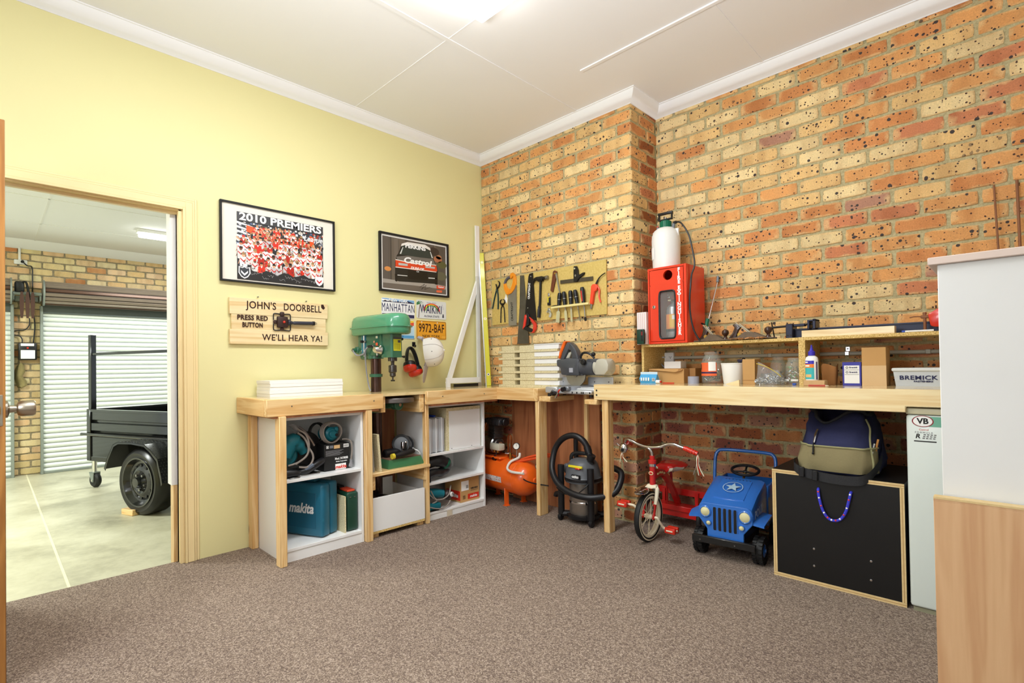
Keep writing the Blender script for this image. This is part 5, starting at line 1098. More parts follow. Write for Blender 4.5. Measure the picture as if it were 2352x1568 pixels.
# ------------------------------------------------------------------ mitre saw
t = thing('mitre_saw', 'grey and orange mitre saw in the gap between the two benches', 'mitre saw', (1.2, -.15, .891))
SG_ = P('saw_grey', '#474a50', .35, coat=.2, var=.06); ALU = P('cast_aluminium', '#c9ccd0', .4, .55, var=.08, bump=.05); CRM = P('saw_cream', '#bdb9a8', .35, var=.03)
def e7(X, Y): return (1.056+(X-530)*.00039, 1.136-(Y-620)*.00033)
def ep(g, pts, y0, y1, m, bev=0., seg=1): return g.prism([e7(*p) for p in pts], 'y', y0, y1, m, bev, seg=seg)
g = G(); g.box(.985, 1.41, -.26, -.05, .91, .955, ALU, bev=.006); g.box(.985, 1.10, -.285, -.25, .915, .962, ALU, bev=.008); g.box(1.17, 1.41, -.29, -.25, .912, .94, ALU, bev=.008); g.box(1.2, 1.42, -.24, -.06, .95, .962, ALU, bev=.003)
for x in (1.0, 1.38): g.cyl((x, -.25, .891), (x, -.25, .915), .014, BLACK, seg=12); g.cyl((x, -.07, .891), (x, -.07, .915), .014, BLACK, seg=12)
for x in (1.24, 1.28, 1.32, 1.335, 1.39): g.box(x, x+.01, -.2915, -.289, .918, .93, INK)
g.obj('saw_base', t, True)
g = G(); g.lathe([(0, 0), (.11, 0), (.115, .006), (.115, .03), (.108, .036), (0, .036)], P('turntable_grey', '#8a8d92', .4, .5, var=.1), Matrix.Translation((1.19, -.17, .934)), 40); g.box(1.155, 1.225, -.31, -.2, .935, .968, 'turntable_grey', bev=.006); g.obj('turntable', t, True)
g = G(); g.box(.975, 1.125, -.125, -.115, .965, 1.03, ALU, bev=.003); g.box(1.26, 1.475, -.125, -.115, .965, 1.03, ALU, bev=.003); g.box(.99, 1.44, -.115, -.09, .955, .975, ALU)
for x in (1.03, 1.32, 1.44): g.cyl((x, -.125, .995), (x, -.127, .995), .004, INK, seg=8)
g.obj('fence', t, True)
g = G(); g.cyl((1.19, -.335, .945), (1.19, -.305, .95), .016, BLACK, seg=14); g.box(1.06, 1.10, -.32, -.28, .90, .93, BLACK, bev=.008); g.tube([(1.08, -.31, .92), (1.10, -.335, .935), (1.12, -.325, .915)], .008, BLACK, sm=3); g.tube([(1.14, -.32, .90), (1.16, -.34, .93), (1.175, -.345, .945)], .006, RED, sm=3); g.tube([(1.125, -.335, .885), (1.14, -.335, .905), (1.16, -.34, .925)], .006, CHROME, sm=3); g.obj('lock_handle', t, True)
g = G(); g.lathe([(0, -.0012), (.086, -.0012), (.086, .0012), (0, .0012)], BLADE, frame((1.205, -.195, 1.048), (1, 0, 0), (0, 0, 1), (0, -1, 0)), 48); g.cyl((1.205, -.19, 1.048), (1.205, -.205, 1.048), .018, STEEL); g.obj('blade', t, True)
g = G(); ep(g, [(900, 1130), (1010, 1120), (1110, 1000), (1120, 880), (960, 880), (900, 960)], -.187, -.18, SG_, .002); ep(g, [(720, 900), (1110, 900), (1110, 860), (720, 860)], -.215, -.17, SG_, .003); g.obj('blade_guard', t, True)
g = G()
ep(g, [(535, 545), (535, 690), (620, 740), (640, 885), (1060, 905), (1060, 540), (800, 515), (690, 545), (610, 540)], -.235, -.15, SG_, .010, 2)
ep(g, [(600, 560), (645, 400), (710, 265), (770, 165), (835, 185), (800, 330), (700, 510), (690, 560)], -.222, -.165, SG_, .010, 2)
ep(g, [(770, 165), (820, 168), (900, 240), (970, 350), (1020, 520), (1010, 580), (860, 560), (875, 430), (845, 345), (795, 335), (815, 210)], -.222, -.165, SG_, .010, 2)
g.obj('head_housing', t, True)
g = G(); ep(g, [(555, 530), (580, 400), (640, 240), (690, 140), (745, 140), (700, 275), (640, 400), (605, 525)], -.226, -.16, P('saw_orange', '#f26a1d', .35, coat=.2), .006); g.obj('orange_trim', t, True)
g = G(); ep(g, [(695, 525), (770, 395), (830, 375), (835, 410), (790, 515)], -.205, -.18, CRM, .003); g.obj('trigger', t, True)
a = e7(1040, 725); b_ = e7(1330, 725); c_ = e7(1690, 725)
g = G(); g.cyl((a[0], -.19, a[1]), (b_[0], -.175, b_[1]), .056, SG_, seg=28, bev=.006); ep(g, [(1200, 545), (1430, 545), (1430, 640), (1200, 640)], -.22, -.15, SG_, .008); g.obj('motor', t, True)
g = G(); g.cyl((b_[0]-.004, -.175, b_[1]), (c_[0]-.012, -.16, c_[1]), .058, CRM, seg=28, bev=.012); ep(g, [(1410, 660), (1440, 560), (1560, 545), (1660, 580), (1690, 680), (1680, 800), (1600, 890), (1400, 890)], -.232, -.15, CRM, .012, 2); g.obj('motor_cap', t, True)
g = G(); g.tube([(1.245, -.19, 1.165), (1.265, -.19, 1.20), (1.30, -.19, 1.205), (1.335, -.185, 1.19), (1.36, -.18, 1.165)], .008, BLACK, sm=4); p = e7(1290, 450); g.ball((p[0], -.18, p[1]), .016, BLACK, seg=12, rings=8); g.obj('carry_handle', t, True)
p = e7(1190, 610); g = G(); g.cyl((p[0], -.235, p[1]), (p[0], -.262, p[1]), .02, BLACK, seg=18, bev=.004); g.cyl((p[0]-.03, -.24, p[1]+.002), (p[0], -.25, p[1]), .006, CHROME, seg=10); g.obj('depth_knob', t, True)
p = e7(885, 785); g = G(); g.box(p[0]-.017, p[0]+.017, -.2365, -.235, p[1]-.016, p[1]+.016, P('label_silver', '#a9aab2', .4)); g.obj('rating_label', t, True)
# ------------------------------------------------------------------ on and around the chipboard shelf
ZS = 1.2535
GLASS = P('jar_glass', '#e6efe9', .05, spec=.9, alpha=.09, var=.01)

t = thing('fire_cabinet', 'red metal fire extinguisher cabinet on the chipboard shelf', 'extinguisher cabinet', (1.815, .15, ZS))
X0, X1, Y0, Y1, Z0, Z1 = 1.676, 1.956, .02, .29, ZS, 1.772
FRD = P('cabinet_red', '#e23a1e', .28, coat=.3, var=.03)
g = G(); g.box(X0, X0+.003, Y0+.01, Y1, Z0, Z1, FRD); g.box(X1-.003, X1, Y0+.01, Y1, Z0, Z1, FRD); g.box(X0+.003, X1-.003, Y0+.01, Y1, Z1-.003, Z1, FRD); g.box(X0+.003, X1-.003, Y0+.01, Y1, Z0, Z0+.003, FRD); g.box(X0+.003, X1-.003, Y1-.003, Y1, Z0+.003, Z1-.003, FRD)
g.box(X0, X0+.012, Y0-.002, Y0+.01, Z0, Z1, FRD, bev=.002); g.box(X1-.018, X1, Y0-.002, Y0+.01, Z0, Z1, FRD, bev=.002); g.box(X0+.012, X1-.018, Y0-.002, Y0+.01, Z1-.014, Z1, FRD, bev=.001); g.box(X0+.012, X1-.018, Y0-.002, Y0+.01, Z0, Z0+.014, FRD, bev=.001)
g.obj('cabinet_body', t, True)
def holed(x0, x1, z0, z1, y, th, hx, hz, rx, rz, n, m, g):      # a rectangular sheet with one rounded hole
    out = []; inn = []
    for i in range(n):
        a = 2*PI*i/n+PI/4*0; c, s_ = math.cos(a), math.sin(a)
        k = 9 if rx != rz else 2
        inn.append((hx+rx*math.copysign(abs(c)**(2/k), c), hz+rz*math.copysign(abs(s_)**(2/k), s_)))
        q = max(abs(c)/((x1-hx) if c > 0 else (hx-x0)), abs(s_)/((z1-hz) if s_ > 0 else (hz-z0)), 1e-6) if True else 1
        out.append((hx+c/q, hz+s_/q))
    v = [(p[0], y, p[1]) for p in out]+[(p[0], y, p[1]) for p in inn]+[(p[0], y+th, p[1]) for p in inn]
    f = [(i, (i+1) % n, n+(i+1) % n, n+i) for i in range(n)]+[(n+i, n+(i+1) % n, 2*n+(i+1) % n, 2*n+i) for i in range(n)]
    g.raw(v, f, m)
g = G(); dx0, dx1, dz0, dz1 = X0+.012, X1-.018, Z0+.014, Z1-.014; yd = Y0-.001
zm = 1.655
holed(dx0, dx1, dz0, zm, yd, .012, 1.818, 1.447, .058, .160, 96, FRD, g); holed(dx0, dx1, zm, dz1, yd, .02, 1.826, 1.712, .033, .033, 48, FRD, g)
bmesh.ops.recalc_face_normals(g.bm, faces=g.bm.faces[:])
for (a, b_, c_, e) in ((dx0, dx0+.003, dz0, dz1), (dx1-.003, dx1, dz0, dz1), (dx0, dx1, dz1-.003, dz1), (dx0, dx1, dz0, dz0+.003)): g.box(a, b_, yd, yd+.014, c_, e, FRD)
dr = g.obj('door', t, True)
g = G(); sq = []
for i in range(80):
    a = 2*PI*i/80; c, s_ = math.cos(a), math.sin(a); sq.append((1.818+.058*math.copysign(abs(c)**(2/9), c), yd-.001, 1.447+.160*math.copysign(abs(s_)**(2/9), s_)))
g.tube(sq, .0055, BLACK, closed=True, seg=8); g.obj('window_gasket', dr, True)
g = G(); g.box(1.762, 1.874, yd+.006, yd+.008, 1.29, 1.604, GLASS); g.obj('window_pane', dr, True)
g = G(); zz = 1.738
for ch in 'FIRE EXTINGUISHER':
    if ch == ' ': zz -= .012; continue
    g.text(ch, .034, WHT, onY(1.905, zz, yd-.0005), bold=.05, sx=1.0, ext=.0003); zz -= .0272
g.obj('lettering', dr, True)
g = G(); g.lathe([(.012, 0), (.012, .006), (.008, .010), (0, .010)], CHROME, onY(1.722, 1.505, yd), 20); g.box(1.7195, 1.7245, yd-.011, yd-.010, 1.498, 1.512, INK); g.obj('lock', dr, True)
t = thing('fire_extinguisher', 'fire extinguisher with yellow label inside the red cabinet', 'fire extinguisher', (1.815, .13, ZS))
g = G(); g.lathe([(0, .004), (.045, .004), (.05, .012), (.05, .22), (.045, .25), (.02, .272), (.016, .29), (0, .29)], P('extinguisher_silver', '#b9b9ba', .25, .7), Matrix.Translation((1.812, .12, ZS)), 28); g.obj('cylinder', t, True)
g = G(); g.lathe([(.0505, .10), (.0508, .10), (.0508, .20), (.0505, .20)], P('extinguisher_orange', '#e98b3a', .4), Matrix.Translation((1.812, .12, ZS)), 28); g.lathe([(.0512, .11), (.0512, .196)], P('extinguisher_yellow', '#e5b52a', .4), Matrix.Translation((1.812, .12, ZS)), 10, a0=-PI/2-.1, a1=-PI/2+1); g.lathe([(.0512, .082), (.0512, .10)], INK, Matrix.Translation((1.812, .12, ZS)), 28); g.lathe([(.0516, .165), (.0516, .192)], PAPER, Matrix.Translation((1.812, .12, ZS)), 6, a0=-PI/2+.25, a1=-PI/2+.8); g.obj('label', t, True)
g = G(); g.box(1.80, 1.826, .06, .15, ZS+.285, ZS+.30, CHROME, bev=.003); g.tube([(1.812, .09, ZS+.29), (1.808, .06, ZS+.33), (1.815, .045, ZS+.31)], .006, CHROME, sm=3); g.tube([(1.82, .12, ZS+.29), (1.86, .12, ZS+.28), (1.872, .12, ZS+.2), (1.87, .12, ZS+.1)], .008, BLACK, sm=4); g.obj('valve', t, True)
# sprayer on top
zt = 1.772; M = Matrix.Translation((1.755, .14, zt))
TANK = P('sprayer_tank', '#e9e8e2', .4, var=.02)
t = thing('pump_sprayer', 'white garden pump sprayer standing on the red cabinet', 'sprayer', (1.755, .14, zt))
g = G(); g.lathe([(0, .012), (.06, .0), (.088, .0), (.092, .02), (.094, .10), (.097, .2), (.094, .235), (.080, .268), (.055, .288), (.035, .294), (0, .294)], TANK, M, 40); g.obj('tank', t, True)
g = G(); g.lathe([(.037, .29), (.037, .335), (.032, .34), (0, .34)], P('sprayer_green', '#0d6a4c', .4), M, 28)
for k in range(18):
    a = 2*PI*k/18; g.box(.036, .040, -.003, .003, .292, .334, 'sprayer_green', M=M @ rot(0, 0, math.degrees(a)))
g.obj('screw_cap', t, True)
g = G(); g.cyl((1.755, .14, zt+.34), (1.755, .14, zt+.365), .008, STEEL); g.box(1.70, 1.81, .128, .152, zt+.385, zt+.402, BLACK, bev=.005, seg=2); g.box(1.703, 1.712, .13, .15, zt+.35, zt+.39, BLACK, bev=.003); g.box(1.798, 1.807, .13, .15, zt+.35, zt+.39, BLACK, bev=.003); g.box(1.703, 1.807, .13, .15, zt+.345, zt+.356, BLACK, bev=.003); g.obj('pump_handle', t, True)
g = G(); g.cyl((1.70, .14, zt+.27), (1.695, .14, zt+.305), .010, P('grey_valve', '#6f7478', .4)); g.cyl((1.695, .14, zt+.305), (1.694, .14, zt+.315), .006, RED); g.obj('relief_valve', t, True)
g = G(); g.cyl((1.81, .14, zt+.27), (1.815, .14, zt+.31), .012, 'grey_valve'); g.cyl((1.815, .14, zt+.315), (1.835, .14, zt+.318), .010, BLACK); g.obj('hose_outlet', t, True)
g = G()
for x0, x1 in ((1.658, 1.69), (1.82, 1.852)): g.box(x0, x1, .132, .148, zt+.22, zt+.275, TANK, bev=.003)
g.obj('lug', t, True)
g = G(); g.lathe([(.0965, .07), (.0985, .15)], PAPER, M, 10, a0=R(190), a1=R(245)); g.obj('label', t, True)
g = G(); g.tube([(1.83, .14, zt+.318), (1.875, .13, zt+.30), (1.93, .12, zt+.21), (1.96, .11, zt+.10), (1.977, .10, zt-.0), (1.965, .08, zt-.07), (1.965, .06, zt-.15), (1.962, .05, zt-.24), (1.966, .05, zt-.34), (1.985, .055, zt-.44), (2.02, .06, ZS+.012)], .0055, BLACK, sm=6); g.obj('hose', t, True)
t = thing('spray_wand', 'chrome spray wand with green grip leaning beside the red cabinet', 'spray wand', (1.99, .25, ZS))
g = G(); g.cyl((2.005, .22, ZS+.13), (2.03, .335, ZS+.42), .005, CHROME, seg=10); g.cyl((2.03, .335, ZS+.42), (2.032, .338, ZS+.46), .010, P('grey_valve2', '#7b858a', .4), r2=.007); g.obj('lance', t, True)
g = G(); g.tube([(1.99, .16, ZS+.012), (2.0, .19, ZS+.08), (2.005, .22, ZS+.16)], .013, 'sprayer_green', sm=3, seg=10); g.cyl((2.0, .20, ZS+.12), (1.985, .17, ZS+.13), .006, BLACK); g.obj('grip', t, True)
g = G(); g.box(1.60, 1.672, -.002, .028, ZS, 1.476, P('striped_papers', '#ece2df', .7, var=.03))
for i in range(4): g.box(1.612+.014*i, 1.616+.014*i, -.003, -.002, ZS+.01, 1.47, P('pink_stripe', '#d9b9b4', .7))
solo(g, 'paper_sheaf', 'sheaf of striped papers standing against the brick beside the red cabinet', 'papers', (1.63, .0, ZS))
t = thing('laser_measure', 'small dark green device leaning on the red cabinet', 'device', (1.648, -.03, ZS))
DKG = P('device_green', '#143a2c', .45)
g = G(); g.box(1.619, 1.674, -.045, -.02, ZS, ZS+.103, DKG, bev=.007, seg=2); g.obj('case', t, True)
g = G(); g.box(1.655, 1.668, -.0465, -.045, ZS+.02, ZS+.095, BLACK); g.box(1.656, 1.667, -.047, -.0465, ZS+.06, ZS+.085, P('dark_red_window', '#7c1f22', .3)); g.obj('screen', t, True)
# hand planes
ROSE = P('plane_tote', '#3f2418', .3, coat=.3, var=.2); PLN = P('plane_iron', '#6e5d4c', .5, .55, var=.3, vs_=30); PLB = P('plane_blade', '#cfc6b0', .3, .8, var=.15)
def plane(label, x0, x1, y, shaving):
    L_ = x1-x0; t = thing('hand_plane', label, 'hand plane', ((x0+x1)/2, y, ZS), group='hand planes on the shelf')
    g = G(); sd = [(x0, ZS), (x1, ZS), (x1, ZS+.012), (x1-.04*L_/.25, ZS+.014), (x0+.62*L_, ZS+.045), (x0+.45*L_, ZS+.05), (x0+.3*L_, ZS+.022), (x0+.1*L_, ZS+.012), (x0, ZS+.012)]
    sil(g, sd, y-.03, y-.026, PLN); sil(g, sd, y+.026, y+.03, PLN); g.box(x0, x1, y-.03, y+.03, ZS, ZS+.005, PLN); g.box(x0+.35*L_, x0+.55*L_, y-.018, y+.018, ZS+.005, ZS+.03, PLN); g.obj('plane_body', t, True)
    g = G(); hx = x0+.10*L_
    sil(g, [(hx, ZS+.006), (hx+.045, ZS+.006), (hx+.05, ZS+.03), (hx+.06, ZS+.06), (hx+.082, ZS+.085), (hx+.075, ZS+.098), (hx+.035, ZS+.105), (hx+.025, ZS+.095), (hx+.038, ZS+.08), (hx+.022, ZS+.045), (hx+.002, ZS+.02)], y-.012, y+.012, ROSE, .005, 2); g.obj('tote', t, True)
    g = G(); a = Vector((x0+.27*L_, y, ZS+.112)); b_ = Vector((x0+.64*L_, y, ZS+.012)); d_ = (b_-a).normalized(); n_ = Vector((-d_.z, 0, d_.x)); n_ = -n_ if n_.z < 0 else n_
    Mx = frame(a, d_, Vector((0, 1, 0)), n_); ln = (b_-a).length
    g.box(0, ln, -.025, .025, -.002, .001, PLB, M=Mx); g.box(.02, ln-.03, -.022, .022, .001, .010, PLB, bev=.003, M=Mx); g.cyl(Mx @ Vector((ln*.55, 0, .010)), Mx @ Vector((ln*.55, 0, .014)), .008, TK, seg=12); g.obj('blade_assembly', t, True)
    g = G(); kx = x1-.13*L_; g.lathe([(0, 0), (.018, 0), (.015, .012), (.009, .022), (.010, .028), (.019, .038), (.0215, .05), (.018, .062), (.008, .069), (0, .07)], ROSE, Matrix.Translation((kx, y, ZS+.006)), 20); g.obj('front_knob', t, True)
    g = G(); g.cyl((x0+.33*L_, y-.018, ZS+.035), (x0+.33*L_, y+.018, ZS+.035), .012, BRASS, seg=16); g.obj('depth_wheel', t, True)
plane('smaller hand plane beside the red cabinet', 1.975, 2.20, .10, 0)
plane('longer hand plane in front of the dark clamp screw', 2.175, 2.475, .07, 0)
g = G()
SHV = P('shaving', '#b5804e', .8, var=.3, vs_=40); rr = random.Random(5)
for i in range(16):
    x = rr.uniform(2.23, 2.42); y = rr.uniform(.0, .03); a = rr.uniform(0, 6); g.tube([(x, y, ZS+.004), (x+.02*math.cos(a), y+.006*math.sin(a), ZS+.012), (x+.03*math.cos(a+.8), y+.004, ZS+.006)], .006, SHV, sm=3, flat=.25, seg=6)
solo(g, 'wood_shavings', 'curled wood shavings and leather scraps in front of the longer hand plane', 'shavings', kind='stuff')
# clamps and timber on the shelf
CLP = P('clamp_blue_black', '#272a3d', .4, .3, var=.1)
t = thing('sash_clamp', 'long blue-black sash clamp lying along the back of the shelf', 'clamp', (2.9, .2, ZS))
g = G(); g.box(2.505, 3.5, .19, .215, ZS, ZS+.058, CLP, bev=.002); g.box(2.505, 3.5, .18, .225, ZS, ZS+.007, CLP); g.box(2.505, 3.5, .18, .225, ZS+.051, ZS+.058, CLP); g.obj('beam', t, True)
g = G(); g.cyl((2.41, .165, ZS+.072), (2.66, .165, ZS+.082), .0065, TK, seg=12); g.cyl((2.425, .165, ZS+.105), (2.442, .165, ZS+.0), .004, TK, seg=8); g.obj('screw', t, True)
g = G(); g.box(2.51, 2.548, .14, .23, ZS, ZS+.088, CLP, bev=.004); g.cyl((2.52, .139, ZS+.02), (2.52, .137, ZS+.02), .005, TK, seg=8); g.cyl((2.538, .139, ZS+.02), (2.538, .137, ZS+.02), .005, TK, seg=8); g.box(2.55, 2.61, .15, .19, ZS+.07, ZS+.085, CLP, bev=.003); g.obj('sliding_jaw', t, True)
g = G(); g.box(2.625, 2.637, .14, .23, ZS+.05, ZS+.10, CLP, bev=.003); g.box(2.652, 2.668, .14, .23, ZS+.05, ZS+.108, CLP, bev=.003); g.box(2.625, 2.668, .14, .23, ZS+.095, ZS+.104, CLP, bev=.002); g.obj('end_bracket', t, True)
g = G(); g.box(2.621, 3.046, .045, .10, ZS, ZS+.038, PINEL['X'], bev=.001); solo(g, 'pine_block', 'planed pine block lying at the front of the shelf', 'wood block', (2.83, .07, ZS))
t = thing('bar_clamp', 'red clamp head with dark screw beside the tall white cabinet', 'clamp', (3.19, .12, ZS))
g = G(); sil(g, [(3.175, ZS+.088), (3.185, ZS+.03), (3.20, ZS+.025), (3.30, ZS+.02), (3.30, ZS+.12), (3.215, ZS+.115), (3.185, ZS+.095)], .08, .14, RED, .006, 2); g.obj('clamp_head', t, True)
g = G(); g.box(3.155, 3.167, .10, .115, ZS, ZS+.095, RUST, bev=.003); g.cyl((3.161, .108, ZS+.09), (3.161, .108, ZS+.10), .008, RUST); g.box(3.145, 3.18, .098, .117, ZS+.07, ZS+.085, RUST, bev=.003); g.tube([(3.10, .12, ZS+.078), (3.12, .115, ZS+.082), (3.16, .11, ZS+.078)], .003, RUST, sm=3); g.obj('screw', t, True)
t = thing('marker_pen', 'white and blue pen lying beside the pine block', 'pen', (3.13, .06, ZS))
g = G(); g.cyl((3.088, .055, ZS+.006), (3.20, .05, ZS+.006), .005, WHT, seg=10); g.obj('barrel', t, True)
g = G(); g.cyl((3.075, .0555, ZS+.006), (3.088, .055, ZS+.006), .006, P('blue_cap', '#3a57b8', .4), seg=10); g.obj('cap', t, True)
# under the shelf
pk = P('packet_blue', '#4aa8e0', .25, coat=.4, var=.1)
t = thing('sachet_packet', 'blue and white packet at the left end of the shelf', 'packet', (1.69, .0, ZR))
g = G(); g.loft([[(1.625, -.012, ZR), (1.742, -.012, ZR), (1.742, .018, ZR), (1.625, .018, ZR)], [(1.62, -.02, ZR+.03), (1.748, -.02, ZR+.03), (1.748, .022, ZR+.03), (1.62, .022, ZR+.03)], [(1.622, -.004, ZR+.062), (1.746, -.004, ZR+.062), (1.746, .006, ZR+.062), (1.622, .006, ZR+.062)]], pk); g.obj('pouch', t, True)
g = G(); g.box(1.62, 1.748, -.002, .003, ZR+.06, ZR+.078, P('clear_strip', '#cfe3ee', .2)); g.obj('sealed_edge', t, True)
g = G()
for i in range(4): g.box(1.632+.018*i, 1.642+.018*i, -.0212, -.0195, ZR+.018, ZR+.04, PAPER)
g.box(1.717, 1.738, -.0212, -.0195, ZR+.016, ZR+.036, PAPER)
for i in range(5): g.box(1.719+.0038*i, 1.721+.0038*i, -.0216, -.021, ZR+.018, ZR+.034, INK)
g.obj('printing', t, True)
t = thing('carton', 'open topped brown carton at the left end under the shelf', 'box', (1.77, .16, ZR))
g = G(); g.box(1.642, 1.90, .075, .26, ZR, ZR+.098, CARD, bev=.001); g.obj('carton_body', t, True)
g = G(); g.raw([(1.642, .075, ZR+.098), (1.90, .075, ZR+.098), (1.885, .06, ZR+.083), (1.845, .058, ZR+.075), (1.642, .066, ZR+.092)], [(0, 1, 2, 3, 4)], CARD); g.raw([(1.642, .075, ZR+.099), (1.90, .075, ZR+.099), (1.885, .061, ZR+.084), (1.845, .059, ZR+.076), (1.642, .067, ZR+.093)], [(4, 3, 2, 1, 0)], CARDD); g.obj('flap', t, True)
g = G(); g.box(1.903, 1.945, .15, .27, ZR, ZR+.10, CARDD, bev=.001); solo(g, 'carton', 'narrow brown box squeezed between the open carton and the jar of bolts', 'box', (1.92, .2, ZR))
g = G(); g.box(1.708, 1.832, .17, .255, ZR+.099, ZR+.148, PAPER, bev=.001); solo(g, 'white_box', 'small white box lying on the open topped carton', 'box', (1.77, .2, ZR+.099))
t = thing('power_outlet', 'white double power outlet on the brick wall under the shelf', 'power outlet', (1.64, .34, 1.16))
g = G(); g.box(1.60, 1.70, .325, .354, 1.125, 1.20, WHT, bev=.004); g.obj('plate', t, True)
g = G()
for x in (1.625, 1.675): g.box(x-.002, x+.002, .3242, .326, 1.155, 1.163, INK); g.box(x-.009, x-.006, .3242, .326, 1.163, 1.172, INK); g.box(x+.006, x+.009, .3242, .326, 1.163, 1.172, INK)
g.obj('socket', t, True)
g = G(); g.cyl((1.615, .325, 1.165), (1.615, .285, 1.165), .016, WHT, bev=.003); g.tube([(1.615, .285, 1.165), (1.615, .275, 1.15), (1.625, .28, 1.12), (1.65, .28, 1.09)], .005, P('grey_lead', '#8d8d92', .5), sm=3); g.obj('plug', t, True)
PIPE = P('conduit_grey', '#b9b5a4', .4)
t = thing('conduit', 'grey electrical conduit running along the brick under the shelf', 'conduit', (2.5, .34, 1.16))
g = G(); g.cyl((1.70, .338, 1.16), (3.6, .338, 1.16), .0115, PIPE, seg=14); g.obj('pipe', t, True)
for x in (1.95, 2.36, 2.781, 3.15):
    g = G(); g.box(x-.012, x+.012, .322, .352, 1.148, 1.173, CHROME if x == 2.781 else PIPE, bev=.003)
    if x == 2.781: g.box(x-.011, x+.011, .349, .352, 1.173, 1.20, CHROME, bev=.002); g.cyl((x, .349, 1.188), (x, .347, 1.188), .004, INK, seg=8)
    g.obj('saddle', t, True)
g = G(); g.cyl((1.812, -.05, ZR+.005), (1.893, -.052, ZR+.005), .004, RED, seg=8); solo(g, 'red_pencil', 'red pencil lying before the open topped carton', 'pencil', (1.85, -.05, ZR))
t = thing('glue_tube', 'small white tube lying beside the blue packet', 'tube', (1.775, -.035, ZR))
g = G(); g.cyl((1.757, -.035, ZR+.013), (1.79, -.04, ZR+.013), .012, WHT, seg=14, bev=.002); g.obj('tube_body', t, True)
g = G(); g.cyl((1.79, -.04, ZR+.013), (1.797, -.041, ZR+.013), .007, RED, seg=10); g.obj('cap', t, True)
t = thing('tape_roll', 'grey tape roll lying flat beside the jar of bolts', 'tape', (1.975, .05, ZR))
g = G(); g.lathe([(.022, .0), (.035, 0), (.035, .047), (.022, .047)], P('tape_grey', '#a4a7b8', .4), Matrix.Translation((1.975, .055, ZR)), 32); g.obj('tape', t, True)
g = G(); g.lathe([(.020, .001), (.0225, .001), (.0225, .046), (.020, .046), (.020, .001)], CARD, Matrix.Translation((1.975, .055, ZR)), 32); g.obj('core', t, True)
def jar(name, label, x, y, r, h, lab, n, cols, fh, seed, lablab):
    t = thing(name, label, 'jar', (x, y, ZR)); M = Matrix.Translation((x, y, ZR))
    g = G(); g.lathe([(0, .002), (r*.9, .0), (r, .008), (r, h*.68), (r*.93, h*.76), (r*.72, h*.86), (r*.70, h*.9), (r*.74, h*.91), (r*.74, h), (r*.68, h), (r*.68, h*.9), (r*.66, h*.86), (r*.88, h*.76), (r*.955, h*.68), (r*.955, .012), (0, .008)], GLASS, M, 32); g.obj('glass', t, True)
    if lab: lab(t, M, r, h)
    g = G(); q = random.Random(seed)
    for i in range(n):
        a = q.uniform(0, 6.28); rr_ = r*.80*math.sqrt(q.random()); z = ZR+.016+q.random()*fh
        p = Vector((x+rr_*math.cos(a), y+rr_*math.sin(a), z)); d_ = Vector((q.uniform(-1, 1), q.uniform(-1, 1), q.uniform(-.8, .8))).normalized()*.008
        c = q.choice(cols); g.cyl(p-d_, p+d_, q.uniform(.002, .0035), c, seg=6)
    solo(g, 'hardware', lablab, 'hardware', kind='stuff')
NUTS = [STEEL, BRASS, TK, CHROME]
def lab1(t, M, r, h):
    g = G(); g.lathe([(r+.0006, .065), (r+.0006, .135)], P('label_orange', '#ef6c3c', .5), M, 24, a0=R(165), a1=R(320)); g.lathe([(r+.001, .065), (r+.001, .076)], P('label_purple', '#3a2450', .5), M, 24, a0=R(165), a1=R(320)); g.lathe([(r+.0011, .05), (r+.0011, .065)], 'label_orange', M, 24, a0=R(165), a1=R(320)); g.lathe([(r+.0014, .082), (r+.0014, .14)], PAPER, M, 8, a0=R(275), a1=R(315)); g.lathe([(r+.0014, .09), (r+.0014, .125)], P('label_dark', '#241a14', .5), M, 8, a0=R(195), a1=R(222)); g.lathe([(r+.0018, .1), (r+.0018, .116)], RED, M, 6, a0=R(203), a1=R(214)); g.obj('label', t, True)
jar('jar', 'large glass jar with orange label full of bolts', 2.072, .115, .063, .205, lab1, 170, NUTS, .075, 1, 'bolts and nuts inside the orange labelled jar')
def lab2(t, M, r, h):
    g = G(); g.lathe([(r+.0006, .02), (r+.0006, .032)], PAPER, M, 12, a0=R(200), a1=R(250)); g.lathe([(r+.0006, .02), (r+.0006, .032)], PAPER, M, 12, a0=R(265), a1=R(310)); g.obj('label', t, True)
jar('jar', 'glass jar of odds and ends against the chipboard divider', 2.56, .11, .047, .155, lab2, 60, [STEEL, BRASS, P('green_bit', '#6fa05a', .5), WHT], .09, 2, 'screws and bits inside the jar against the divider')
jar('jar', 'glass jar behind the zip bag of bolts', 2.44, .22, .045, .165, None, 50, NUTS, .06, 3, 'hardware inside the jar behind the zip bag')
t = thing('plastic_tub', 'white round plastic tub under the shelf', 'tub', (2.212, .1, ZR))
g = G(); g.lathe([(0, .004), (.056, 0), (.059, .004), (.071, .122), (.073, .124), (.073, .130), (.068, .130), (.056, .008), (0, .008)], WHT, Matrix.Translation((2.212, .11, ZR)), 36); g.obj('tub_body', t, True)
t = thing('gadget', 'small dark tool end sticking out of the white tub', 'tool', (2.25, .12, ZR+.01))
g = G(); g.tube([(2.225, .12, ZR+.012), (2.24, .125, ZR+.10), (2.248, .13, ZR+.145)], .010, P('navy_plastic', '#2a2540', .4), sm=3); g.obj('handle', t, True)
g = G(); g.box(2.232, 2.266, .12, .14, ZR+.138, ZR+.152, 'navy_plastic', bev=.003); g.ball((2.268, .13, ZR+.15), .012, BLACK, seg=10, rings=6); g.obj('head', t, True)
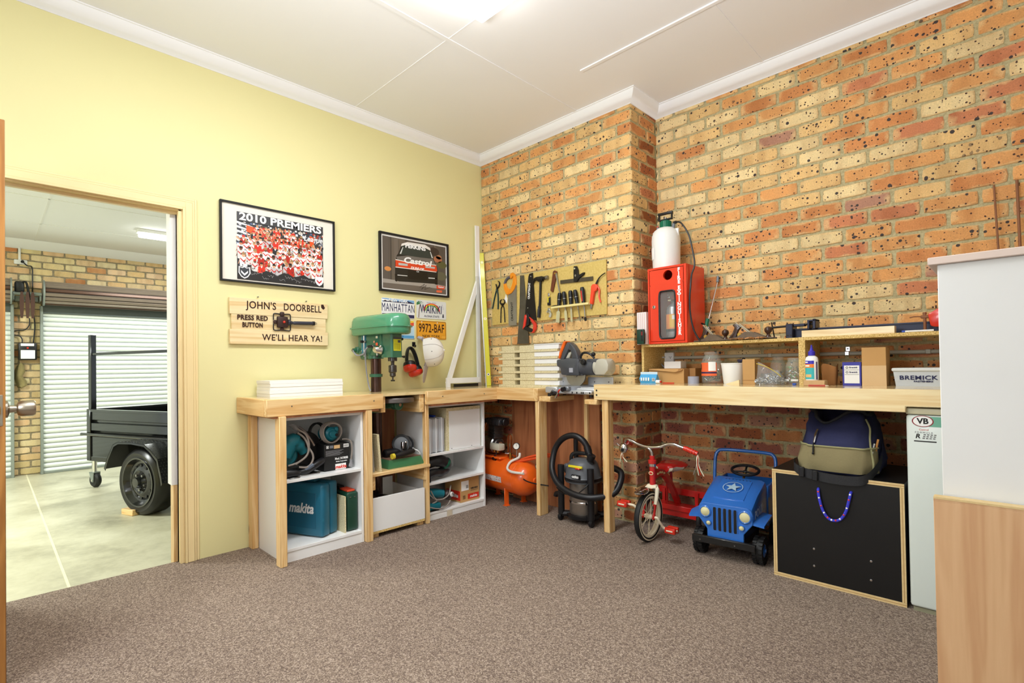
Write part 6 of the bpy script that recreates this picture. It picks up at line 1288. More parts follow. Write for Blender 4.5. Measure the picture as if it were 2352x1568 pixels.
g = G(); g.prism([(2.222, ZR), (2.30, ZR), (2.30, ZR+.028), (2.226, ZR+.006)], 'y', -.035, -.02, PINEL['X']); solo(g, 'wood_wedge', 'pale wooden wedge in front of the white tub', 'wedge', (2.26, -.03, ZR))
t = thing('carton', 'plain tall brown carton between the white tub and the zip bag', 'box', (2.335, .1, ZR))
g = G(); g.box(2.29, 2.362, .05, .15, ZR, ZR+.152, CARD, bev=.0015); g.obj('carton_body', t, True)
g = G(); g.box(2.29, 2.362, .0492, .0502, ZR+.022, ZR+.026, CARDD); g.obj('fold_line', t, True)
t = thing('zip_bag', 'clear zip bag of bolts with yellow seal', 'bag', (2.45, .03, ZR))
BAGM = P('bag_film', '#e9edf0', .12, alpha=.16, spec=.8, var=.02)
g = G(); rg = []
for (z, xa, xb, ya, yb) in ((.001, 2.372, 2.54, -.03, .085), (.03, 2.378, 2.535, -.035, .09), (.06, 2.385, 2.52, -.025, .07), (.085, 2.388, 2.50, -.005, .04)):
    rg.append([((xa+xb)/2+(xb-xa)/2*math.copysign(abs(math.cos(a))**.7, math.cos(a)), (ya+yb)/2+(yb-ya)/2*math.sin(a), ZR+z+.004*math.sin(5*a)) for a in [2*PI*i/20 for i in range(20)]])
rg.append([(2.392+.13*(.5+.5*math.cos(a)), .012+.006*math.sin(a), ZR+.135-.085*(.5+.5*math.cos(a))**1.2) for a in [2*PI*i/20 for i in range(20)]])
g.loft(rg, BAGM); g.obj('film', t, True)
g = G(); g.tube([(2.39, .0, ZR+.124), (2.42, -.003, ZR+.115), (2.46, -.006, ZR+.098), (2.50, -.004, ZR+.07), (2.522, -.001, ZR+.048)], .003, P('zip_yellow', '#e9cf3a', .4), sm=4, flat=.6); g.obj('zip_seal', t, True)
g = G(); q = random.Random(8)
for i in range(200):
    x = q.uniform(2.385, 2.53); y = q.uniform(-.02, .07); h = max(.01, .06*(1-abs(x-2.455)/.1)); z = ZR+.008+q.random()*h
    p = Vector((x, y, z)); d_ = Vector((q.uniform(-1, 1), q.uniform(-1, 1), q.uniform(-.6, .6))).normalized()*.011; g.cyl(p-d_, p+d_, .003, q.choice([STEEL, CHROME, P('zinc_bolt', '#c3cbd2', .35, .6)]), seg=6)
solo(g, 'bolts', 'zinc bolts inside the clear zip bag', 'bolts', kind='stuff')
g = G(); g.box(2.585, 2.604, -.02, -.006, ZR, ZR+.012, P('blue_clip', '#2f57b5', .4), bev=.003); solo(g, 'plastic_clip', 'tiny blue plastic clip at the foot of the chipboard divider', 'clip', (2.595, -.01, ZR))
g = G(); g.box(2.652, 2.755, -.06, .0, ZR, ZR+.030, P('pine_offcut', '#cfa877', .7, var=.15, vs_=25), bev=.003); solo(g, 'wood_offcut', 'short weathered wood offcut under the glue bottle', 'wood block', (2.7, -.03, ZR))
zb = ZR+.030; M = Matrix.Translation((2.688, -.03, zb))
t = thing('glue_bottle', 'white glue bottle with blue nozzle standing on a wood offcut', 'bottle', (2.688, -.03, zb))
g = G(); g.lathe([(0, 0), (.030, 0), (.0315, .004), (.0315, .112), (.028, .124), (.014, .134), (.013, .14), (0, .14)], WHT, M @ Matrix.Diagonal((1, .8, 1, 1)), 32); g.obj('bottle_body', t, True)
NZ = P('glue_nozzle', '#3a2fb5', .35)
g = G(); g.lathe([(.017, .134), (.017, .155), (.010, .16), (.005, .178), (.0035, .192), (0, .192)], NZ, M, 20); g.obj('nozzle', t, True)
g = G(); D = M @ Matrix.Diagonal((1, .8, 1, 1))
for r0_, z0_, z1_, col in ((.0320, .088, .106, NZ), (.0320, .068, .088, P('glue_orange', '#f0842a', .4)), (.0320, .006, .068, P('glue_teal', '#3fb5b8', .4))): g.lathe([(r0_, z0_), (r0_, z1_)], col, D, 20, a0=R(185), a1=R(300))
g.lathe([(.0322, .074), (.0322, .082)], PAPER, D, 12, a0=R(200), a1=R(260)); g.lathe([(.0322, .094), (.0322, .101)], PAPER, D, 12, a0=R(200), a1=R(245)); g.lathe([(.0322, .016), (.0322, .032)], P('glue_tan', '#e0b878', .5), D, 12, a0=R(215), a1=R(275)); g.lathe([(.0322, .004), (.0322, .1)], P('glue_purple', '#5a4a6e', .5), D, 6, a0=R(318), a1=R(335)); g.obj('label', t, True)
g = G(); rg = []
for z, w_, d_ in ((0, .034, .022), (.04, .037, .025), (.085, .039, .026), (.11, .040, .024)): rg.append([(2.738+w_*math.copysign(abs(math.cos(a))**.5, math.cos(a)), .12+d_*math.copysign(abs(math.sin(a))**.5, math.sin(a)), ZR+z+(.010*math.sin(3*a+1) if z > .1 else 0)) for a in [2*PI*i/16 for i in range(16)]])
g.loft(rg+[[(2.738+(p[0]-2.738)*.93, .12+(p[1]-.12)*.9, p[2]-.02) for p in rg[-1]]], P('paper_bag', '#a9733f', .85, var=.15, bump=.3, bs=40)); solo(g, 'paper_bag', 'crumpled brown paper bag behind the glue bottle', 'bag', (2.738, .12, ZR))
t = thing('screw_box', 'blue and white carton of screws beside the large brown carton', 'box', (2.857, .08, ZR))
g = G(); g.box(2.814, 2.899, .05, .11, ZR, ZR+.125, P('box_blue', '#37379b', .45), bev=.001); g.obj('carton_body', t, True)
g = G(); g.box(2.822, 2.891, .0492, .0502, ZR+.012, ZR+.107, PAPER); g.box(2.824, 2.889, .0488, .0493, ZR+.083, ZR+.0845, INK); g.box(2.824, 2.889, .0488, .0493, ZR+.058, ZR+.0595, INK)
for zc in (.096, .071): g.lathe([(.0035, 0), (.006, 0)], INK, onY(2.835, ZR+zc, .049), 16); g.text('Bremick', .011, NAVY, onY(2.864, ZR+zc, .0488), bold=.04, ext=.0002)
g.obj('label', t, True)
t = thing('carton', 'large plain brown carton beside the clear Fasteners tub', 'box', (2.955, .1, ZR)); t['label'] = 'largest plain brown carton, beside the clear lidded tub'
g = G(); g.box(2.903, 3.008, .045, .16, ZR, ZR+.20, CARD, bev=.0015); g.obj('carton_body', t, True)
g = G(); g.box(2.903, 3.008, .044, .0452, ZR+.0, ZR+.105, P('tape_band', '#d6b27e', .35, var=.05)); g.obj('tape_band', t, True)
t = thing('lidded_tub', 'clear lidded tub with navy lettering at the right end of the shelf', 'tub', (3.18, .15, ZR))
FROST = P('frosted_plastic', '#c9ced2', .35, var=.03)
g = G(); g.loft([[(3.045, .055, ZR), (3.40, .055, ZR), (3.40, .23, ZR), (3.045, .23, ZR)], [(3.036, .045, ZR+.075), (3.41, .045, ZR+.075), (3.41, .24, ZR+.075), (3.036, .24, ZR+.075)]], FROST); g.obj('tub_body', t, True)
g = G(); g.box(3.03, 3.416, .038, .246, ZR+.075, ZR+.092, P('tub_lid', '#d9dcda', .35), bev=.004); g.obj('lid', t, True)
g = G(); g.text('BREMICK', .029, NAVY, frame((3.135, .0478, ZR+.042), (1, 0, 0), (0, -.13, .99), (0, -.99, -.13)), bold=.025, sx=1.2, ext=.0003, sp=1.08); g.obj('lettering', t, True)
g = G(); g.text('FASTENERS', .011, NAVY, frame((3.155, .0502, ZR+.024), (1, 0, 0), (0, -.13, .99), (0, -.99, -.13)), bold=.04, sx=1.35, ext=.0003); g.obj('lettering', t, True)
t = thing('pencil', 'white and red carpenter pencil lying in front of the wood offcut', 'pencil', (2.73, -.09, ZR))
g = G(); g.cyl((2.685, -.09, ZR+.004), (2.765, -.092, ZR+.004), .0038, P('pencil_red', '#c23a2a', .4), seg=8); g.obj('shaft', t, True)
g = G(); g.cyl((2.765, -.092, ZR+.004), (2.78, -.0925, ZR+.004), .0036, P('pencil_tip', '#ecd9c0', .6), r2=.001, seg=8); g.obj('tip', t, True)
# ------------------------------------------------------------------ compressor under the corner bench
CO = P('compressor_orange', '#f2661a', .28, coat=.4, var=.06)
COP = P('copper', '#b3683c', .3, .9, var=.1)
t = thing('air_compressor', 'orange air compressor on its tank under the corner bench', 'air compressor', (.45, -.16, 0), -6)
Mx = rot(0, 90, 0, (0, 0, .225))
g = G(); g.lathe([(0, -.36), (.05, -.352), (.10, -.325), (.13, -.285), (.138, -.25), (.138, .22), (.13, .265), (.10, .315), (.05, .342), (0, .35)], CO, Mx, 40); g.lathe([(.139, .205), (.141, .207), (.141, .215), (.139, .217)], CO, Mx, 40); g.cyl((.335, 0, .225), (.36, 0, .225), .024, CO, bev=.003); tk = g.obj('tank', t)
g = G(); r_ = random.Random(3); rad = .1388
def onT(u, a, dr=.0): return (u, -(rad+dr)*math.cos(a), .225+(rad+dr)*math.sin(a))
g.raw([onT(-.33+.42*i/10, a, .0006) for a in (.05, -.06, -.17, -.28) for i in range(11)], [(11*j+i, 11*j+i+1, 11*j+12+i, 11*j+11+i) for j in range(3) for i in range(10)], P('worn_label', '#d9d4d0', .6, var=.2, vs_=30))
for i in range(70):
    u, a = r_.uniform(-.32, .08), r_.uniform(-.26, .02); w_ = r_.uniform(.003, .010); h_ = r_.uniform(.02, .05)
    g.raw([onT(u, a, .0012), onT(u+w_, a, .0012), onT(u+w_, a+h_, .0012), onT(u, a+h_, .0012)], [(0, 1, 2, 3)], r_.choice([INK, 'worn_label', CO, P('label_grey2', '#777777', .6)]))
g.obj('worn_label', tk)
for x in (-.24, .10):
    for y in (-.09, .09):
        g = G(); g.box(x-.004, x+.004, y-.022, y+.022, 0, .14, CO, bev=.002); g.box(x-.02, x+.02, y-.022, y+.022, 0, .005, CO); g.obj('leg', t)
g = G(); g.box(-.33, .02, -.09, .09, .355, .372, CO, bev=.004); g.obj('pump_plate', t)
g = G(); g.cyl((-.12, .0, .45), (-.27, .0, .45), .075, STEEL, seg=28, bev=.01); g.cyl((-.095, 0, .45), (-.12, 0, .45), .055, P('dark_alloy', '#55504c', .4, .7, var=.2), seg=28, bev=.008); g.cyl((-.085, 0, .45), (-.095, 0, .45), .03, CHROME, seg=20)
for k in range(10): g.box(-.20+.0, -.10, -.05, .05, .515+.012*k, .521+.012*k, P('alloy_fin', '#5f5f60', .4, .7, var=.15), bev=.001)
g.box(-.19, -.11, -.04, .04, .50, .64, 'dark_alloy'); g.obj('pump', t)
g = G(); g.box(-.24, -.03, -.055, .055, .625, .675, P('head_alloy', '#4d5054', .35, .7), bev=.008)
for k in range(9): g.box(-.20+.02*k, -.193+.02*k, -.058, .058, .63, .682, 'alloy_fin')
g.cyl((-.03, 0, .652), (.0, 0, .652), .034, BLACK, seg=20, bev=.006); g.obj('cylinder_head', t)
g = G(); g.tube([(-.20, -.06, .64), (-.21, -.075, .56), (-.21, -.075, .46), (-.20, -.075, .40), (-.14, -.075, .38), (-.06, -.06, .378)], .007, COP, sm=4); g.tube([(.02, .0, .37), (.02, .0, .52), (.03, .0, .55), (.05, .0, .55), (.06, .0, .52), (.06, .0, .37)], .008, COP, sm=4); g.obj('copper_pipe', t)
g = G(); g.box(-.14, -.01, -.075, -.01, .42, .475, P('switch_cream', '#cfcab5', .45), bev=.01, seg=2)
for x in (-.11, -.065): g.cyl((x, -.045, .40), (x, -.045, .42), .010, BRASS, seg=10)
g.cyl((-.07, -.04, .475), (-.07, -.04, .487), .01, BLACK, seg=12); g.obj('pressure_switch', t)
def gauge(name, c, n_, r0, face):
    q = Vector(n_).normalized().to_track_quat('Z', 'Y').to_matrix().to_4x4(); q.translation = c
    g = G(); g.lathe([(0, -.018), (r0*.9, -.018), (r0, -.01), (r0, .004), (r0*.85, .006), (r0*.85, .003)], BLACK, q, 24); gg = g.obj(name, t)
    g = G(); g.lathe([(r0*.85, .003), (0, .0031)], P(face, '#f0eee2' if face == 'dial_white' else '#d9cfa6', .4), q, 24); g.box(-.001, .001, -.002, r0*.6, .0032, .0038, INK, M=q)
    for k in range(9): a = R(-40+32.5*k); g.box(-.0007, .0007, r0*.62, r0*.75, .0032, .0036, INK, M=q @ rot(0, 0, math.degrees(a)-90))
    g.obj('dial', gg)
gauge('pressure_gauge', (.16, -.03, .475), (.55, -.8, .1), .028, 'dial_white'); gauge('pressure_gauge', (.372, .02, .335), (.4, -.9, .1), .032, 'dial_cream')
g = G(); g.cyl((.15, -.02, .36), (.155, -.02, .45), .006, CHROME, seg=10); g.cyl((.07, -.02, .36), (.07, -.02, .41), .012, BRASS, seg=12); g.tube([(.03, -.04, .405), (.07, -.02, .405), (.10, -.02, .40)], .007, CHROME, sm=3); g.tube([(.10, -.02, .38), (.14, -.03, .37), (.15, -.04, .355)], .007, CHROME, sm=3); g.obj('regulator', t)
g = G(); g.tube([(-.08, -.045, .40), (-.06, -.07, .34), (.0, -.08, .33), (.08, -.06, .335), (.14, -.05, .35)], .006, BLACK, sm=4); g.tube([(.14, -.05, .345), (.2, -.06, .32), (.30, -.09, .25), (.42, -.10, .235), (.56, -.06, .23)], .005, BLACK, sm=4); g.obj('power_lead', t)
g = G(); g.tube([(.19, -.02, .42), (.20, -.04, .39), (.155, -.08, .36), (.15, -.11, .33), (.17, -.13, .305), (.24, -.14, .295), (.36, -.13, .30)], .010, P('white_hose', '#e6e2d6', .4), sm=5); g.obj('white_hose', t)
g = G(); g.tube([(.16, -.05, .35), (.26, -.02, .375), (.36, .02, .40), (.47, .05, .425)], .010, P('orange_hose', '#e2521f', .45), sm=4); g.tube([(.18, -.03, .36), (.28, .01, .40), (.38, .05, .425), (.48, .07, .435)], .010, 'orange_hose', sm=4); g.obj('air_hose', t)
g = G(); g.tube([(-.07, -.06, .36), (-.07, -.085, .345)], .022, BLACK, seg=14); g.obj('drain_knob', t)
# ------------------------------------------------------------------ wet and dry vacuum
t = thing('workshop_vacuum', 'black and steel canister vacuum with coiled hose under the saw gap', 'vacuum cleaner', (1.245, -.18, 0))
VG = P('vac_grey', '#5a5d61', .4, var=.05); INOX = P('brushed_steel', '#a39a90', .35, .75, var=.06, vs_=40)
g = G(); g.lathe([(0, .05), (.095, .05), (.1, .06), (.1, .285), (0, .285)], INOX, seg=40); c = g.obj('canister', t)
g = G(); g.lathe([(.1005, .135), (.103, .138), (.103, .15), (.1005, .153)], CHROME, seg=40); g.obj('band', c)
g = G(); g.lathe([(0, .03), (.115, .03), (.122, .04), (.122, .058), (.1, .062), (0, .062)], BLACK, seg=40)
for a in (35, 145, 215, 325): g.tube([(.09*math.cos(R(a)), .09*math.sin(R(a)), .05), (.155*math.cos(R(a)), .155*math.sin(R(a)), .05)], .022, BLACK, seg=8)
g.obj('dolly_base', t)
for a in (35, 145, 215, 325):
    x, y = .165*math.cos(R(a)), .165*math.sin(R(a))
    g = G(); g.lathe([(0, 0), (.02, .0), (.027, .006), (.027, .02), (.02, .026), (0, .026)], BLACK, frame((x+.013, y, .0275), (0, 1, 0), (0, 0, 1), (-1, 0, 0)), 20); g.box(x-.012, x+.012, y-.008, y+.02, .03, .06, BLACK, bev=.004); g.obj('castor', t)
    g = G(); h = .40 if y < 0 else .58; g.tube([(x*.97, y*.97, .05), (x*.97, y*.97, h-.03), (x*.96, y*.96, h)], .024 if h < .5 else .018, BLACK, seg=12); g.obj('tool_post', t)
g = G(); g.lathe([(.104, .282), (.128, .286), (.132, .30), (.132, .318), (.126, .325), (.122, .36), (.105, .415), (.085, .44), (.04, .452), (0, .454)], VG, seg=36); g.lathe([(.1335, .298), (.1345, .308), (.1335, .318)], BLACK, seg=36); g.box(-.145, -.09, -.05, .05, .33, .40, VG, bev=.012); hd = g.obj('head', t)
g = G(); g.box(-.045, .075, -.118, -.10, .395, .412, P('vac_yellow', '#e6d52c', .4), bev=.004, M=rot(-35, 0, 0, (0, -.22, .165)) if False else None); g.obj('yellow_trim', hd)
g = G(); g.box(.02, .06, -.124, -.108, .388, .399, RED, bev=.003); g.obj('switch', hd)
g = G(); g.box(-.005, .065, -.1335, -.118, .325, .352, BLACK, bev=.002); g.text('ozito', .028, WHT, onY(.03, .339, -.134), bold=.04, ext=.0004); g.obj('logo', hd)
g = G(); g.tube([(-.075, -.04, .43), (-.07, -.04, .465), (-.04, -.03, .485), (.06, -.02, .487), (.09, -.02, .47), (.095, -.02, .42)], .014, BLACK, sm=4, seg=10); g.obj('carry_handle', hd)
g = G(); g.tube([(.09, -.03, .46), (.06, -.03, .54), (.02, -.04, .59), (-.05, -.05, .612), (-.13, -.06, .585), (-.19, -.07, .52), (-.205, -.09, .44), (-.18, -.13, .36), (-.11, -.165, .29), (-.01, -.18, .245), (.10, -.175, .225), (.20, -.14, .225), (.29, -.06, .25), (.31, .0, .32), (.28, .05, .38), (.18, .06, .40)], .022, BLACK, sm=6, seg=12); g.obj('hose', t)
g = G(); g.tube([(.085, -.03, .445), (.105, -.03, .485)], .026, BLACK, seg=12); g.tube([(.06, -.03, .54), (.075, -.03, .50)], .026, BLACK, seg=12); g.obj('hose_cuff', t)
g = G(); g.tube([(-.19, -.03, .17), (-.225, -.03, .165), (-.235, -.03, .145)], .018, BLACK, sm=3, seg=10); g.obj('crevice_tool', t)
g = G(); g.tube([(-.14, -.13, .24), (-.05, -.16, .215), (.06, -.165, .23), (.12, -.14, .28), (.13, -.1, .31)], .004, BLACK, sm=4); g.obj('power_lead', t)
# ------------------------------------------------------------------ tricycle
TRD = P('trike_red', '#c3221f', .22, coat=.5, var=.04); TCR = P('trike_cream', '#ece0c4', .35, var=.03)
t = thing('tricycle', 'red and cream child tricycle with chrome handlebars under the long bench', 'tricycle', (1.805, -.25, 0))
FX = frame((0, 0, .155), (0, 1, 0), (0, 0, 1), (1, 0, 0))
g = G(); g.lathe([(.128, -.016), (.14, -.019), (.150, -.016), (.155, -.008), (.155, .008), (.150, .016), (.14, .019), (.128, .016)], RUB, FX, 48); w_ = g.obj('front_tyre', t)
g = G()
for s in (-1, 1): g.lathe([(.139, s*.0192), (.146, s*.0185)], TCR, FX, 48); 
g.obj('whitewall', w_)
g = G(); g.lathe([(.128, -.016), (.116, -.016), (.112, -.008), (.112, .008), (.116, .016), (.128, .016)], TCR, FX, 48); rm = g.obj('front_rim', t)
g = G(); g.lathe([(0, -.026), (.012, -.026), (.018, -.012), (.018, .012), (.012, .026), (0, .026)], TCR, FX, 20); g.cyl((-.05, 0, .155), (.05, 0, .155), .008, TCR, seg=12); g.obj('hub', rm)
for k in range(6):
    for s in (-1, 1):
        a = R(60*k+(12 if s > 0 else -12)); g = G(); g.cyl((s*.012, .014*math.cos(a), .155+.014*math.sin(a)), (s*.004, .116*math.cos(a+s*.12), .155+.116*math.sin(a+s*.12)), .0022, TCR, seg=6); g.obj('spoke', rm)
g = G()
for s in (-1, 1): g.tube([(s*.03, .055, .335), (s*.036, .05, .325), (s*.037, .035, .27), (s*.037, .02, .23)], [.008, .013, .013, .011], TCR, sm=4, seg=10)
g.box(-.036, .036, .035, .075, .318, .348, TCR, bev=.012, seg=2); g.obj('fork_crown', t)
for s in (-1, 1):
    g = G(); g.tube([(s*.037, .025, .24), (s*.037, .012, .20), (s*.036, 0, .155), (s*.036, 0, .145)], [.010, .010, .014, .012], TRD, sm=4, seg=10, flat=.7); g.obj('fork_blade', t)
g = G(); fp = []
for i in range(9):
    a = R(60+ 75*i/8); fp.append((.178*math.cos(a)*-1, .155+.178*math.sin(a)))
g.loft([[(x, -y_*-1 if False else y_, z) for x in (-.026, -.018, 0, .018, .026)] for y_, z in [(p[0], p[1]+.0) for p in fp]], CHROME, cap=False, closed=False)
g.obj('mudguard', t, ang=80)
g = G(); g.loft([[(r_*math.cos(a)*1.0, -.10+y_+r_*.2*math.sin(a), .325+r_*.55*math.sin(a)) for a in [2*PI*i/14 for i in range(14)]] for y_, r_ in ((.09, .012), (.05, .034), (.02, .036), (-.03, .022), (-.055, .003))], CHROME); g.obj('bullet_lamp', t)
g = G(); g.cyl((0, .058, .345), (0, .058, .47), .019, TRD, seg=20); g.cyl((0, .058, .462), (0, .058, .478), .023, CHROME, seg=20); g.cyl((0, .058, .478), (0, .058, .505), .026, TRD, seg=20, bev=.003); g.cyl((0, .058, .505), (0, .058, .53), .017, TRD, seg=18); st = g.obj('steering_head', t)
g = G(); g.lathe([(.016, 0), (.0155, .0025), (0, .003)], P('badge_cream', '#ecd9a8', .35), onY(0, .42, .0385) @ Matrix.Diagonal((1, .75, 1, 1)), 24); g.lathe([(.012, .0026), (.010, .0034), (0, .0034)], TRD, onY(0, .42, .0385) @ Matrix.Diagonal((1, .6, 1, 1)), 24); g.obj('badge', st)
g = G(); g.tube([(0, .058, .525), (-.002, .055, .55), (-.012, .05, .57), (-.028, .05, .58)], .0105, CHROME, sm=4, seg=10)
g.tube([(-.20, .06, .598), (-.185, .055, .618), (-.15, .05, .615), (-.10, .05, .596), (-.03, .05, .583), (.05, .05, .59), (.11, .05, .612), (.15, .052, .617), (.19, .055, .607), (.225, .06, .597)], .010, CHROME, sm=5, seg=10); g.obj('handlebar', t)
g = G(); g.tube([(.215, .058, .60), (.24, .06, .592), (.27, .062, .582), (.30, .064, .572)], .015, RED, seg=12); 
for k in range(4): g.lathe([(.0155, -.005), (.0172, 0), (.0155, .005)], RED, Matrix.Translation((.235+.016*k, .060, .594-.0052*k)) @ rot(0, 108, 0), 12)
g.obj('grip', t)
g = G(); g.tube([(-.195, .075, .595), (-.205, .11, .585), (-.21, .15, .575)], .015, RED, seg=12); g.obj('grip', t)
def streamers(x, y, z, n, L_):
    r_ = random.Random(int(abs(x)*1000))
    for k in range(n):
        dx = r_.uniform(-.03, .05); g = G(); g.tube([(x, y, z), (x+.004+.2*dx, y-.006*k, z-.02), (x+.3*dx, y-.004*k, z-L_*.5), (x+dx, y, z-L_*r_.uniform(.85, 1.05))], .0028, RED if k % 3 == 0 else TCR, sm=4, seg=6, flat=.4); g.obj('streamer', t)
streamers(.30, .064, .568, 5, .135); streamers(-.207, .03, .535, 3, .07)
g = G(); g.ball((-.195, .03, .562), (.032, .024, .034), CHROME, seg=20, rings=14); g.lathe([(.012, 0), (.011, .003), (.006, .004), (0, .002)], INK, onY(-.188, .553, .0065), 16); g.tube([(-.225, .03, .575), (-.245, .03, .59), (-.25, .03, .585)], .004, CHROME, sm=3); g.obj('bell', t)
def pedal(x0, x1, y, z, name='pedal'):
    g = G(); g.box(x0, x1, y-.032, y-.006, z-.018, z+.018, RED, bev=.006, seg=2); g.box(x0, x1, y+.006, y+.032, z-.018, z+.018, RED, bev=.006, seg=2); g.cyl((x0-.004, y, z), (x1+.003, y, z), .006, TCR, seg=10); g.box(x0+.014, x1-.014, y-.0345, y-.032, z-.004, z+.004, TCR); p = g.obj(name, t); return p
pedal(.095, .165, .05, .083); pedal(-.195, -.125, -.03, .215)
g = G(); g.tube([(.04, 0, .155), (.058, .003, .153), (.066, .02, .125), (.074, .045, .09), (.088, .05, .083), (.10, .05, .083)], .008, TCR, sm=4, seg=10); g.obj('crank', t)
g = G(); g.tube([(-.04, 0, .155), (-.056, -.003, .157), (-.066, -.012, .18), (-.085, -.026, .21), (-.105, -.03, .215), (-.12, -.03, .215)], .008, TCR, sm=4, seg=10); g.obj('crank', t)
g = G(); ar = smoothpts([(0, .06, .40), (0, .12, .415), (0, .19, .395), (0, .27, .33), (0, .34, .24), (0, .40, .155)], 5)
g.loft([[(p.x+s_*.019, p.y+(0 if k else 0), p.z+(.020 if k else -.020)) for s_, k in ((-1, 0), (1, 0), (1, 1), (-1, 1))] for p in ar], TRD); fm = g.obj('frame', t)
g = G()
for k, pp in enumerate((ar[3], ar[5], ar[7], ar[9])): g.box(-.0205, .0205, pp.y-.010, pp.y+.010, pp.z-.006, pp.z+.006, P('gold_print', '#e0c98a', .5))
g.obj('lettering', fm)
g = G(); pr = [(-.075, 0), (-.07, .014), (-.03, .024), (.03, .024), (.07, .014), (.075, 0)]
sd = []
for y, w_, zz in ((.20, .035, .0), (.215, .06, .004), (.25, .066, .006), (.29, .085, .0), (.33, .10, .004), (.355, .098, .008), (.37, .08, .008)):
    sd.append([(w_*math.cos(a), y, .43+zz+(.022*math.sin(a) if a < PI+.01 else .034*math.sin(a))) for a in [2*PI*i/18 for i in range(18)]])
g.loft(sd, TRD); s_ = g.obj('seat', t)
g = G(); g.loft([[(x*1.01, y+(0.0), z-.004) for x, y, z in r0 if z < .447] for r0 in sd[1:5]], TCR, cap=False, closed=False) if False else g.loft([[(w_*1.03*math.cos(a), y-.003, .431+zz+.038*math.sin(a)) for a in [PI+PI*i/10 for i in range(11)]] for y, w_, zz in ((.205, .04, .0), (.215, .06, .004), (.25, .066, .006), (.29, .085, .0), (.31, .093, .002))], TCR, cap=False, closed=False); g.obj('seat_trim', s_)
g = G(); g.cyl((0, .30, .42), (0, .31, .27), .009, TRD, seg=10); g.cyl((-.03, .30, .30), (-.05, .34, .17), .007, TRD, seg=10); g.obj('seat_post', t)
g = G(); g.box(-.165, .165, .34, .43, .135, .155, TRD, bev=.004); g.box(-.165, .165, .338, .344, .12, .155, TRD, bev=.002); g.obj('axle_deck', t)
g = G(); g.box(-.175, .175, .44, .56, .235, .25, TRD, bev=.004); g.box(-.175, .175, .438, .445, .205, .25, TRD, bev=.002)
for x in (-.12, .12): g.box(x-.012, x+.012, .42, .445, .15, .24, TRD, bev=.002)
g.obj('step_deck', t)
for x in (-.195, .195):
    Mw = frame((x, .36, .088), (0, 1, 0), (0, 0, 1), (1, 0, 0))
    g = G(); g.lathe([(.066, -.014), (.08, -.016), (.088, -.008), (.088, .008), (.08, .016), (.066, .014)], RUB, Mw, 36); ww = g.obj('rear_wheel', t)
    g = G(); g.lathe([(0, -.018), (.012, -.018), (.02, -.012), (.066, -.013), (.066, .013), (.02, .012), (.012, .018), (0, .018)], TCR, Mw, 36); g.obj('rear_rim', ww)
g = G(); g.cyl((-.2, .36, .088), (.2, .36, .088), .006, STEEL, seg=10); g.box(-.15, .15, .35, .37, .08, .14, TRD); g.obj('rear_axle', t)
# ------------------------------------------------------------------ pedal car
JB = P('jeep_blue', '#2f6fc4', .22, coat=.6, var=.05)
t = thing('pedal_car', 'blue pedal jeep with police lettering and star on its bonnet', 'pedal car', (2.29, -.25, 0), 5)
def fz(g, pts, y0, y1, m, bev=0): return g.prism(pts, 'y', y0, y1, m, bev)
outl = [(-.10, .10), (-.10, .165), (-.148, .225), (-.148, .28), (-.14, .302), (-.12, .312), (.12, .312), (.14, .302), (.148, .28), (.148, .225), (.10, .165), (.10, .10)]
g = G(); fz(g, outl, -.012, 0, JB, .003)
g.box(-.085, .085, -.018, -.012, .115, .121, JB, bev=.002); gr = g.obj('grille_panel', t)
for k in range(5):
    x = -.056+.028*k; g = G(); pts = [(x-.0085, .17), (x-.006, .162), (x+.006, .162), (x+.0085, .17), (x+.0085, .285), (x+.006, .293), (x-.006, .293), (x-.0085, .285)]; fz(g, pts, -.0128, -.0118, P('slot_black', '#0c0c0e', .6)); g.obj('grille_slot', gr)
    g = G(); g.tube([(x+.0115, -.0125, .165), (x+.0115, -.0135, .23), (x+.0115, -.0125, .29)], .0032, JB, sm=3, seg=6); g.obj('grille_bar', gr)
LENS = P('lamp_cream', '#d9d2a2', .35, var=.04)
for x, z, r_ in ((-.108, .262, .026), (.108, .262, .028), (-.09, .2, .0125), (.09, .2, .0135)):
    Mq = onY(x, z, -.012); g = G(); g.lathe([(r_*1.3, 0), (r_*1.28, .005), (r_*1.1, .009), (r_*.98, .006)], JB, Mq, 28); hl = g.obj('headlight' if r_ > .02 else 'fog_lamp', t)
    g = G(); g.lathe([(r_, .005), (r_*.7, .010), (0, .0125)], LENS, Mq, 28); g.obj('lens', hl)
g = G()
rg = []
for y, dz, ws in ((0, 0, 1), (.13, .055, 1.0), (.27, .10, 1.02), (.285, .102, 1.02)):
    rg.append([(x*ws, y, z) for x, z in ((-.148, .225), (-.148, .28+dz), (-.14, .302+dz), (-.12, .312+dz), (.12, .312+dz), (.14, .302+dz), (.148, .28+dz), (.148, .225))])
g.loft(rg, JB, closed=True); bn = g.obj('bonnet', t, ang=30)
n_ = Vector((0, -.36, .93)).normalized()
def hz(y): return .312+.055*y/.13 if y < .13 else .367+.045*(y-.13)/.14
g = G(); g.raw([(x, y, hz(y)+dz) for dz in (0, .006) for x, y in ((-.085, .05), (.085, .05), (.085, .24), (-.085, .24))], [(4, 5, 6, 7), (0, 1, 5, 4), (1, 2, 6, 5), (2, 3, 7, 6), (3, 0, 4, 7)], JB); g.obj('bonnet_panel', bn)
STARM = P('star_paint', '#a9c6d6', .4, var=.1)
y0 = .15; q = hz(y0)+.0068; u_, v_ = Vector((1, 0, 0)), Vector((0, hz(.2)*0+.93, .36)).normalized(); v_ = Vector((0, .94, .34)).normalized()
Ms = frame((0, y0, q+.003), u_, v_, u_.cross(v_))
